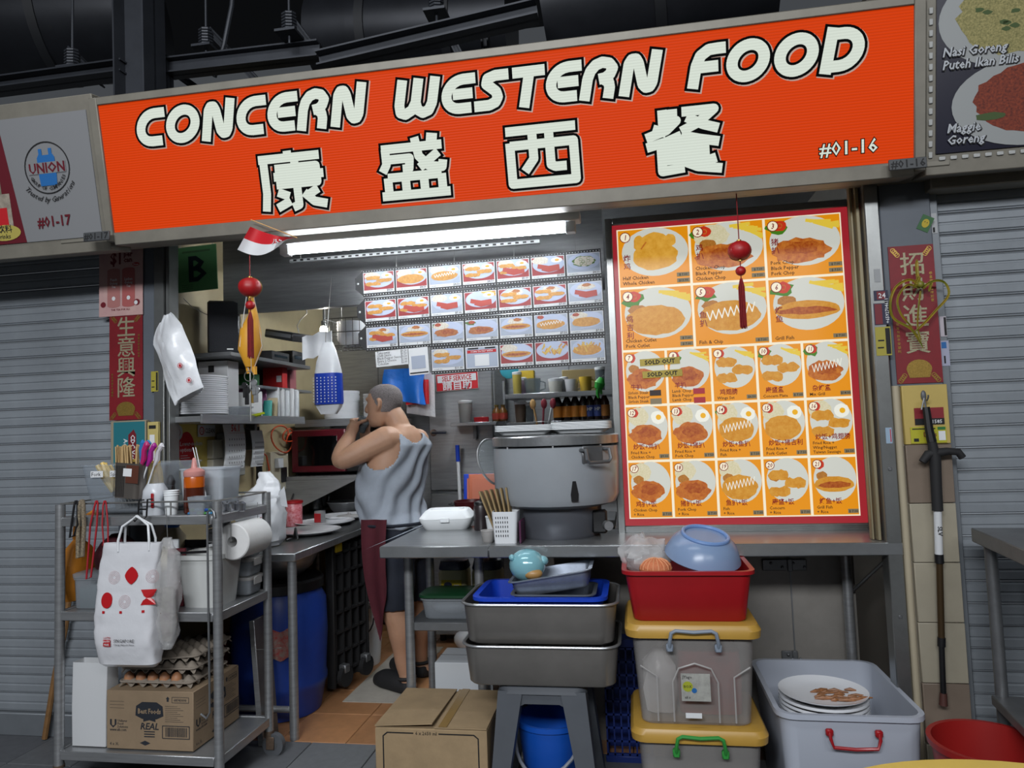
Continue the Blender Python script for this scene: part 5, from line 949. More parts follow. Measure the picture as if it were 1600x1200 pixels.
# holder with flattened paper boxes
hp = atz(789, 850, CZ_); hp.y += .045
ho = thing('utensil_holder', 'white perforated plastic holder at the counter front edge', 'holder', hp); s_ = mpp(hp)
MB().loft([rr(.085, .075, .012, 0), rr(.1, .085, .014, .115), rr(.1, .085, .014, .12), rr(.094, .079, .012, .12), rr(.08, .07, .01, .004)]).build('body', WHITE, ho); hb = MB()
for r_ in range(5):
    for c_ in range(6): hb.box((-.033+.009*c_, -.0385-.0045*(.03+.017*r_)/.12*1.0-.0006, .03+.017*r_), (.003, .0012, .008))
hb.build('slots', BLACK, ho)
for k in range(6):
    o = thing('paper_sleeve', 'brown paper cutlery sleeve standing in the white holder', 'sleeve', hp+Vector((-.028+.011*k, .005, .008)), rot=(-.1, math.radians(-22+3*k), 0), group='paper sleeves in the holder'); MB().box((0, 0, .1), (.007, .055, .2), .002).build('folded_card', mat('sleeve_brown', '8a7550', .8, 0, .1, 30), o); MB().box((0, 0, .2), (.005, .05, .002)).build('open_edge', CARDD, o)
o = thing('foam_cup_bundle', 'small white cup leaning behind the perforated holder', 'cup', hp+Vector((-.06, .07, 0))); MB().lathe([(.025, 0), (.027, .004), (.035, .09), (.033, .09), (.024, .006)], n=22).build('body', FOAM, o); MB().tube([(.035*math.cos(a), .035*math.sin(a), .09) for a in [2*PI*k/20 for k in range(20)]], .0025, 6, True).build('rim', FOAM, o)
o = thing('dip_cup', 'tiny clear dip cup left of the perforated holder', 'cup', hp+Vector((-.075, .0, 0))); MB().lathe([(.018, 0), (.02, .003), (.027, .045), (.025, .045), (.017, .005)], n=20).build('body', FROST, o); MB().tube([(.027*math.cos(a), .027*math.sin(a), .045) for a in [2*PI*k/20 for k in range(20)]], .002, 6, True).build('rim', FROST, o)
o = thing('sauce_bottle', 'dark brown squeeze sauce bottle behind the dip cup', 'bottle', atz(753, 828, CZ_)); MB().lathe([(.031, 0), (.033, .004), (.033, .1), (.03, .108)], n=22).build('body', mat('dark_sauce_plastic', '2a2224', .35), o); MB().lathe([(.03, .108), (.032, .112), (.03, .122), (.006, .13), (.004, .16)], n=18).build('nozzle', BLACK, o)
bx = atz(698, 826, CZ_); bx.y += .03
to_ = thing('takeaway_box', 'white foam takeaway clamshell box on the left of the counter', 'box', bx, .1)
MB().loft([rr(.19, .15, .03, 0), rr(.2, .16, .035, .006), rr(.235, .19, .03, .042), rr(.235, .19, .03, .046)]).build('base', FOAM, to_)
MB().loft([rr(.238, .193, .03, .047), rr(.238, .193, .03, .053), rr(.19, .15, .03, .082), rr(.18, .14, .03, .085)]).build('lid', FOAM, to_); rb = MB()
for k in range(5): rb.b2(-.07, .07, -.045+.02*k, -.038+.02*k, .084, .0875, .001)
rb.build('lid_ribs', FOAM, to_); MB().b2(-.02, .02, -.101, -.094, .035, .055, .002).build('latch', FOAM, to_)
slab('purple_folder', 'purple flat folder standing between the holder and the cooker base', 'folder', (at(818, 840, .12).x, .10, CZ_), (.008, .12, .085), mat('purple_plastic', '4a1c3c', .4), 0, 0, .002)
# ---------------------------------------------------------------- below the counter
def handle_tub(label, c, w_, d, h, body, hcol, hz, tp=.86, r=.04, th=.004, parent_lid=None):
    o = thing('storage_box', label, 'box', c); tub(MB(), w_, d, h, r, tp, th, .012, .016).build('body', body, o)
    y = -d/2-.008; hw = w_*.17
    MB().tube([(-hw, y, hz), (-hw, y-.012, hz), (-hw, y-.016, hz-.015), (-hw+.008, y-.016, hz-.04), (0, y-.016, hz-.044), (hw-.008, y-.016, hz-.04), (hw, y-.016, hz-.015), (hw, y-.012, hz), (hw, y, hz)], .0055, 8).build('handle', hcol, o)
    for s_ in (-1, 1): MB().box((s_*hw, y-.004, hz), (.022, .016, .022), .004).build('handle_mount', hcol, o)
    return o
# white tub with dirty plates
TUBY = .0
tubc = Vector((.63, .01, 0)); TU = handle_tub('large translucent white tub holding dirty plates, with a red handle', tubc, .42, .52, .385, mat('tub_white', 'b4bac6', .4, clear=.12), RED, .335, .9)
MB().tube([(-.05, .268, .335), (-.05, .282, .335), (-.045, .285, .295), (.045, .285, .295), (.05, .282, .335), (.05, .268, .335)], .0055, 8).build('handle', RED, TU)
DP = MB().lathe([(.08, 0), (.09, .0), (.115, .004), (.141, .013), (.143, .014), (.143, .023), (.115, .012), (.085, .006)], n=36).mesh('dirty_plate', PORC); dlab = ['lowest dirty plate in the white tub', 'second dirty plate from the bottom in the tub', 'third dirty plate from the bottom in the tub', 'fourth dirty plate from the bottom in the tub', 'fifth dirty plate from the bottom in the tub', 'sixth dirty plate from the bottom in the tub', 'seventh dirty plate from the bottom in the tub']
for k in range(24):
    o = bpy.data.objects.new('dirty_plate', DP); COL.objects.link(o); o.location = tubc+Vector((-.03, -.04, .012+.0145*k)); tag(o, 'white plate in the stack inside the tub, under the food smeared one', 'plate', 'stacked plates in the tub')
o = thing('dirty_plate', 'topmost plate in the tub smeared with brown food scraps', 'plate', tubc+Vector((-.03, -.04, .012+.0145*24)), rot=(0, 0, 0)); MB().lathe([(.08, 0), (.09, .0), (.115, .008), (.142, .02), (.143, .023), (.115, .012), (.085, .006)], n=36).build('dish', PORC, o)
R = random.Random(9); sm = MB()
for k in range(26):
    u, v = R.uniform(-.02, .11), R.uniform(-.07, .04); a = R.uniform(-.4, .5); l = R.uniform(.01, .035); z = .008+.13*max(0, math.hypot(u, v)-.075)*1.2
    if math.hypot(u, v) < .125: sm.tube([(u-l*math.cos(a), v-l*math.sin(a)*.6, z+.001), (u, v, z+.004), (u+l*math.cos(a), v+l*math.sin(a)*.6, z+.002)], [.002, R.uniform(.004, .008), .002], 6)
sm.build('food_scraps', mat('food_brown', '8a5a34', .5, 0, .3, 60), o)['kind'] = 'stuff'
# stacked storage boxes
sbx0 = Vector((.168, -.095, 0)); YL = mat('lid_yellow', 'b08a3c', .4, 0, .08, 6)
def lidbox(label, c, h, hm):
    o = thing('storage_box', label, 'box', c); tub(MB(), .385, .33, h-.03, .035, .9, .004, .006).build('body', mat('box_milky', 'd2cfcc', .35, clear=.78), o)
    MB().loft([rr(.40, .345, .04, h-.045), rr(.425, .37, .045, h-.043), rr(.43, .375, .045, h-.02), rr(.41, .355, .04, h-.003), rr(.39, .335, .04, h)]).build('lid', YL, o)
    hw = .075; y = -.19
    MB().tube([(-hw, y, h-.07), (-hw, y-.012, h-.05), (-hw+.006, y-.014, h-.02), (-hw+.02, y-.014, h-.013), (0, y-.014, h-.017), (hw-.02, y-.014, h-.013), (hw-.006, y-.014, h-.02), (hw, y-.012, h-.05), (hw, y, h-.07)], .006, 8).build('handle', hm, o)
    for s_ in (-1, 1): MB().box((s_*hw, y+.004, h-.07), (.022, .02, .026), .004).build('handle_mount', hm, o)
    # moulded ribs on the front
    MB().tube([(-.07, -.172, .02), (-.07, -.178, h*.45), (-.05, -.180, h*.58), (0, -.181, h*.63), (.05, -.180, h*.58), (.07, -.178, h*.45), (.07, -.172, .02)], .003, 6).build('moulded_arch', FROST, o)
    for s_ in (-1, 1): MB().tube([(s_*.12, -.171, .02), (s_*.12, -.177, h*.5), (s_*.17, -.179, h*.6)], .003, 6).build('moulded_rib', FROST, o)
    return o
b1 = lidbox('lower translucent storage box with yellow lid and green handle', sbx0, .335, mat('green_handle', '2f8a3a', .4)); b2_ = lidbox('upper translucent storage box with yellow lid and grey handle', sbx0+Vector((-.005, 0, .3355)), .325, mat('grey_handle', '7f8a98', .4))
st = thing('contents_bag', 'white plastic bag stored inside the upper storage box', 'bag', sbx0+Vector((-.11, -.03, .345))); MB().loft([bagring(0, .1, .1, .01, 31), bagring(.08, .12, .12, .015, 32), bagring(.15, .1, .1, .02, 33), bagring(.2, .03, .03, .01, 34)]).build('bag_body', THINBAG, st); MB().tube([(0, 0, .2), (.01, 0, .22)], [.008, .014], 8).build('knot', THINBAG, st)
st = thing('contents_cloth', 'red folded cloth stored inside the upper storage box', 'cloth', sbx0+Vector((.05, .02, .345))); MB().loft([rr(.2, .2, .03, 0), rr(.21, .21, .04, .1), rr(.2, .2, .03, .2)]).build('folded_pile', mat('dull_red_cloth', '8c2a30', .8, 0, .2, 20), st); MB().box((0, 0, .21), (.17, .17, .02), .008).build('top_fold', mat('dull_red_cloth', '8c2a30'), st)
lb_ = MB().b2(-.045, .045, -.0012, 0, 0, .085).build('label', mat('dirty_label', '9a9a94', .6, 0, .25, 30), b2_, (0, -.186, .09)); q = Print(); q.text(INK, 'JYago', -.04, .07, .013, .01, -.002); q.ell(mat('lime_dot', '9aa028', .6), -.025, .045, .016, .016, y=-.0018); q.text(INK, 'BOX', -.025, .041, .012, .01, -.0022, align='c'); q.ell(BLP, -.005, .033, .008, .008, y=-.002); q.text(INK, 'ali s', -.035, .008, .011, .01, -.002); q.build('print', lb_)
MB().b2(-.025, .025, -.0012, 0, 0, .016).build('barcode_label', PAPER, b2_, (-.01, -.180, .035))
rbn = thing('plastic_bin', 'bright red plastic bin on top of the storage boxes', 'bin', sbx0+Vector((-.01, -.01, .661))); tub(MB(), .40, .31, .165, .03, .9, .004, .012, .012).build('body', RED, rbn)
q0 = rbn.location
o = thing('crumpled_bag', 'clear crumpled plastic bag in the red bin at the left', 'bag', q0+Vector((-.13, -.02, .16))); bb = MB(); bb.ball((0, 0, .03), (.085, .07, .06), 22); bb.v = [tuple(Vector(v)*(1+.38*noise.noise(Vector(v)*28))) for v in bb.v]; bb.build('crumple', CLEARBAG, o); MB().tube([(0, 0, .08), (-.02, 0, .1)], [.01, .02], 8).build('neck', CLEARBAG, o)
o = thing('mesh_scrubber', 'orange round scrubber lying below the clear bag in the red bin', 'scrubber', q0+Vector((-.10, -.08, .145))); MB().ball((0, 0, .015), (.055, .045, .035), 18).build('pad', mat('orange_net', 'c07048', .7, bump=.5, bscale=120), o); rg = MB()
for k in range(9): rg.tube([(.054*math.cos(t)*math.cos(k*.35), .045*math.cos(t)*math.sin(k*.35), .015+.036*math.sin(t)) for t in [PI*i/8 for i in range(9)]], .0015, 5)
rg.build('mesh_lines', mat('orange_net2', 'd99a70', .6), o)
cl = thing('plastic_lid_bowl', 'upturned translucent blue bowl leaning in the red bin', 'bowl', q0+Vector((.06, -.02, .19)), rot=(math.radians(14), math.radians(9), 0)); MB().lathe([(.122, -.005), (.127, 0), (.123, .012), (.106, .05), (.085, .068), (.072, .075)], n=44, cap0=False, cap1=False).build('side', mat('blue_tint', '8fa8cc', .25, clear=.3), cl); MB().tube([(.075*math.cos(a), .075*math.sin(a), .075) for a in [2*PI*k/36 for k in range(36)]], .007, 8, True).build('base_ring', mat('blue_tint2', '6f8fc0', .3), cl); MB().lathe([(.072, .069), (.072, .071)], n=36).build('base_disc', mat('blue_tint', '8fa8cc'), cl)
# plastic stool with stacked pans
sx_ = Vector((-.345, -.03, 0)); sto = thing('plastic_stool', 'grey plastic stool carrying two stacked steel pans', 'stool', sx_); SH_ = .425
SG = mat('stool_grey', '4d5157', .5, 0, .08, 8)
MB().loft([rr(.31, .3, .04, SH_-.03), rr(.30, .29, .04, SH_-.008), rr(.28, .27, .04, SH_)]).build('seat', SG, sto)
for a_ in (-1, 1):
    for b_ in (-1, 1):
        t0 = Vector((a_*.108, b_*.105, SH_-.02)); t1 = Vector((a_*.165, b_*.16, 0)); lg = MB()
        lg.loft([[(t1.x+dx*.05, t1.y+dy*.05, 0) for dx, dy in ((-.5, -.5), (.5, -.5), (.5, .5), (-.5, .5))], [(t0.x+dx*.085, t0.y+dy*.085, SH_-.02) for dx, dy in ((-.5, -.5), (.5, -.5), (.5, .5), (-.5, .5))]]); lg.build('leg', SG, sto)
for b_ in (-1, 1):
    pts = [(-.11, SH_-.02), (-.11, SH_-.09)]+[(x, SH_-.065+.0*x) for x in (-.06, .06)]+[(.11, SH_-.09), (.11, SH_-.02)]
    MB().prism(pts, .012, MX((0, b_*.135-.006, 0))).build('apron', SG, sto)
def pan(label, z, sc=1):
    o = thing('steel_pan', label, 'pan', (sx_.x, sx_.y, z)); tub(MB(), .535*sc, .345*sc, .138, .05, .95, .002, .006, .004, n=6).build('body', mat('pan_steel', '7e7b77', .3, .55, .15, 4), o); MB().tube(rr(.535*sc+.012, .345*sc+.012, .065, .136, 6), .0045, 8, True).build('rolled_rim', STEEL, o); return o
pan('lower stainless rectangular pan resting on the grey stool', SH_+.001); pan('upper stainless rectangular pan holding the blue basket', SH_+.141)
bz = SH_+.15; bk_ = thing('plastic_basket', 'bright blue perforated plastic basket inside the upper steel pan', 'basket', (sx_.x+.0, sx_.y+.005, bz)); bwm = MB(); tub(bwm, .44, .285, .145, .03, .93, .003, .018, .012); bwm.build('body', BLUE, bk_); hm = MB()
for s_ in (-1, 1):
    for c_ in range(7):
        for r_ in range(5): hm.box((s_*(.09+.0)+(c_-3)*.014, .138, .06+.014*r_), (.009, .004, .009))
hm.build('lattice_holes', mat('basket_shadow', '0c1f60', .6), bk_)
def loaf(label, z, rx, dx, dz):
    o = thing('baking_tray', label, 'tray', (sx_.x+.045+dx, sx_.y, z), rot=(0, math.radians(-rx), 0)); tub(MB(), .28, .2, .06, .02, .92, .002, .012, .003).build('body', mat('dull_aluminium', '8f97a4', .4, .75, .2, 12), o); return o
loaf('dull aluminium baking tray lying flat in the blue basket', bz+.085, 0, 0, 0); loaf('tilted aluminium baking tray on top of the other one', bz+.15, 9, .0, 0)
tb = thing('toy_ball', 'shiny pale blue round animal toy resting on the tilted tray', 'toy', (sx_.x-.05, sx_.y-.03, bz+.205)); MB().ball((0, 0, .03), (.066, .06, .058), 24).build('body', mat('pearl_blue', '7fb4bf', .12, .1, coat=.6), tb); MB().ball((.056, -.0, .045), (.022, .02, .018), 12).build('ear', mat('pearl_blue', '7fb4bf'), tb); MB().ball((-.05, -.03, .062), (.012, .012, .012), 10).build('ear', mat('pearl_blue', '7fb4bf'), tb); MB().ball((.024, -.035, .006), (.036, .026, .02), 14).build('tan_patch', mat('tan_rubber', 'a8824e', .4), tb)
# blue bucket below the stool
def bucket(label, c, r, h, m, hm_, hang=0):
    o = thing('bucket', label, 'bucket', c); MB().lathe([(r*.72, 0), (r*.75, .004), (r*.98, h-.02), (r*1.05, h-.018), (r*1.06, h), (r*.97, h), (r*.72, .008)], n=40).build('body', m, o)
    pts = [(r*1.03*math.cos(t), -r*.55*math.sin(t)-.02, h*.9-h*.45*math.sin(t)+hang*math.cos(t)) for t in [PI*k/14 for k in range(15)]]; MB().tube([(x, y-r*.52*math.sin(PI*k/14), z) for k, (x, y, z) in enumerate(pts)], .006, 8).build('handle', hm_, o); return o
bucket('blue bucket with a grey handle tucked under the stool', sx_+Vector((.01, .02, 0)), .125, .265, mat('bucket_blue', '1450b0', .35), mat('grey_handle2', '7c8088', .5), .03)
cr_ = thing('plastic_crate', 'dark blue lattice crate standing behind the stool and boxes', 'crate', (-.06, .22, 0)); cm = MB()
for k in range(9): cm.b2(-.09, .09, -.008, 0, .03+.05*k, .038+.05*k).b2(-.09, -.082, 0, .14, .03+.05*k, .038+.05*k)
for k in range(7): cm.b2(-.09+.028*k, -.084+.028*k, -.008, 0, .0, .45)
cm.b2(-.095, .095, -.012, .004, .44, .47, .003).b2(-.095, .095, -.012, .004, 0, .03, .003); cm.b2(-.09, .09, .13, .14, 0, .45); cm.build('lattice', mat('crate_blue', '10286c', .5), cr_)
# cardboard box
cbx = thing('cardboard_box', 'closed brown cardboard box with taped flaps beside the stool', 'box', (-.735, -.02, 0)); cw_, cdp, ch_ = .40, .36, .285
MB().b2(-cw_/2, cw_/2, -cdp/2, cdp/2, 0, ch_-.008, .003).build('carton_body', CARD, cbx)
MB().sheet(lambda u, v: (-cw_/2+cw_*.52*u, -cdp/2+cdp*v, ch_-.004+.012*u*(1-v)), 4, 4, .004).build('flap', CARD, cbx); MB().sheet(lambda u, v: (cw_/2-cw_*.46*u, -cdp/2+cdp*v, ch_-.005), 4, 4, -.004).build('flap', CARD, cbx)
MB().b2(.03, .06, -cdp/2, cdp/2, ch_+.0005, ch_+.0015).build('packing_tape', mat('tape_brown', '8c7040', .25), cbx); q = Print(); y = -cdp/2-.001
q.line(INK, [(-.06, .262), (-.155, .262), (-.17, .25), (-.17, .06), (-.155, .045), (.155, .045), (.17, .06), (.17, .25), (.155, .262), (.03, .262)], .0022, y); q.text(INK, '6 x 2650 ml', -.015, .257, .016, .01, y, align='c'); q.build('print', cbx)
# white carton, green lidded tub and jars on and under the shelf
carton('white_carton', 'plain white carton under the counter shelf behind the cardboard box', (-.72, .34, 0), (.24, .2, .36), 'b8bcc0')
gt = thing('food_container', 'clear food container with a dark green lid on the under shelf', 'container', (-.755, .30, .5355)); tub(MB(), .27, .16, .085, .03, .92, .002, .006).build('body', CLEARP, gt); MB().loft([rr(.28, .17, .04, .086), rr(.29, .18, .04, .09), rr(.29, .18, .04, .1), rr(.26, .15, .04, .106)]).build('lid', mat('green_lid', '123c22', .4), gt)
o = thing('crumpled_bag', 'crumpled white bag inside the green lidded container', 'bag', (-.775, .30, .54)); bb = MB(); bb.ball((0, 0, .036), (.09, .05, .03), 18); bb.v = [tuple(Vector(v)*(1+.15*noise.noise(Vector(v)*30))) for v in bb.v]; bb.build('crumple', THINBAG, o); MB().tube([(.08, 0, .03), (.1, 0, .035)], [.01, .015], 8).build('neck', THINBAG, o)
def mayo(label, c):
    o = thing('mayonnaise_jar', label, 'jar', c); MB().loft([rr(.12, .12, .03, 0), rr(.13, .13, .035, .01), rr(.13, .13, .035, .15), rr(.12, .12, .035, .165)]).build('body', mat('mayo_cream', 'cfc59a', .35), o); MB().loft([rr(.125, .125, .035, .165), rr(.13, .13, .04, .17), rr(.12, .12, .05, .2), rr(.05, .05, .02, .21)]).build('lid', mat('navy_lid', '16203f', .4), o)
    lb = MB().b2(-.045, .045, -.0015, 0, 0, .085, .0005).build('label', mat('label_bright_yellow', 'c9b21c', .5), o, (0, -.066, .04)); q = Print(); q.ell(mat('navy_lid', '16203f'), -.015, .065, .018, .012, y=-.002); q.rect(PAPER, -.035, .006, .005, .022, -.002); q.rect(PAPER, .012, .03, .035, .065, -.002); q.rect(INK, .012, .006, .036, .022, -.002); q.build('print', lb)
mayo('large mayonnaise jar with a yellow label on the under shelf', (-.80, .46, .5355)); mayo('mayonnaise jar half hidden behind the counter leg', (-.65, .46, .5355))
# ---------------------------------------------------------------- right side
def couplet(label, px0, py0, px1, py1, Y, chars, rz=0):
    a, b = at(px0, py0, Y), at(px1, py1, Y); W_ = b.x-a.x; H_ = a.z-b.z; o = thing('couplet_scroll', label, 'scroll', (a.x, Y, b.z)); MB().b2(0, W_, 0, .003, 0, H_).build('red_card', mat('couplet_red', '74101a', .5, 0, .08, 40), o); p = Print(); n = len(chars); cs = W_*.58
    for k, ch in enumerate(chars): p.text(mat('silver_glitter', '9a9378', .5, .3, .35, 400), ch, W_*.5, H_*(.80-.19*k), cs, .008, -.0012, align='c')
    for k in range(8): p.text(GOLD, '恭喜發財吉祥如意'[k], W_*.86, H_*(.78-.028*k), .011, .01, -.0012); p.text(GOLD, '年年有餘平安順利'[k], W_*.06, H_*(.42-.028*k), .011, .01, -.0012)
    p.poly(GOLD, [(W_*.28, H_*.04), (W_*.72, H_*.04), (W_*.78, H_*.10), (W_*.22, H_*.10)], -.0012); p.poly(GOLD, [(W_*.22, H_*.10)]+[(W_*.5+W_*.28*math.cos(t), H_*.10+H_*.07*math.sin(t)) for t in [PI-PI*k/10 for k in range(11)]]+[(W_*.78, H_*.10)], -.0013)
    for cx, cz, s in ((.08, .02, 1), (.9, .02, -1), (.9, .97, -1), (.1, .97, 1)):
        for k in range(4): p.ring(GOLD, W_*(cx+s*.03*k), H_*(cz+(.012*k if cz < .5 else -.012*k)), .006, .0085, 12, -.0012-.00004*k)
    p.build('calligraphy', o); return o
couplet('red couplet scroll with silver calligraphy on the right pillar', 1387, 386, 1474, 597, .026, '招財進寶'); couplet('red couplet scroll with silver calligraphy on the left pillar', 171, 492, 223, 655, .194, '生意興隆')
# drinks poster, teal sign on the left pillar
a, b = at(155, 387, .19), at(223, 491, .19); W_, H_ = b.x-a.x, a.z-b.z; o = thing('drinks_poster', 'pink drinks poster showing two cans above the left couplet', 'poster', (a.x, .19, b.z)); MB().b2(0, W_, 0, .003, 0, H_).build('sheet', mat('pink_poster', 'b48a8c', .5, 0, .12, 5, col2='c7a8a0'), o); p = Print(); DR = mat('dark_red_print', '6a1420', .5)
p.text(DR, '$1', W_*.26, H_*.74, H_*.24, .03, -.0012, .8); p.text(DR, 'per', W_*.57, H_*.84, H_*.1, .03, -.0012); p.text(DR, 'can', W_*.57, H_*.76, H_*.1, .03, -.0012); p.ell(REDINK, W_*.85, H_*.72, W_*.08, H_*.025, y=-.0012); p.text(PAPER, 'New', W_*.85, H_*.705, .013, .01, -.0016, align='c')
for x, c in ((.34, 'a8706c'), (.68, 'a85a58')):
    cm_ = mat('can_print_'+c, c, .5); p.rect(cm_, W_*(x-.145), H_*.14, W_*(x+.145), H_*.66, -.0012); p.ell(cm_, W_*x, H_*.66, W_*.13, H_*.02, y=-.0013); p.ell(cm_, W_*x, H_*.14, W_*.13, H_*.02, y=-.0013); p.text(PAPER, 'Peach' if x < .5 else 'Lychee', W_*x, H_*.5, .018, .015, -.0016, .8, align='c'); p.text(PAPER, 'Oolong', W_*x, H_*.45, .016, .015, -.0016, .8, align='c'); p.text(PAPER, 'Tea', W_*x, H_*.40, .016, .015, -.0016, .8, align='c'); p.ell(PAPER, W_*x, H_*.25, W_*.04, H_*.03, y=-.0016)
p.ell(DR, W_*.1, H_*.17, W_*.06, H_*.04, y=-.0014); p.ell(DR, W_*.87, H_*.18, W_*.07, H_*.045, y=-.0014); p.ell(PAPER, W_*.85, H_*.175, W_*.04, H_*.03, y=-.0016); p.text(DR, 'THE TEA FOR ALL', W_*.5, H_*.075, .012, .01, -.0012, align='c'); p.text(DR, 'pokka', W_*.68, H_*.955, .013, .01, -.0012); p.build('print', o)
a, b = at(166, 658, .12), at(218, 760, .12); o = thing('voucher_sign', 'teal voucher acceptance sign behind the chopsticks', 'sign', (a.x, .16, b.z)); W_, H_ = b.x-a.x, a.z-b.z; MB().b2(-.012, W_, 0, .03, 0, H_, .003).build('case', mat('sign_case', '8c8470', .5), o); p = Print(); p.rect(mat('teal_print', '1f6a74', .5), .004, .004, W_-.004, H_-.006, -.001); p.poly(DR, [(W_*.48, H_*.15), (W_*.72, H_*.15), (W_*.72, H_*.78), (W_*.64, H_*.86), (W_*.48, H_*.78)], -.0014); p.text(PAPER, 'CDC Vouchers', W_*.56, H_*.78, .028, .02, -.002, rot=-PI/2); p.text(PAPER, 'Accepted', W_*.34, H_*.72, .028, .01, -.002, rot=-PI/2); p.text(PAPER, 'here', W_*.2, H_*.4, .028, .01, -.002, rot=-PI/2); p.build('lettering', o)
o = thing('notice_card', 'narrow pale yellow notice beside the teal voucher sign', 'card', (a.x+W_+.004, .165, b.z+.02)); MB().b2(0, .05, 0, .02, 0, H_-.03, .002).build('card', mat('pale_yellow_card', 'b5a566', .6), o); p = Print(); p.rect(PAPER, .012, .05, .036, .2, -.001); p.rect(INK, .008, H_-.06, .042, H_-.045, -.001); p.build('print', o)
def sticker(label, px0, py0, px1, py1, Y, col, lines=(), txt=None, tcol=None, ts=.014):
    a, b = at(px0, py1, Y), at(px1, py0, Y); o = thing('sticker', label, 'sticker', (min(a.x, b.x), Y, a.z)); W_, H_ = abs(b.x-a.x), b.z-a.z; MB().b2(0, W_, 0, .0015, 0, H_).build('film', mat('sticker_'+col, col, .5), o); p = Print()
    for m, x0, z0, x1, z1 in lines: p.rect(m, W_*x0, H_*z0, W_*x1, H_*z1, -.0006)
    for t, x, z, rot in (txt or ()): p.text(tcol or INK, t, W_*x, H_*z, ts, .01, -.0012, rot=rot)
    p.build('print', o); return o
YS = '9a9034'
sticker('yellow and black service sticker on the left jamb', 236, 580, 247, 612, .189, YS, ((INK, .7, .05, .95, .95), (INK, .1, .2, .5, .25), (INK, .1, .5, .5, .55)))
sticker('dark blue sticker with the number 24 on the right jamb', 1366, 453, 1387, 470, -.0065, '1c1c38', ((DR, .2, .1, .8, .9),), (('24', .3, .25, 0),), PAPER, .024)
sticker('red and blue service sticker under the number 24 one', 1367, 473, 1390, 508, -.0065, '1c1c38', ((DR, .05, .03, .5, .97),), (('+6592704611', .9, .05, PI/2),), PAPER, .016); sticker('yellow and black service sticker on the right jamb', 1370, 510, 1391, 556, -.0065, YS, ((INK, .65, .05, .95, .95), (INK, .1, .25, .5, .3), (INK, .15, .5, .55, .55)))
sticker('small white blank sticker high on the right jamb', 1367, 420, 1375, 441, -.0065, '8e9092', ()); sticker('small white and blue sticker low on the right jamb', 1385, 668, 1393, 693, -.0065, '8fa4b8', ((REDINK, .7, .1, .85, .9),))
sticker('small white service sticker on the right shutter rail, upper', 1470, 494, 1478, 526, .048, 'b0a8b0', ((INK, .6, .05, .95, .95),)); sticker('small white service sticker on the right shutter rail, lower', 1472, 532, 1482, 572, .048, '9a9cb0', ((BLP, .1, .7, .7, .95), (INK, .3, .1, .5, .4))); sticker('thin white paper strip beside the green tag', 1455, 333, 1463, 365, .048, 'a4a6a8', ((INK, .3, .05, .6, .3),))
sticker('red card with white phone digits behind the walking stick', 1430, 636, 1474, 664, -.003, '7c1c24', ((INK, 0, 0, 1, .36),), (('961585', .38, .07, 0),), PAPER, .017)
sticker('yellow printed advice sticker behind the walking stick', 1424, 666, 1478, 693, -.003, 'a8a426', ((INK, .05, .85, .7, .92), (mat('stk_green', '2a6a34', .5), .76, .8, .98, .98), (PAPER, .78, .15, .97, .72), (INK, .08, .1, .22, .3)), (('DOs', .35, .4, 0),), DR, .022)
# green diamond tag
gtg = thing('diamond_tag', 'small green diamond shaped tag with a yellow face on the right pillar', 'tag', at(1446, 349, .028), rot=(0, math.radians(28), 0)); MB().prism([(-.02, -.028), (.02, -.028), (.02, .028), (-.02, .028)], .002, MX((0, 0, 0), 0, 0, math.radians(0))).build('card', mat('tag_green', '2c5c30', .5), gtg); p = Print(); p.ell(mat('tag_yellow', 'b09a1c', .5), 0, 0, .012, .016, y=-.001); p.ell(INK, -.004, .004, .0015, .002, 8, -.0014); p.ell(INK, .004, .004, .0015, .002, 8, -.0014); p.build('print', gtg)
# dried palm leaf knot
lk = thing('palm_leaf_knot', 'knotted yellow green palm leaf ornament on the right couplet', 'ornament', at(1437, 445, -.01)); s_ = mpp(lk.location); LFm = mat('leaf_yellow', '9a7c22', .5, 0, .3, 20, col2='5c6a20')
def leaf(pts, w_):
    w_ *= .62
    P = [Vector((x*s_, (-.012 if i % 2 else -.004), -z*s_)) for i, (x, z) in enumerate(pts)]; n = len(P)
    def f(u, v):
        t = v*(n-1); i = min(int(t), n-2); fr_ = t-i
        p0, p1, p2, p3 = P[max(i-1, 0)], P[i], P[i+1], P[min(i+2, n-1)]
        c = .5*((2*p1)+(p2-p0)*fr_+(2*p0-5*p1+4*p2-p3)*fr_**2+(3*p1-p0-3*p2+p3)*fr_**3); d = (p2-p1).normalized(); sd = Vector((-d.z, 0, d.x)); return c+sd*w_*(u-.5)*(1 if v < .85 else max(.1, (1-v)/.15))+Vector((0, .004*math.sin(PI*u), 0))
    MB().sheet(f, 2, 28, .0012).build('leaf', LFm, lk)
leaf([(0, 5), (-14, -8), (-34, 0), (-46, 25), (-42, 50), (-20, 68), (-8, 85), (-4, 100)], .012); leaf([(2, 5), (20, -4), (36, 0), (38, 20), (20, 42), (0, 62), (-15, 75)], .011); leaf([(-2, 5), (-20, 0), (-34, 20), (-32, 45), (-16, 66)], .009); leaf([(0, 0), (-4, -15), (-2, -40)], .016); leaf([(0, 10), (-5, 30), (-8, 65), (-6, 90)], .006); leaf([(4, 6), (14, -2), (12, 12)], .012); leaf([(-3, 4), (-2, -12), (-10, 6)], .012)
MB().ball((0, -.008, 0), (.012, .01, .012), 10).build('knot', LFm, lk); MB().cyl((0, -.002, .04), (0, .03, .045), .002, 6).build('pin', WIRE, lk)
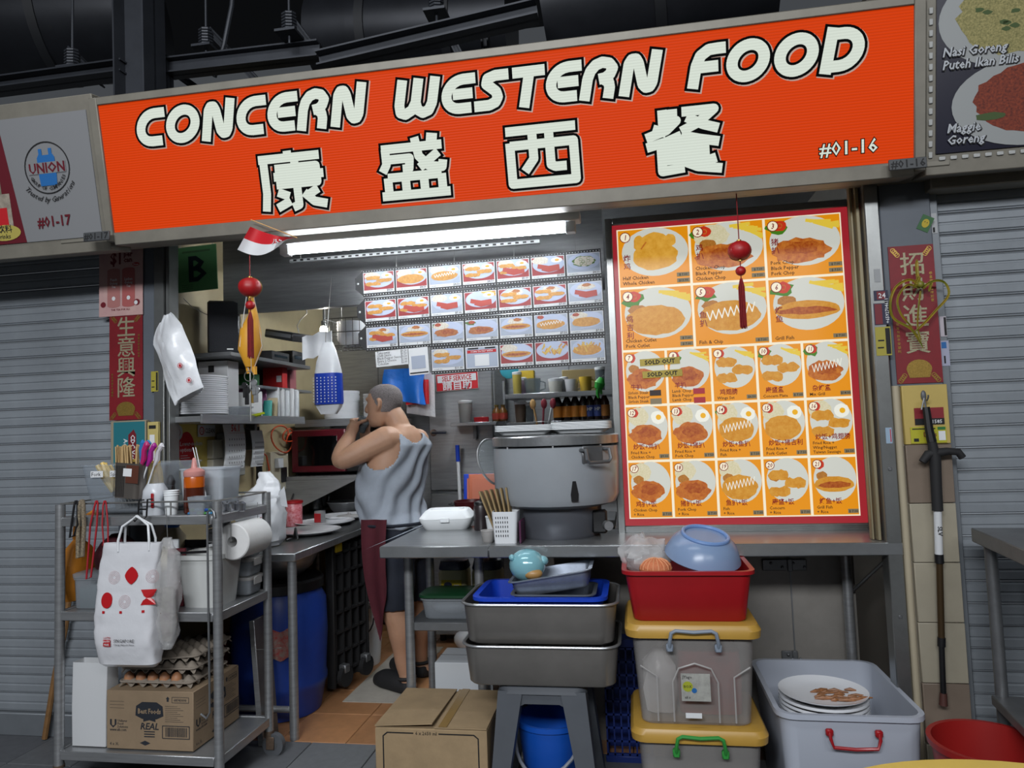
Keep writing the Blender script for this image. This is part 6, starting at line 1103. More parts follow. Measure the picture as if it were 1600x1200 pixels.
# walking stick on hook
wa = at(1444, 622, -.02); ws = thing('walking_stick', 'black handled trekking pole hanging from a hook on the right pillar', 'stick', (wa.x, -.035, wa.z)); s_ = mpp(ws.location); Q = lambda px, py, y=0: at(px, py, -.035+y)-Vector((wa.x, -.035, wa.z))
MB().tube([Q(1444, 622), Q(1440, 640), Q(1447, 640), Q(1444, 622)], .003, 6).build('strap_ring', STEELD, ws); MB().tube([Q(1447, 636), Q(1452, 672), Q(1456, 690)], [.012, .014, .016], 8).build('strap', BLACK, ws)
MB().tube([Q(1441, 722), Q(1450, 710), Q(1462, 708), Q(1480, 705), Q(1497, 706), Q(1504, 715)], [.012, .015, .016, .013, .013, .012], 10).build('handle', RUBBER, ws); MB().tube([Q(1456, 690), Q(1461, 715), Q(1463, 760), Q(1465, 798)], [.014, .018, .017, .017], 12).build('grip', RUBBER, ws)
MB().cyl(Q(1465, 798), Q(1467, 866), .0125, 14).build('upper_shaft', mat('pole_white', 'c4c6c8', .3), ws); MB().cyl(Q(1467, 866), Q(1468, 880), .014, 14).build('clamp', BLACK, ws); MB().cyl(Q(1468, 880), Q(1471, 1000), .0105, 12).build('middle_shaft', mat('pole_bronze', '4c3c28', .3, .5), ws); MB().cyl(Q(1471, 996), Q(1471, 1010), .0125, 12).build('clamp', BLACK, ws); MB().cyl(Q(1471, 1005), Q(1474, 1085), .009, 12).build('lower_shaft', BLACK, ws); MB().tube([Q(1474, 1083), Q(1474, 1102)], [.011, .013], 10).build('ferrule', mat('ferrule_brown', '4a2a24', .6), ws)
p = Print(); c = Q(1466, 832, -.014); p.text(INK, 'SLV', c.x, c.z+.02, .02, .02, c.y, rot=-PI/2); p.build('print', ws)
hk = thing('wall_hook', 'oval grey adhesive hook holding the walking stick', 'hook', at(1443, 618, -.004)); MB().ball((0, 0, 0), (.009, .006, .018), 12).build('pad', GREYPL, hk); MB().tube([(0, -.004, -.012), (0, -.026, -.018), (0, -.036, -.01), (0, -.04, 0)], .003, 6).build('hook', STEELD, hk)
# right steel table, red bucket, yellow table
rt_ = thing('side_table', 'stainless side table cut off by the right picture edge', 'table', (0, 0, 0)); ta = at(1520, 826, -.1); tz = ta.z
RM = Matrix.Translation((ta.x, ta.y, 0)) @ Matrix.Rotation(math.radians(-96.6), 4, 'Z')
MB().b2(-.02, .8, 0, .45, tz-.045, tz, .003, RM).build('top', STEELD, rt_)
for x, y in ((.05, .03), (.75, .03), (.05, .40)): MB().cyl(RM @ Vector((x, y, 0)), RM @ Vector((x, y, tz-.045)), .018, 14).build('leg', STEELD, rt_)
for z in (.42,): MB().b2(.05, .75, .0, .40, z-.03, z, .003, RM).build('shelf', STEELD, rt_)
MB().cyl(RM @ Vector((.05, .40, .1)), RM @ Vector((.75, .40, .1)), .014, 10).build('stretcher', STEELD, rt_)
bucket('red plastic bucket with a white handle at the right by the tub', Vector((.965, -.36, 0)), .148, .365, mat('bucket_red', '8c1a18', .4), mat('white_handle', 'b8bcc0', .5), .02)
yt = thing('hawker_table', 'yellow round table edge at the bottom right corner', 'table', (.535, -1.725, 0)); MB().lathe([(.36, .70), (.40, .702), (.41, .71), (.41, .724), (.405, .728), (.05, .728)], n=64).build('top', mat('yellow_laminate', 'c9ac50', .35, 0, .05, 20), yt); MB().cyl((0, 0, .02), (0, 0, .70), .04, 20).build('pedestal', STEELD, yt); MB().lathe([(.2, 0), (.2, .015), (.05, .03)], n=32).build('base', STEELD, yt)
# ================================================================ STEEL CART ON THE LEFT
CXL, CXR, CYF, CYB = -2.19, -1.53, -.2, .16
zt = at(215, 808, CYF).z; zm = at(215, 957, CYF).z; zb = at(215, 1178, CYF).z
cart = thing('steel_cart', 'three tier stainless trolley cart loaded with cutlery and boxes', 'cart', (0, 0, 0))
for x in (CXL, CXR):
    for y in (CYF, CYB): MB().cyl((x, y, .1), (x, y, 1.075), .0175, 16).build('post', STEEL, cart)
for z in (zt, zm, zb):
    MB().b2(CXL, CXR, CYF, CYB, z-.004, z).b2(CXL+.015, CXR-.015, CYF-.012, CYF+.006, z-.03, z+.004, .002).b2(CXL+.015, CXR-.015, CYB-.006, CYB+.012, z-.03, z+.004, .002).b2(CXL-.01, CXL+.008, CYF+.015, CYB-.015, z-.03, z+.004, .002).b2(CXR-.008, CXR+.01, CYF+.015, CYB-.015, z-.03, z+.004, .002).build('shelf', STEEL, cart)
zr = zt+.055
for a, b in (((CXL, CYF), (CXR, CYF)), ((CXR, CYF), (CXR, CYB)), ((CXL, CYF), (CXL, CYB)), ((CXL, CYB), (CXR, CYB))): MB().cyl((*a, zr), (*b, zr), .0035, 8).build('guard_rail', WIRE, cart)
for x in (-2.0, -1.72): MB().cyl((x, CYF, zt), (x, CYF, zr), .003, 6).build('rail_strut', WIRE, cart)
for x in (CXL, CXR):
    for y in (CYF, CYB):
        cs = MB().cyl((x, y, .075), (x, y, .1), .02, 12).b2(x-.005, x+.03, y-.022, y-.016, .03, .08, .002).b2(x-.005, x+.03, y+.016, y+.022, .03, .08, .002).build('castor_fork', mat('rusty_steel', '6b5a4c', .6, .5, .3, 30), cart)
        MB().cyl((x+.02, y-.013, .045), (x+.02, y+.013, .045), .045, 22).build('castor_wheel', GREYPL, cart); MB().cyl((x+.02, y-.0145, .045), (x+.02, y+.0145, .045), .02, 14).build('wheel_hub', STEELD, cart)
# cutlery tub
t0 = Vector((-1.985, .0, zt)); cu_ = thing('cutlery_tub', 'clear plastic tub of yellow handled cutlery on the cart top', 'tub', t0); tub(MB(), .37, .26, .20, .02, .84, .0025, .006, .006).build('body', mat('clear_tub', 'd8dee4', .25, clear=.86), cu_); MB().box((0, 0, .012), (.28, .18, .012), .003).build('grey_liner', GREYPL, cu_)
p = Print(); p.rect(PAPER, -.13, .15, -.075, .175, -.134); p.text(INK, 'Fork', -.127, .155, .022, 0, -.1346); p.rect(PAPER, -.045, .15, .02, .175, -.134); p.text(INK, 'Spoon', -.042, .155, .02, 0, -.1346); p.build('label', cu_)
YH = mat('yellow_handle', 'd2b052', .4); fkm = {}
def cutlery(c, rot, kind):
    rot = rot; o = thing('fork' if kind == 'fork' else 'spoon', 'yellow handled %s in the clear tub' % kind, kind, c, rot=rot, group='yellow %ss in the tub' % kind)
    if kind not in fkm: fkm[kind] = (MB().tube([(0, 0, .16), (0, 0, .11), (0, 0, .06)], [.007, .011, .007], 8).mesh('handle', YH), (MB().box((0, 0, .045), (.006, .0025, .04)).box((0, 0, .012), (.02, .0025, .03), .001) if kind == 'fork' else MB().box((0, 0, .045), (.006, .0025, .04)).ball((0, 0, .015), (.014, .004, .02), 10)).mesh('metal_end', WIRE))
    o.scale = (1.2, 1.2, 1.25)
    for nm, me in zip(('handle', 'metal_end'), fkm[kind]): place(nm, me, o, (0, 0, 0))
R = random.Random(21)
for k in range(11): cutlery(t0+Vector((-.055+.006*k, -.07+.012*k, .022)), (R.uniform(-.1, .1), -.45+R.uniform(-.12, .12), R.uniform(-.4, .4)), 'fork')
for k in range(8): cutlery(t0+Vector((.055+.003*k, -.06+.014*k, .022)), (R.uniform(-.1, .1), -.22+R.uniform(-.1, .1), R.uniform(-.4, .4)), 'spoon')
# perforated steel caddy with chopsticks
c0 = Vector((at(204, 778, -.15).x, -.155, zt+.07)); cd_ = thing('chopstick_caddy', 'perforated steel caddy hooked on the tub, full of chopsticks', 'caddy', c0, rot=(0, math.radians(5), 0)); SPf = mat('perforated_steel', '7c7670', .35, .7)
MB().loft([rr(.105, .06, .022, 0, 6), rr(.115, .07, .024, .13, 6), rr(.118, .073, .025, .135, 6), rr(.11, .065, .022, .135, 6), rr(.1, .055, .02, .004, 6)]).build('body', SPf, cd_); hm = MB()
for c_ in range(13):
    for r_ in range(22):
        if c_ < 7: hm.box((-.046+.0068*c_, -.0318-.0045*r_/22, .008+.0054*r_), (.0032, .0012, .003))
hm.build('perforations', BLACK, cd_)['kind'] = 'stuff'; MB().b2(-.008, .028, -.037, -.0355, .085, .115).build('sticker', PAPER, cd_); MB().b2(-.05, -.046, .03, .05, .1, .14).build('hook', WIRE, cd_); MB().b2(.004, .0565, -.0362, -.0352, .06, .128).build('copper_side', mat('copper_tint', '7a4a3c', .35, .6), cd_)
chm = MB().cyl((0, 0, 0), (0, 0, .19), .0024, 6, .0030).mesh('chopstick', mat('bamboo', 'b99c6c', .7))
for k in range(38):
    o = bpy.data.objects.new('chopstick', chm); COL.objects.link(o); u = -.045+.075*((k*5) % 13)/12; v = -.022+.044*((k*3) % 7)/6; o.location = c0+Vector((u, v, .006+.003*(k % 4))); o.rotation_euler = (R.uniform(-.06, .06), R.uniform(-.1, .04), 0); tag(o, 'bamboo chopstick standing in the steel caddy', 'chopstick', 'chopsticks in the steel caddy')
for k, (col, lean, nm) in enumerate((('b8286c', .28, 'pink'), ('c23a7a', .22, 'second pink'), ('a82a90', .34, 'purple'), ('2f7ab8', .05, 'blue'), ('3f8cc4', .12, 'second blue'), ('d8d8dc', .36, 'clear'))):
    o = thing('wrapped_straw', '%s wrapped straw leaning out of the steel caddy' % nm, 'straw', c0+Vector((.028+.004*k, -.015+.007*k, .006)), rot=(0, lean, 0)); MB().cyl((0, 0, 0), (0, 0, .2), .003, 6).build('tube', WHITE, o); MB().tube([(0, 0, .12), (.004, 0, .15), (-.003, 0, .18), (.004, 0, .205), (0, 0, .215)], [.005, .011, .009, .011, .004], 8).build('wrapper', mat('wrap_'+col, col, .2, clear=.15), o)
def onz(px, py, y, z): return Vector((at(px, py, y).x, y, z))
# white jar, paper cup, dark pepper mill, sauce bottle
o = thing('seasoning_jar', 'white plastic jar with a red strip on the cart top', 'jar', onz(243, 790, -.12, zt)); MB().loft([rr(.075, .075, .02, 0), rr(.08, .08, .022, .06), rr(.085, .085, .03, .062), rr(.085, .085, .035, .095), rr(.06, .06, .03, .12)]).build('body', mat('milky_plastic', 'c6cad0', .3), o); MB().b2(.012, .024, -.046, -.041, .03, .085, .002).build('red_strip', RED, o)
for k in range(3):
    o = thing('paper_cup', ['white paper cup nearest the seasoning jar, bottom of its stack', 'white paper cup in the middle of the short stack', 'white paper cup on top of the short stack'][k], 'cup', onz(268, 795, -.13, zt+.008*k)); MB().lathe([(.021, 0), (.022, .003), (.027, .075), (.025, .075), (.02, .005)], n=22).build('body', FOAM, o); MB().tube([(.027*math.cos(a), .027*math.sin(a), .075) for a in [2*PI*j/20 for j in range(20)]], .002, 6, True).build('rim', FOAM, o)
o = thing('pepper_mill', 'dark wooden pepper mill behind the paper cups', 'mill', onz(267, 790, -.05, zt)); MB().lathe([(.018, 0), (.019, .004), (.014, .05), (.016, .08), (.014, .105)], n=18).build('base', mat('dark_wood', '1c1412', .4), o); MB().lathe([(.014, .107), (.017, .12), (.012, .14), (.004, .148)], n=18).build('top', mat('dark_wood', '1c1412'), o)
sbp = onz(304, 800, -.10, zt); o = thing('sauce_bottle', 'orange brown chilli sauce squeeze bottle on the cart top', 'bottle', sbp); MB().lathe([(.034, 0), (.038, .005), (.038, .1)], n=28).build('lower_sauce', mat('chilli_dark', '4a1c0c', .25), o); MB().lathe([(.038, .1005), (.038, .135), (.036, .142)], n=28).build('upper_sauce', mat('chilli_orange', 'b8560e', .25), o); MB().lathe([(.037, .142), (.039, .145), (.039, .162), (.03, .17), (.012, .176), (.007, .21), (.003, .215)], n=24).build('cap', mat('pink_cap', 'c98a84', .4), o)
for k in range(2): MB().cyl(sbp+Vector((.05, .02, 0)), sbp+Vector((.0-.012*k, .0+.01, .255)), .0018, 6).build('skewer', WHITE, tagged=(['thin white skewer leaning behind the sauce bottle, left one', 'thin white skewer leaning behind the sauce bottle, right one'][k], 'skewer'))
nb = onz(330, 800, .04, zt); o = thing('napkin_tub', 'clear tub of white napkins behind the sauce bottle', 'tub', nb); tub(MB(), .19, .15, .17, .015, .9, .002, .004).build('body', mat('clear_tub2', 'ccd2d8', .25, clear=.5), o)
for k in range(6): MB().sheet(lambda u, v, k=k: nb+Vector((-.06+.12*u, -.05+.1*v, .01+.02*k+.008*math.sin(4*u+k))), 4, 3, .014).build('napkin', PAPER, tagged=('folded white napkin in the clear tub', 'napkin', 'napkins in the clear tub'))
o = thing('clear_cup', 'short clear cup with blue green sweets at the cart front', 'cup', onz(312, 803, -.165, zt)); MB().loft([rr(.06, .05, .01, 0), rr(.075, .06, .012, .07), rr(.071, .056, .01, .07), rr(.056, .046, .008, .004)]).build('body', CLEARP, o)
SW = ['2f7ab0', '4f9a3a', '2a4f9c', '86b0c8', '5aa050']
for k in range(12): MB().ball((0, 0, .006), (.011, .007, .006), 8).build('sweet', mat('sweet_'+SW[k % 5], SW[k % 5], .3), loc=onz(300+3.6*k, 803, -.165, zt+.012*(k % 2)+.002)+Vector((0, .012*((k*3) % 3-1), 0)), tagged=('wrapped blue and green sweet at the cart front', 'sweet', 'sweets at the cart front'))
for k in range(5): MB().lathe([(.016, 0), (.018, .002), (.02, .03), (.01, .038)], n=14).build('salt_shaker', mat('foil', 'a8aab0', .2, .9), loc=onz(348+7*k, 798, -.06+.03*(k % 2), zt), tagged=(['small foil topped shaker nearest the sauce bottle', 'second small foil shaker from the sauce bottle', 'third small foil shaker from the sauce bottle', 'fourth small foil shaker from the sauce bottle', 'small foil shaker nearest the back cart post'][k], 'shaker'))
# hanging lanyards
for k, (px, m, r_, dx, lab) in enumerate(((118, BLACK, .004, -6, 'black cord loop hanging on the cart rail'), (127, mat('beige_rope', '9a8c74', .8, 0, .4, 200, col2='3c342c'), .008, -2, 'braided beige rope loop hanging on the cart rail'), (150, mat('red_ribbon', '9c1c26', .5), .0035, -12, 'long red ribbon lanyard hanging on the cart rail'), (163, mat('red_ribbon', '9c1c26'), .003, 2, 'short red ribbon hanging beside the long one'))):
    y = CYF-.022; L_ = (840, 872, 905, 850)[k]
    MB().tube([at(px, 783, y+.015), at(px-2, 790, y), at(px+dx*.4-4, 820, y), at(px+dx-3, L_, y), at(px+dx+4, L_-3, y-.006), at(px+dx*.3+5, 820, y-.006), at(px+3, 788, y-.004), at(px+2, 783, y+.015)], r_, 8, True).build('lanyard', m, tagged=(lab, 'lanyard'))
# printed carrier bag
LB = at(205, 850, CYF-.06); s_ = mpp(LB); lot = thing('printed_carrier_bag', 'white glossy carrier bag with red balloon print hanging from the cart', 'bag', LB)
GB = mat('glossy_white_bag', 'cdced2', .2, bump=.35, bscale=14, coat=.3)
lotw = lambda py, l, r_: ((at((l+r_)/2, py, CYF-.06)-LB), (r_-l)*s_)
LR = []
for py, l, r_, d in ((1041, 162, 246, .02), (1034, 158, 252, .07), (1000, 152, 252, .10), (960, 150, 250, .085), (920, 152, 250, .065), (880, 156, 252, .045), (852, 160, 256, .03), (848, 160, 256, .026)):
    c, w_ = lotw(py, l, r_); LR.append((c.z, w_, d, c.x))
MB().loft(crumple(LR, n=56, sub=5, amp=.0035, freq=16, seed=9, sq=.42), cap1=False).build('bag_body', GB, lot)
def on_bag(pr_):
    out = []
    for x, y, z in pr_.mb.v:
        for (z0, w0, d0, c0_), (z1, w1, d1, c1_) in zip(LR, LR[1:]):
            if z0 <= z <= z1:
                t = (z-z0)/(z1-z0); d = d0*(1-t)+d1*t; w_ = w0*(1-t)+w1*t; cx = c0_*(1-t)+c1_*t; q = min(.98, abs(x-cx)/(w_/2)); y = -d/2*(1-q**4.7)**.21-.005+(y+.05)*.2
                break
        out.append((x, y, z))
    pr_.mb.v = out
for yy, m in ((-.018, 0), (.018, 1)):
    a, b = at(190, 848, CYF-.06)-LB, at(238, 846, CYF-.06)-LB; MB().tube([a+Vector((0, yy, -.03)), a+Vector((0, yy, .01)), a+Vector((.01, yy*.5, .06)), a.lerp(b, .5)+Vector((0, -yy*.2, .095)), b+Vector((-.01, yy*.5, .06)), b+Vector((0, yy, .01)), b+Vector((0, yy, -.03))], .0045, 8).build('handle', WHITE, lot)
p = Print(); Bp = lambda px, py: (at(px, py, CYF-.1)-LB); yb = -.052; RD2 = mat('bag_red', 'b01a20', .3)
def dia(px, py, w_, h, m): c = Bp(px, py); p.poly(m, [(c.x+w_*math.copysign(abs(math.cos(t))**1.4, math.cos(t)), c.z+h*math.copysign(abs(math.sin(t))**1.4, math.sin(t))) for t in [2*PI*k/20 for k in range(20)]], yb)
dia(203, 900, .027, .031, RD2); c = Bp(167, 938); p.ell(RD2, c.x, c.z, .023, .028, y=yb)
for px, py, w_, h in ((176, 903, .025, .033), (234, 902, .02, .034), (195, 940, .026, .03)):
    c = Bp(px, py)
    for k in range(4): p.ring(mat('thin_red_line', 'b07a7c', .4), c.x, c.z, .022-.005*k, .0228-.005*k, 20, yb)
c = Bp(230, 935); p.poly(RD2, [(c.x-.028, c.z+.03), (c.x+.028, c.z+.03), (c.x+.016, c.z+.008), (c.x+.006, c.z), (c.x+.018, c.z-.008), (c.x+.026, c.z-.024), (c.x-.026, c.z-.024), (c.x-.018, c.z-.008), (c.x-.006, c.z), (c.x-.016, c.z+.008)], yb)
for px, py in ((163, 956), (190, 956), (224, 955)): c = Bp(px, py); p.rect(RD2, c.x-.005, c.z-.005, c.x+.005, c.z+.004, yb)
c = Bp(166, 1002); p.rect(RD2, c.x, c.z-.014, c.x+.029, c.z+.010, yb-.012); p.text(PAPER, 'DUTY', c.x+.0145, c.z, .010, .02, yb-.0125, align='c'); p.text(PAPER, 'FREE', c.x+.0145, c.z-.011, .010, .02, yb-.0125, align='c'); p.text(RD2, 'LOTTE', c.x+.0145, c.z+.013, .009, .02, yb-.012, align='c'); p.text(INK, 'SINGAPORE', c.x+.042, c.z+.001, .016, 0, yb-.012, .95); p.text(INK, 'Changi Airport Store', c.x+.042, c.z-.010, .0095, 0, yb-.012)
on_bag(p); p.build('print', lot)
hk = thing('s_hook', 'double black wire hook carrying the printed carrier bag', 'hook', at(223, 783, CYF-.03))
MB().tube([(-.015, .026, .002), (-.015, 0, .004), (-.015, -.006, -.06), (-.018, -.02, -.072), (-.026, -.024, -.06)], .0035, 6).tube([(.02, .026, .004), (.02, 0, .006), (.02, -.006, -.055), (.014, -.02, -.068), (.006, -.024, -.058)], .0035, 6).cyl((-.015, -.002, -.03), (.02, -.002, -.03), .0035, 6).build('wire', BLACK, hk)
o = thing('clear_bag', 'clear plastic bag with dark contents hanging beside the printed bag', 'bag', at(262, 858, CYF-.04)); MB().loft(crumple([(-.36, .03, .02, 0), (-.3, .07, .05, 0), (-.15, .085, .06, 0), (-.02, .07, .03, 0), (.04, .02, .01, 0)], amp=.01, freq=20, seed=4)).build('bag_film', CLEARBAG, o); MB().loft([bagring(-.33, .03, .02, .008, 71), bagring(-.25, .055, .04, .01, 72), bagring(-.14, .05, .03, .01, 73)]).build('contents', mat('dark_contents', '4a2a30', .6, 0, .5, 40, col2='7a7a6a'), o); MB().tube([(0, 0, .04), (-.02, .02, .15)], .0015, 5).build('tie', WIRE, o)
# long wire hook on the front right
o = thing('long_hook', 'long grey steel hook rod hanging at the cart front corner', 'hook', at(326, 800, CYF-.02)); MB().tube([(.028, -.004, -.02), (.024, -.004, .0), (.01, 0, .01), (-.004, 0, 0), (-.006, 0, -.05), (-.002, 0, -.65), (-.002, 0, -.72), (-.012, -.004, -.74), (-.035, -.004, -.725)], .004, 8).build('rod', STEELD, o); MB().tube([(.01, 0, .01), (.01, .02, .012)], .004, 6).build('peg', STEELD, o)
# tissue roll on wire, right side
tc0 = Vector((CXR+.005, -.02, zt-.11)); o = thing('tissue_roll', 'large white tissue roll hanging under the cart top at the right', 'tissue roll', tc0); n = 36; M_ = Matrix.Rotation(PI/2, 4, 'X') @ Matrix.Identity(4)
MB().loft([[(r_*math.cos(2*PI*j/n), y, r_*math.sin(2*PI*j/n)) for j in range(n)] for r_, y in ((.02, -.09), (.066, -.09), (.07, -.086), (.07, .086), (.066, .09), (.02, .09))], False, False, True).build('roll', mat('tissue', 'd3d3d2', .9, bump=.1, bscale=60), o); MB().tube([(0, -.1, 0), (0, -.1, .13)], .0015, 5).tube([(0, .1, 0), (0, .1, .13)], .0015, 5).cyl((0, -.1, 0), (0, .1, 0), .004, 8).build('wire_holder', WIRE, o)
# middle shelf contents
o = thing('plastic_pail', 'white square pail with rounded rim on the middle cart shelf', 'bucket', Vector((-1.655, -.05, zm))); MB().loft([rr(.15, .15, .03, 0), rr(.19, .19, .04, .18), rr(.205, .205, .045, .183), rr(.205, .205, .045, .2), rr(.18, .18, .04, .2), rr(.14, .14, .03, .006)]).build('body', mat('pail_white', 'c2c4c2', .35), o); MB().tube([(-.1, -.06, .19), (-.08, -.1, .21), (.05, -.1, .215)], .005, 6).build('lip_spout', BLACK, o)
for k in range(3):
    z = zm+.004+.075*k; o = thing('food_container', ['clear snap container at the bottom of the stack by the back cart post', 'clear snap container in the middle of the stack by the back cart post', 'clear snap container on top of the stack by the back cart post'][k], 'container', Vector((-1.60, .10, z))); tub(MB(), .11, .1, .06, .012, .92, .002, .003).build('body', CLEARP, o); MB().loft([rr(.12, .11, .015, .06), rr(.122, .112, .015, .062), rr(.122, .112, .015, .072)]).build('lid', FROST, o); MB().b2(.058, .064, -.03, .03, .04, .07, .002).build('clip', FROST, o)
o = thing('food_container', 'teal filled clear container at the left of the middle shelf', 'container', Vector((-2.09, -.07, zm))); tub(MB(), .15, .2, .12, .02, .94, .002, .004).build('body', CLEARP, o); MB().loft([rr(.125, .17, .02, .004), rr(.13, .175, .02, .08)]).build('teal_filling', mat('teal_filling', '3f7a74', .6, 0, .2, 20), o); MB().loft([rr(.16, .21, .025, .121), rr(.162, .212, .025, .135), rr(.14, .19, .02, .14)]).build('lid', CLEARP, o)
ob = thing('drawstring_bag', 'orange cloth bag slung over the left cart post', 'bag', Vector((-2.225, -.07, zm+.02))); oo = MB(); oo.loft([bagring(0, .05, .12, .01, 81), bagring(.06, .08, .18, .015, 82), bagring(.14, .09, .17, .02, 83), bagring(.2, .06, .12, .015, 84), bagring(.24, .02, .03, .008, 85)]).build('bag_body', mat('orange_cloth', 'b8741c', .6, 0, .1, 12), ob); MB().tube([(.0, 0, .24), (.02, -.02, .3), (.07, 0, .335), (.12, .03, .30)], .02, 8).build('strap', mat('orange_cloth', 'b8741c'), ob)
mb2 = thing('cloth_pouch', 'dark maroon cloth pouch on the teal container', 'pouch', Vector((-2.07, -.04, zm+.142))); MB().loft([bagring(0, .13, .15, .01, 91), bagring(.05, .15, .17, .015, 92), bagring(.1, .1, .12, .02, 93), bagring(.13, .04, .04, .01, 94)]).build('pouch_body', mat('maroon_cloth', '4a141e', .8, 0, .15, 20), mb2); MB().tube([(0, -.08, .1), (.06, -.1, .07), (.1, -.09, .03)], .006, 6).build('drawstring', mat('red_ribbon', '9c1c26'), mb2)
o = thing('egg_carton', 'grey egg tray standing on edge behind the pail on the cart', 'egg tray', Vector((-1.80, .08, zm)), rot=(-.1, 0, 0)); em = MB()
em.box((0, 0, .11), (.26, .006, .22), .002)
for i in range(5):
    for j in range(4): em.lathe([(.022, 0), (.014, .02), (.008, .026)], n=8, M=MX((-.1+.05*i, -.003, .03+.05*j)) @ Matrix.Rotation(PI/2, 4, 'X'))
em.build('pulp_tray', mat('egg_pulp_dark', '4a4a4e', .9), o); MB().b2(-.13, .13, -.004, .004, .216, .224).build('rim', mat('egg_pulp_dark', '4a4a4e'), o)
for k in range(7):
    MB().sheet(lambda u, v, k=k: Vector((-1.70+.07*u, .0+.05*v, zm+.206+.016*k+.005*math.sin(5*u+k))), 4, 3, .011).build('napkin', PAPER, tagged=('folded white napkin piled on the pail', 'napkin', 'napkins piled on the pail'))
o = thing('milk_bottle', 'cream plastic bottle with a blue knotted cap behind the bag handles', 'bottle', Vector((-1.91, .08, zm))); MB().loft([rr(.08, .07, .015, 0), rr(.09, .08, .018, .01), rr(.09, .08, .018, .24), rr(.04, .04, .015, .28)]).build('body', mat('cream_bottle', 'b5a98a', .5), o); MB().ball((0, 0, .295), (.035, .03, .025), 12).build('blue_cap', mat('blue_film2', '1f5fb0', .4), o)
slab('red_leather_case', 'small dark red case leaning on the white pail', 'case', Vector((-1.765, -.11, zm)), (.07, .014, .22), mat('dark_red_case', '5c1420', .5), .2, -.08); slab('white_gadget', 'white narrow gadget standing beside the red case', 'gadget', Vector((-1.80, -.06, zm)), (.03, .015, .25), WHITE, .2, 0)
# bottom shelf: carton, egg trays, paper bag
bxw, bxd, bxh = .36, .31, .215; bc = Vector((at(165, 1180, CYF+.02).x+bxw/2, CYF+.025+bxd/2, zb+.004))
bf_ = thing('printed_carton', 'brown printed mayonnaise carton on the bottom cart shelf', 'box', bc); MB().b2(-bxw/2, bxw/2, -bxd/2, bxd/2, 0, bxh, .002).build('carton_body', mat('carton_tan', '8c7860', .8, 0, .08, 14), bf_)
MB().b2(-bxw/2, bxw/2, -.004, .004, bxh, bxh+.001).build('lid_seam', CARDD, bf_)
def carton_print(W_, big=True):
    p = Print(); NV = mat('navy_carton_print', '20242c', .7); TN = mat('carton_tan', '8c7860')
    cx, cz = W_*.0, .125
    p.poly(NV, [(cx-.055, cz+.035), (cx-.03, cz+.05), (cx+.03, cz+.05), (cx+.055, cz+.035), (cx+.058, cz), (cx+.03, cz-.012), (cx-.03, cz-.012), (cx-.058, cz)], -.001); p.text(TN, 'Best Foods', cx, cz+.008, .026, .03, -.0018, .82, align='c'); p.poly(NV, [(cx-.025, cz-.022), (cx, cz-.016), (cx+.025, cz-.022), (cx+.025, cz-.008), (cx-.025, cz-.008)], -.0012)
    p.text(NV, 'REAL', cx, cz-.05, .034, .02, -.001, 1, .2, align='c')
    for k in range(3): p.rect(NV, cx-.022, cz-.06-.009*k, cx+.022, cz-.056-.009*k, -.001)
    p.text(NV, 'U', -W_*.46, .08, .04, .04, -.001); 
    for k, t in enumerate(('Unilever', 'Food', 'Solutions')): p.text(NV, t, -W_*.46+.032, .1-.011*k, .012, .01, -.001)
    p.text(NV, 'www.ufs.com', -W_*.46, .066, .015, .01, -.001, .85); p.text(NV, '4 x 3L', -W_*.46, .014, .015, 0, -.001)
    for k in range(3): p.rect(NV, -W_*.46, .15+.012*k, -W_*.46+.06, .151+.012*k, -.001)
    bx0, bz0 = W_*.15, .045; p.line(NV, [(bx0, bz0), (bx0+.11, bz0), (bx0+.11, bz0+.045), (bx0, bz0+.045), (bx0, bz0)], .0015, -.001); RR = random.Random(2); x = bx0+.012
    while x < bx0+.098: w_ = RR.choice((.001, .0016, .0024)); p.rect(NV, x, bz0+.006, x+w_, bz0+.04, -.001); x += w_+RR.choice((.0014, .002))
    p.poly(NV, [(cx-.04, .025), (cx-.018, .034), (cx+.004, .025), (cx-.018, .016)], -.001)
    for k in range(9): p.rect(NV, W_*.18, .105+.007*k, W_*.18+.075-.012*(k % 3), .1062+.007*k, -.001)
    p.line(NV, [(W_*.26, .175), (W_*.45, .175), (W_*.45, .195), (W_*.26, .195), (W_*.26, .175)], .0008, -.001); p.text(NV, '68743090', W_*.28, .18, .013, .01, -.001); p.poly(NV, [(W_*.2, .178), (W_*.2+.008, .178), (W_*.2+.008, .188), (W_*.2+.012, .188), (W_*.2+.004, .197), (W_*.2-.004, .188), (W_*.2, .188)], -.001)
    return p
carton_print(bxw).build('front_print', bf_, (0, -bxd/2, 0)); carton_print(bxd*.98).build('side_print', bf_, (bxw/2, 0, 0), (0, 0, PI/2))
EP = mat('egg_pulp', '8a8074', .9, 0, .1, 30, .2, 80); EGG = mat('egg_shell', 'b5805c', .5)
def egg_tray_mesh():
    em = MB(); n = 24; P = 6; H = .04
    def fn(u, v): x, y = u*P, v*5; return Vector((-.15+.30*u, -.125+.25*v, H*.5+H*.5*(-math.cos(2*PI*x)*.5-math.cos(2*PI*y)*.5)))
    em.sheet(fn, 48, 40, .003); return em.mesh('pulp_tray', EP)
etm = egg_tray_mesh(); rimm = MB().tube(rr(.305, .255, .02, 0), .004, 6, True).mesh('rim', EP)
for k in range(3):
    o = thing('egg_tray', ['lowest grey pulp egg tray on the printed carton', 'middle grey pulp egg tray covering the eggs', 'topmost tilted grey pulp egg tray'][k], 'egg tray', bc+Vector((.0+.01*k, .0, bxh+.002+(.0, .052, .088)[k])), rot=(0, (0, 0, -.07)[k], (0, .02, .05)[k])); place('pulp_tray', etm, o, (0, 0, 0)); place('rim', rimm, o, (0, 0, .02))
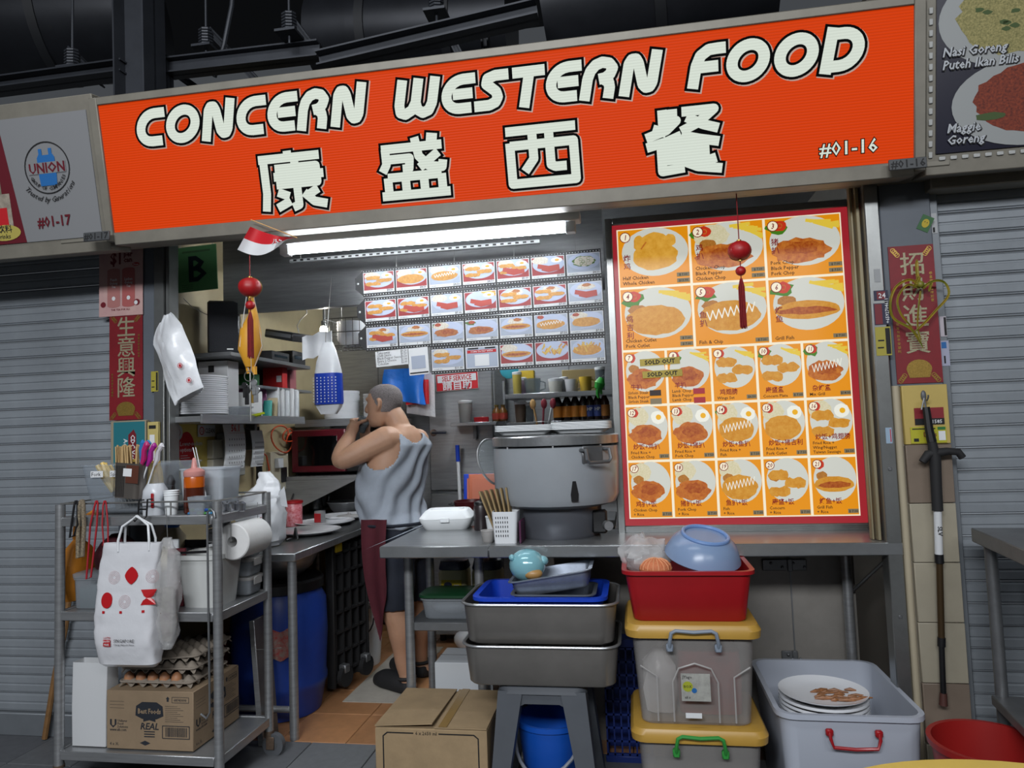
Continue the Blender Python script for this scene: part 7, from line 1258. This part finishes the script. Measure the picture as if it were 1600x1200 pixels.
for k in range(5): MB().ball((0, 0, .024), (.02, .02, .026), 14).build('egg', EGG, loc=bc+Vector((-.125+.05*k, -.1, bxh+.004)), tagged=(['brown egg at the left end of the lowest tray', 'second brown egg from the left in the lowest tray', 'middle brown egg in the lowest tray front row', 'fourth brown egg from the left in the lowest tray', 'brown egg at the right end of the lowest tray front row'][k], 'egg', 'eggs in the front row'))
wp = thing('paper_bag', 'plain white paper bag standing on the bottom cart shelf', 'bag', Vector((at(140, 1172, CYF+.04).x, CYF+.07, zb+.004))); MB().loft([rr(.145, .07, .004, 0), rr(.148, .072, .004, .15), rr(.15, .06, .004, .31), rr(.147, .057, .004, .31), rr(.14, .06, .003, .004)]).build('bag_body', mat('matte_paper_white', 'c4c6c8', .8, bump=.1, bscale=10), wp); MB().b2(-.074, -.0735, -.03, .03, .0, .3).build('side_crease', mat('crease_grey', 'a4a6a8', .8), wp)
_st = at(70, 1142, .2); _st.z = .012; MB().tube([_st, at(85, 1060, .2), at(102, 980, .2), at(112, 900, .2)], [.012, .012, .013, .012], 8).build('wooden_stick', mat('stick_wood', '7c5a34', .8, 0, .25, 25), tagged=('rough wooden stick leaning behind the left cart post', 'stick'))
# ================================================================ THE MAN
SKIN = mat('skin', 'b28a70', .55, 0, .06, 14, .05, 60, sub=.08); SHIRT = mat('grey_singlet', '98a0ab', .85, 0, .04, 30, .12, 90); SHORT = mat('navy_shorts', '171d2a', .8, 0, .2, 12); APR = mat('maroon_apron', '4c1420', .8, 0, .15, 14); HAIR = mat('grey_stubble', '504b4a', .85, 0, .2, 220, .4, 500, col2='8c8482')
man = thing('person', 'person in a grey singlet, dark shorts and maroon apron drinking from a glass', 'person', (-1.25, .92, 0)); MO = Vector((-1.25, .92, 0))
def G(px, py, Y): return at(px, py, Y)-MO
def limb(mb, pts, rs, n=16, k=5):
    P = [Vector(p) for p in pts]; Q, S = [], []
    for i in range(len(P)-1):
        for j in range(k):
            t = j/k; p0, p1, p2, p3 = P[max(i-1, 0)], P[i], P[i+1], P[min(i+2, len(P)-1)]
            Q.append(.5*((2*p1)+(p2-p0)*t+(2*p0-5*p1+4*p2-p3)*t*t+(3*p1-p0-3*p2+p3)*t**3)); s = t*t*(3-2*t); S.append(rs[i]*(1-s)+rs[i+1]*s)
    Q.append(P[-1]); S.append(rs[-1]); d0 = (Q[0]-Q[1]).normalized(); d1 = (Q[-1]-Q[-2]).normalized()
    Q = [Q[0]+d0*S[0]*.8, Q[0]+d0*S[0]*.55]+Q+[Q[-1]+d1*S[-1]*.55, Q[-1]+d1*S[-1]*.8]; S = [S[0]*.35, S[0]*.8]+S+[S[-1]*.8, S[-1]*.35]
    mb.tube(Q, S, n)
FD = Vector((-.86, .51, 0)); LD = Vector((-.51, -.86, 0))      # facing, and his left
def trunk(mb, rows, infl=0, n=36):
    rings = []
    for c, a, f, b in rows:            # centre, half width, front depth, back depth
        rings.append([c+LD*(a+infl)*math.copysign(abs(math.cos(t))**.85, math.cos(t))+FD*((f+infl) if math.sin(t) > 0 else (b+infl))*math.copysign(abs(math.sin(t))**.9, math.sin(t)) for t in [2*PI*j/n for j in range(n)]])
    mb.loft(rings)
def remesh(mb, vox, smooth=4):
    me = mb.mesh('tmp', SKIN); o = bpy.data.objects.new('tmp', me); COL.objects.link(o); m = o.modifiers.new('r', 'REMESH'); m.mode = 'VOXEL'; m.voxel_size = vox; s = o.modifiers.new('s', 'SMOOTH'); s.factor = .5; s.iterations = smooth
    bpy.context.view_layer.update(); dg = bpy.context.evaluated_depsgraph_get(); me2 = bpy.data.meshes.new_from_object(o.evaluated_get(dg)); bpy.data.objects.remove(o); bpy.data.meshes.remove(me)
    return me2
def as_obj(name, me, mt, parent=None):
    me.materials.clear(); me.materials.append(mt); me.polygons.foreach_set('use_smooth', [True]*len(me.polygons)); o = bpy.data.objects.new(name, me); COL.objects.link(o); o.parent = parent or man; return o
pel = G(624, 832, .92); wai = G(617, 800, .93); bel = G(612, 775, .93); che = G(618, 725, .94); shd = G(626, 690, .95); nb_ = G(628, 668, .945)
ROWS = [(pel+Vector((0, 0, -.10)), .15, .11, .12), (pel, .17, .14, .13), (wai, .165, .17, .115), (bel, .165, .185, .115), (che, .17, .15, .12), (shd+Vector((0, 0, -.02)), .165, .10, .11), (nb_+Vector((0, 0, -.035)), .11, .06, .08), (nb_+Vector((0, 0, .01)), .06, .05, .055)]
body = MB(); trunk(body, ROWS)
hc = G(601, 632, .955)                       # head centre
FH_ = Vector((-.985, .17, 0)); LH_ = Vector((-.17, -.985, 0))
limb(body, [nb_+Vector((.0, 0, -.04)), nb_.lerp(hc, .35), nb_.lerp(hc, .75)], [.062, .058, .056])
def head(mb, infl=0, top=False):
    rings = []
    for z, a, f, b in ((-.118, .035, .075, -.03), (-.112, .05, .085, .01), (-.09, .064, .092, .04), (-.06, .072, .094, .062), (-.03, .075, .092, .08), (0, .077, .093, .093), (.03, .078, .094, .097), (.055, .075, .088, .094), (.08, .063, .072, .08), (.098, .042, .048, .055), (.108, .018, .02, .024)):
        rings.append([hc+Vector((0, 0, z))+LH_*(a+infl)*math.cos(t)+FH_*((f+infl)*math.sin(t) if math.sin(t) > 0 else (b+infl)*math.sin(t)) for t in [2*PI*j/32 for j in range(32)]])
    mb.loft(rings)
head(body)
# nose, lips, brow, chin
limb(body, [hc+FH_*.092+Vector((0, 0, .015)), hc+FH_*.108+Vector((0, 0, -.025)), hc+FH_*.098+Vector((0, 0, -.036))], [.009, .014, .011]); limb(body, [hc+FH_*.088+LH_*.03+Vector((0, 0, -.065)), hc+FH_*.1+Vector((0, 0, -.066)), hc+FH_*.088-LH_*.03+Vector((0, 0, -.065))], [.006, .009, .006]); limb(body, [hc+FH_*.082+LH_*.045+Vector((0, 0, .03)), hc+FH_*.094+Vector((0, 0, .03)), hc+FH_*.082-LH_*.045+Vector((0, 0, .03))], [.008, .009, .008])
for s_ in (1, -1):      # ears
    e = hc+LH_*.076*s_-FH_*.004; limb(body, [e+Vector((0, 0, .022)), e+LH_*.012*s_-FH_*.014+Vector((0, 0, .018)), e+LH_*.013*s_-FH_*.012+Vector((0, 0, -.012)), e+LH_*.004*s_+FH_*.002+Vector((0, 0, -.03))], [.008, .009, .009, .008], 8, 3)
# arms
cup = G(566, 664, 1.0)
lsh = G(604, 686, .83); lel = G(529, 722, .74); lwr = G(549, 676, .90)
limb(body, [shd+LD*.10+Vector((0, 0, -.005)), lsh, lsh.lerp(lel, .5), lel+(lsh-lel)*.08, lel.lerp(lwr, .35), lwr], [.07, .068, .06, .048, .048, .031])
rsh = G(650, 692, 1.07); rel = G(590, 748, 1.22); rwr = G(570, 690, 1.12)
limb(body, [shd-LD*.10, rsh, rsh.lerp(rel, .5), rel, rel.lerp(rwr, .4), rwr], [.07, .066, .058, .045, .043, .03])
# left hand round the glass
pm = lwr.lerp(cup, .5)+Vector((-.012, -.02, .008)); limb(body, [lwr, lwr.lerp(pm, .6), pm], [.03, .034, .032], 12)
fx = (cup-pm).normalized()
for k in range(4):
    zz = Vector((0, 0, .034-.019*k)); l = (.9, 1, .96, .8)[k]
    limb(body, [pm+zz*.9, pm+zz+Vector((-.022, .025, .004))*l, cup+zz*.95+Vector((-.038, .008, 0))*l, cup+zz*.95+Vector((-.018, .034, -.002))], [.0125, .0105, .0095, .0085], 8, 3)
limb(body, [pm+Vector((.012, -.01, .012)), cup+Vector((.018, -.04, .018)), cup+Vector((.036, -.012, .024))], [.013, .011, .009], 8, 3)
# right hand steadying the far side
pr_ = rwr.lerp(cup, .55)+Vector((.01, .02, -.01)); limb(body, [rwr, pr_], [.03, .03], 10)
for k in range(4): zz = Vector((0, 0, .02-.018*k)); limb(body, [pr_+zz, pr_+zz+Vector((-.03, .0, .004)), cup+zz+Vector((-.01, .045, 0))], [.012, .010, .0085], 8, 3)
limb(body, [pr_+Vector((.01, -.01, .01)), cup+Vector((.035, .02, .0))], [.012, .0095], 8, 3)
# legs
lh = G(614, 860, .86); lk_ = G(616, 948, .82); la = G(634, 1050, .86); rh = G(640, 860, 1.0); rk = G(650, 945, 1.03); ra = G(657, 1030, 1.10)
limb(body, [lh, lh.lerp(lk_, .5), lk_, lk_.lerp(la, .3)+Vector((.012, 0, 0)), lk_.lerp(la, .75), la], [.105, .09, .068, .066, .045, .038]); limb(body, [rh, rh.lerp(rk, .5), rk, rk.lerp(ra, .3)+Vector((.012, 0, 0)), rk.lerp(ra, .75), ra], [.105, .09, .068, .064, .044, .038])
def foot(mb, an, r0, infl=0):
    g = Vector((an.x, an.y, 0)); limb(mb, [an, g+Vector((0, 0, .05))+Vector((.01, -.004, 0))], [.036, .036]); limb(mb, [g+Vector((.03, -.01, .045)), g+FD*.08+Vector((0, 0, .045)), g+FD*.15+Vector((0, 0, .036))], [.032, .036, .028])
foot(body, la, 0); foot(body, ra, 0)
bm_body = remesh(body, .0062, 3); as_obj('body', bm_body, SKIN)
# hair: short stubble shell over the skull
hm_ = MB(); head(hm_, .0035); me = remesh(hm_, .007, 2); bm = bmesh.new(); bm.from_mesh(me)
kill = []
for v in bm.verts:
    d = v.co-hc; f = d.dot(FH_); l = abs(d.dot(LH_))
    lim = -.045 if f < -.02 else (-.045+(f+.02)*1.5 if f < .045 else .055)
    if d.z < lim or (f > .072 and d.z < .06): kill.append(v)
bmesh.ops.delete(bm, geom=kill, context='VERTS'); bm.to_mesh(me); bm.free(); as_obj('hair', me, HAIR)
# singlet
sm_ = MB(); SR = [(pel+Vector((0, 0, .035)), .172, .15, .135)]+ROWS[2:7]; trunk(sm_, SR, .010); me = remesh(sm_, .008, 3); bm = bmesh.new(); bm.from_mesh(me); kill = []
nape = nb_+Vector((0, 0, -.01))-FD*.05; 
for v in bm.verts:
    d = v.co-nape; q = Vector((d.dot(LD)/.075, d.dot(FD)/.085, d.z/(.085 if d.dot(FD) < 0.0 else .06))).length
    if q < 1: kill.append(v); continue
    for c, r_ in ((lsh+LD*.045+Vector((0, 0, -.03)), .098), (rsh-LD*.05+Vector((0, 0, -.03)), .085)):
        e = v.co-c
        if Vector((e.x, e.y, e.z*.8)).length < r_: kill.append(v); break
    else:
        # drag folds running from the far shoulder to the waist
        sd = d.dot(LD); bk = -d.dot(FD); w_ = math.sin((sd*1.1+d.z*.62)*62+2.5*noise.noise(v.co*7)); v.co += v.normal*(.0075*w_*max(0, min(1, (-d.z-.03)/.1))+.006*noise.noise(v.co*11))
bmesh.ops.delete(bm, geom=list(set(kill)), context='VERTS')
bmesh.ops.solidify(bm, geom=bm.faces[:], thickness=-.003); bm.to_mesh(me); bm.free(); as_obj('singlet', me, SHIRT)
# shorts
st_ = MB(); trunk(st_, [(pel+Vector((0, 0, -.12)), .165, .125, .135), (pel+Vector((0, 0, 0)), .178, .15, .14), (pel+Vector((0, 0, .06)), .172, .155, .13)])
limb(st_, [lh+Vector((0, 0, .02)), lh.lerp(lk_, .5), lk_+Vector((0, 0, -.0))], [.125, .112, .095]); limb(st_, [rh+Vector((0, 0, .02)), rh.lerp(rk, .5), rk+Vector((0, 0, -.0))], [.12, .108, .092]); me = remesh(st_, .009, 3); bm = bmesh.new(); bm.from_mesh(me); zk = lk_.z-.005
bmesh.ops.delete(bm, geom=[v for v in bm.verts if v.co.z < zk], context='VERTS')
for v in bm.verts: v.co += v.normal*.006*noise.noise(v.co*13)
bm.to_mesh(me); bm.free(); as_obj('shorts', me, SHORT)
# apron hanging at his front
def apf(u, v):
    px = 568+26*u+(30*u-2)*0; a = G(564+40*u, 812, .70+.09*(1-u)); b = G(594+8*u, 1002-70*u, .69+.07*(1-u)); q = a.lerp(b, v); bow = math.sin(PI*min(1, v*1.2))*.018; return q+Vector((-.02*math.sin(PI*v)*(1-u)-.0, -bow-.006*math.sin(9*u+3*v), 0))
MB().sheet(apf, 10, 16, .004).build('apron', APR, man); MB().tube([pel+Vector((0, 0, .055))+LD*.19*math.cos(t)+FD*(.165 if math.sin(t) > 0 else .15)*math.sin(t) for t in [2*PI*j/30 for j in range(30)]], .008, 6, True).build('apron_string', SHORT, man)
# clogs
for an, nm in ((la, 0), (ra, 1)):
    g = Vector((an.x, an.y, 0)); c = MB(); limb(c, [g-FD*.02+Vector((0, 0, .035)), g+FD*.07+Vector((0, 0, .045)), g+FD*.15+Vector((0, 0, .042)), g+FD*.20+Vector((0, 0, .034))], [.045, .052, .054, .042]); c.v = [(x, y, max(.0095, z)) for x, y, z in c.v]; me = remesh(c, .008, 2); o = as_obj('clog', me, RUBBER)
    MB().tube([g+LD*.045*math.cos(t)+FD*(-.05 if 0 else 0)-FD*.045*math.sin(t)+Vector((0, 0, .085)) for t in [PI*j/10 for j in range(11)]], .009, 6).build('heel_strap', RUBBER, man)
gc = thing('drinking_glass', 'small dark tea glass held at the man mouth', 'glass', MO+cup, rot=(0, math.radians(25), 0)); MB().lathe([(.026, -.04), (.028, -.036), (.033, .045), (.031, .045), (.026, -.033)], n=24).build('tumbler', GLASS, gc); MB().lathe([(.0255, -.033), (.029, .01)], n=24).build('tea', mat('dark_tea', '3a3638', .15), gc)
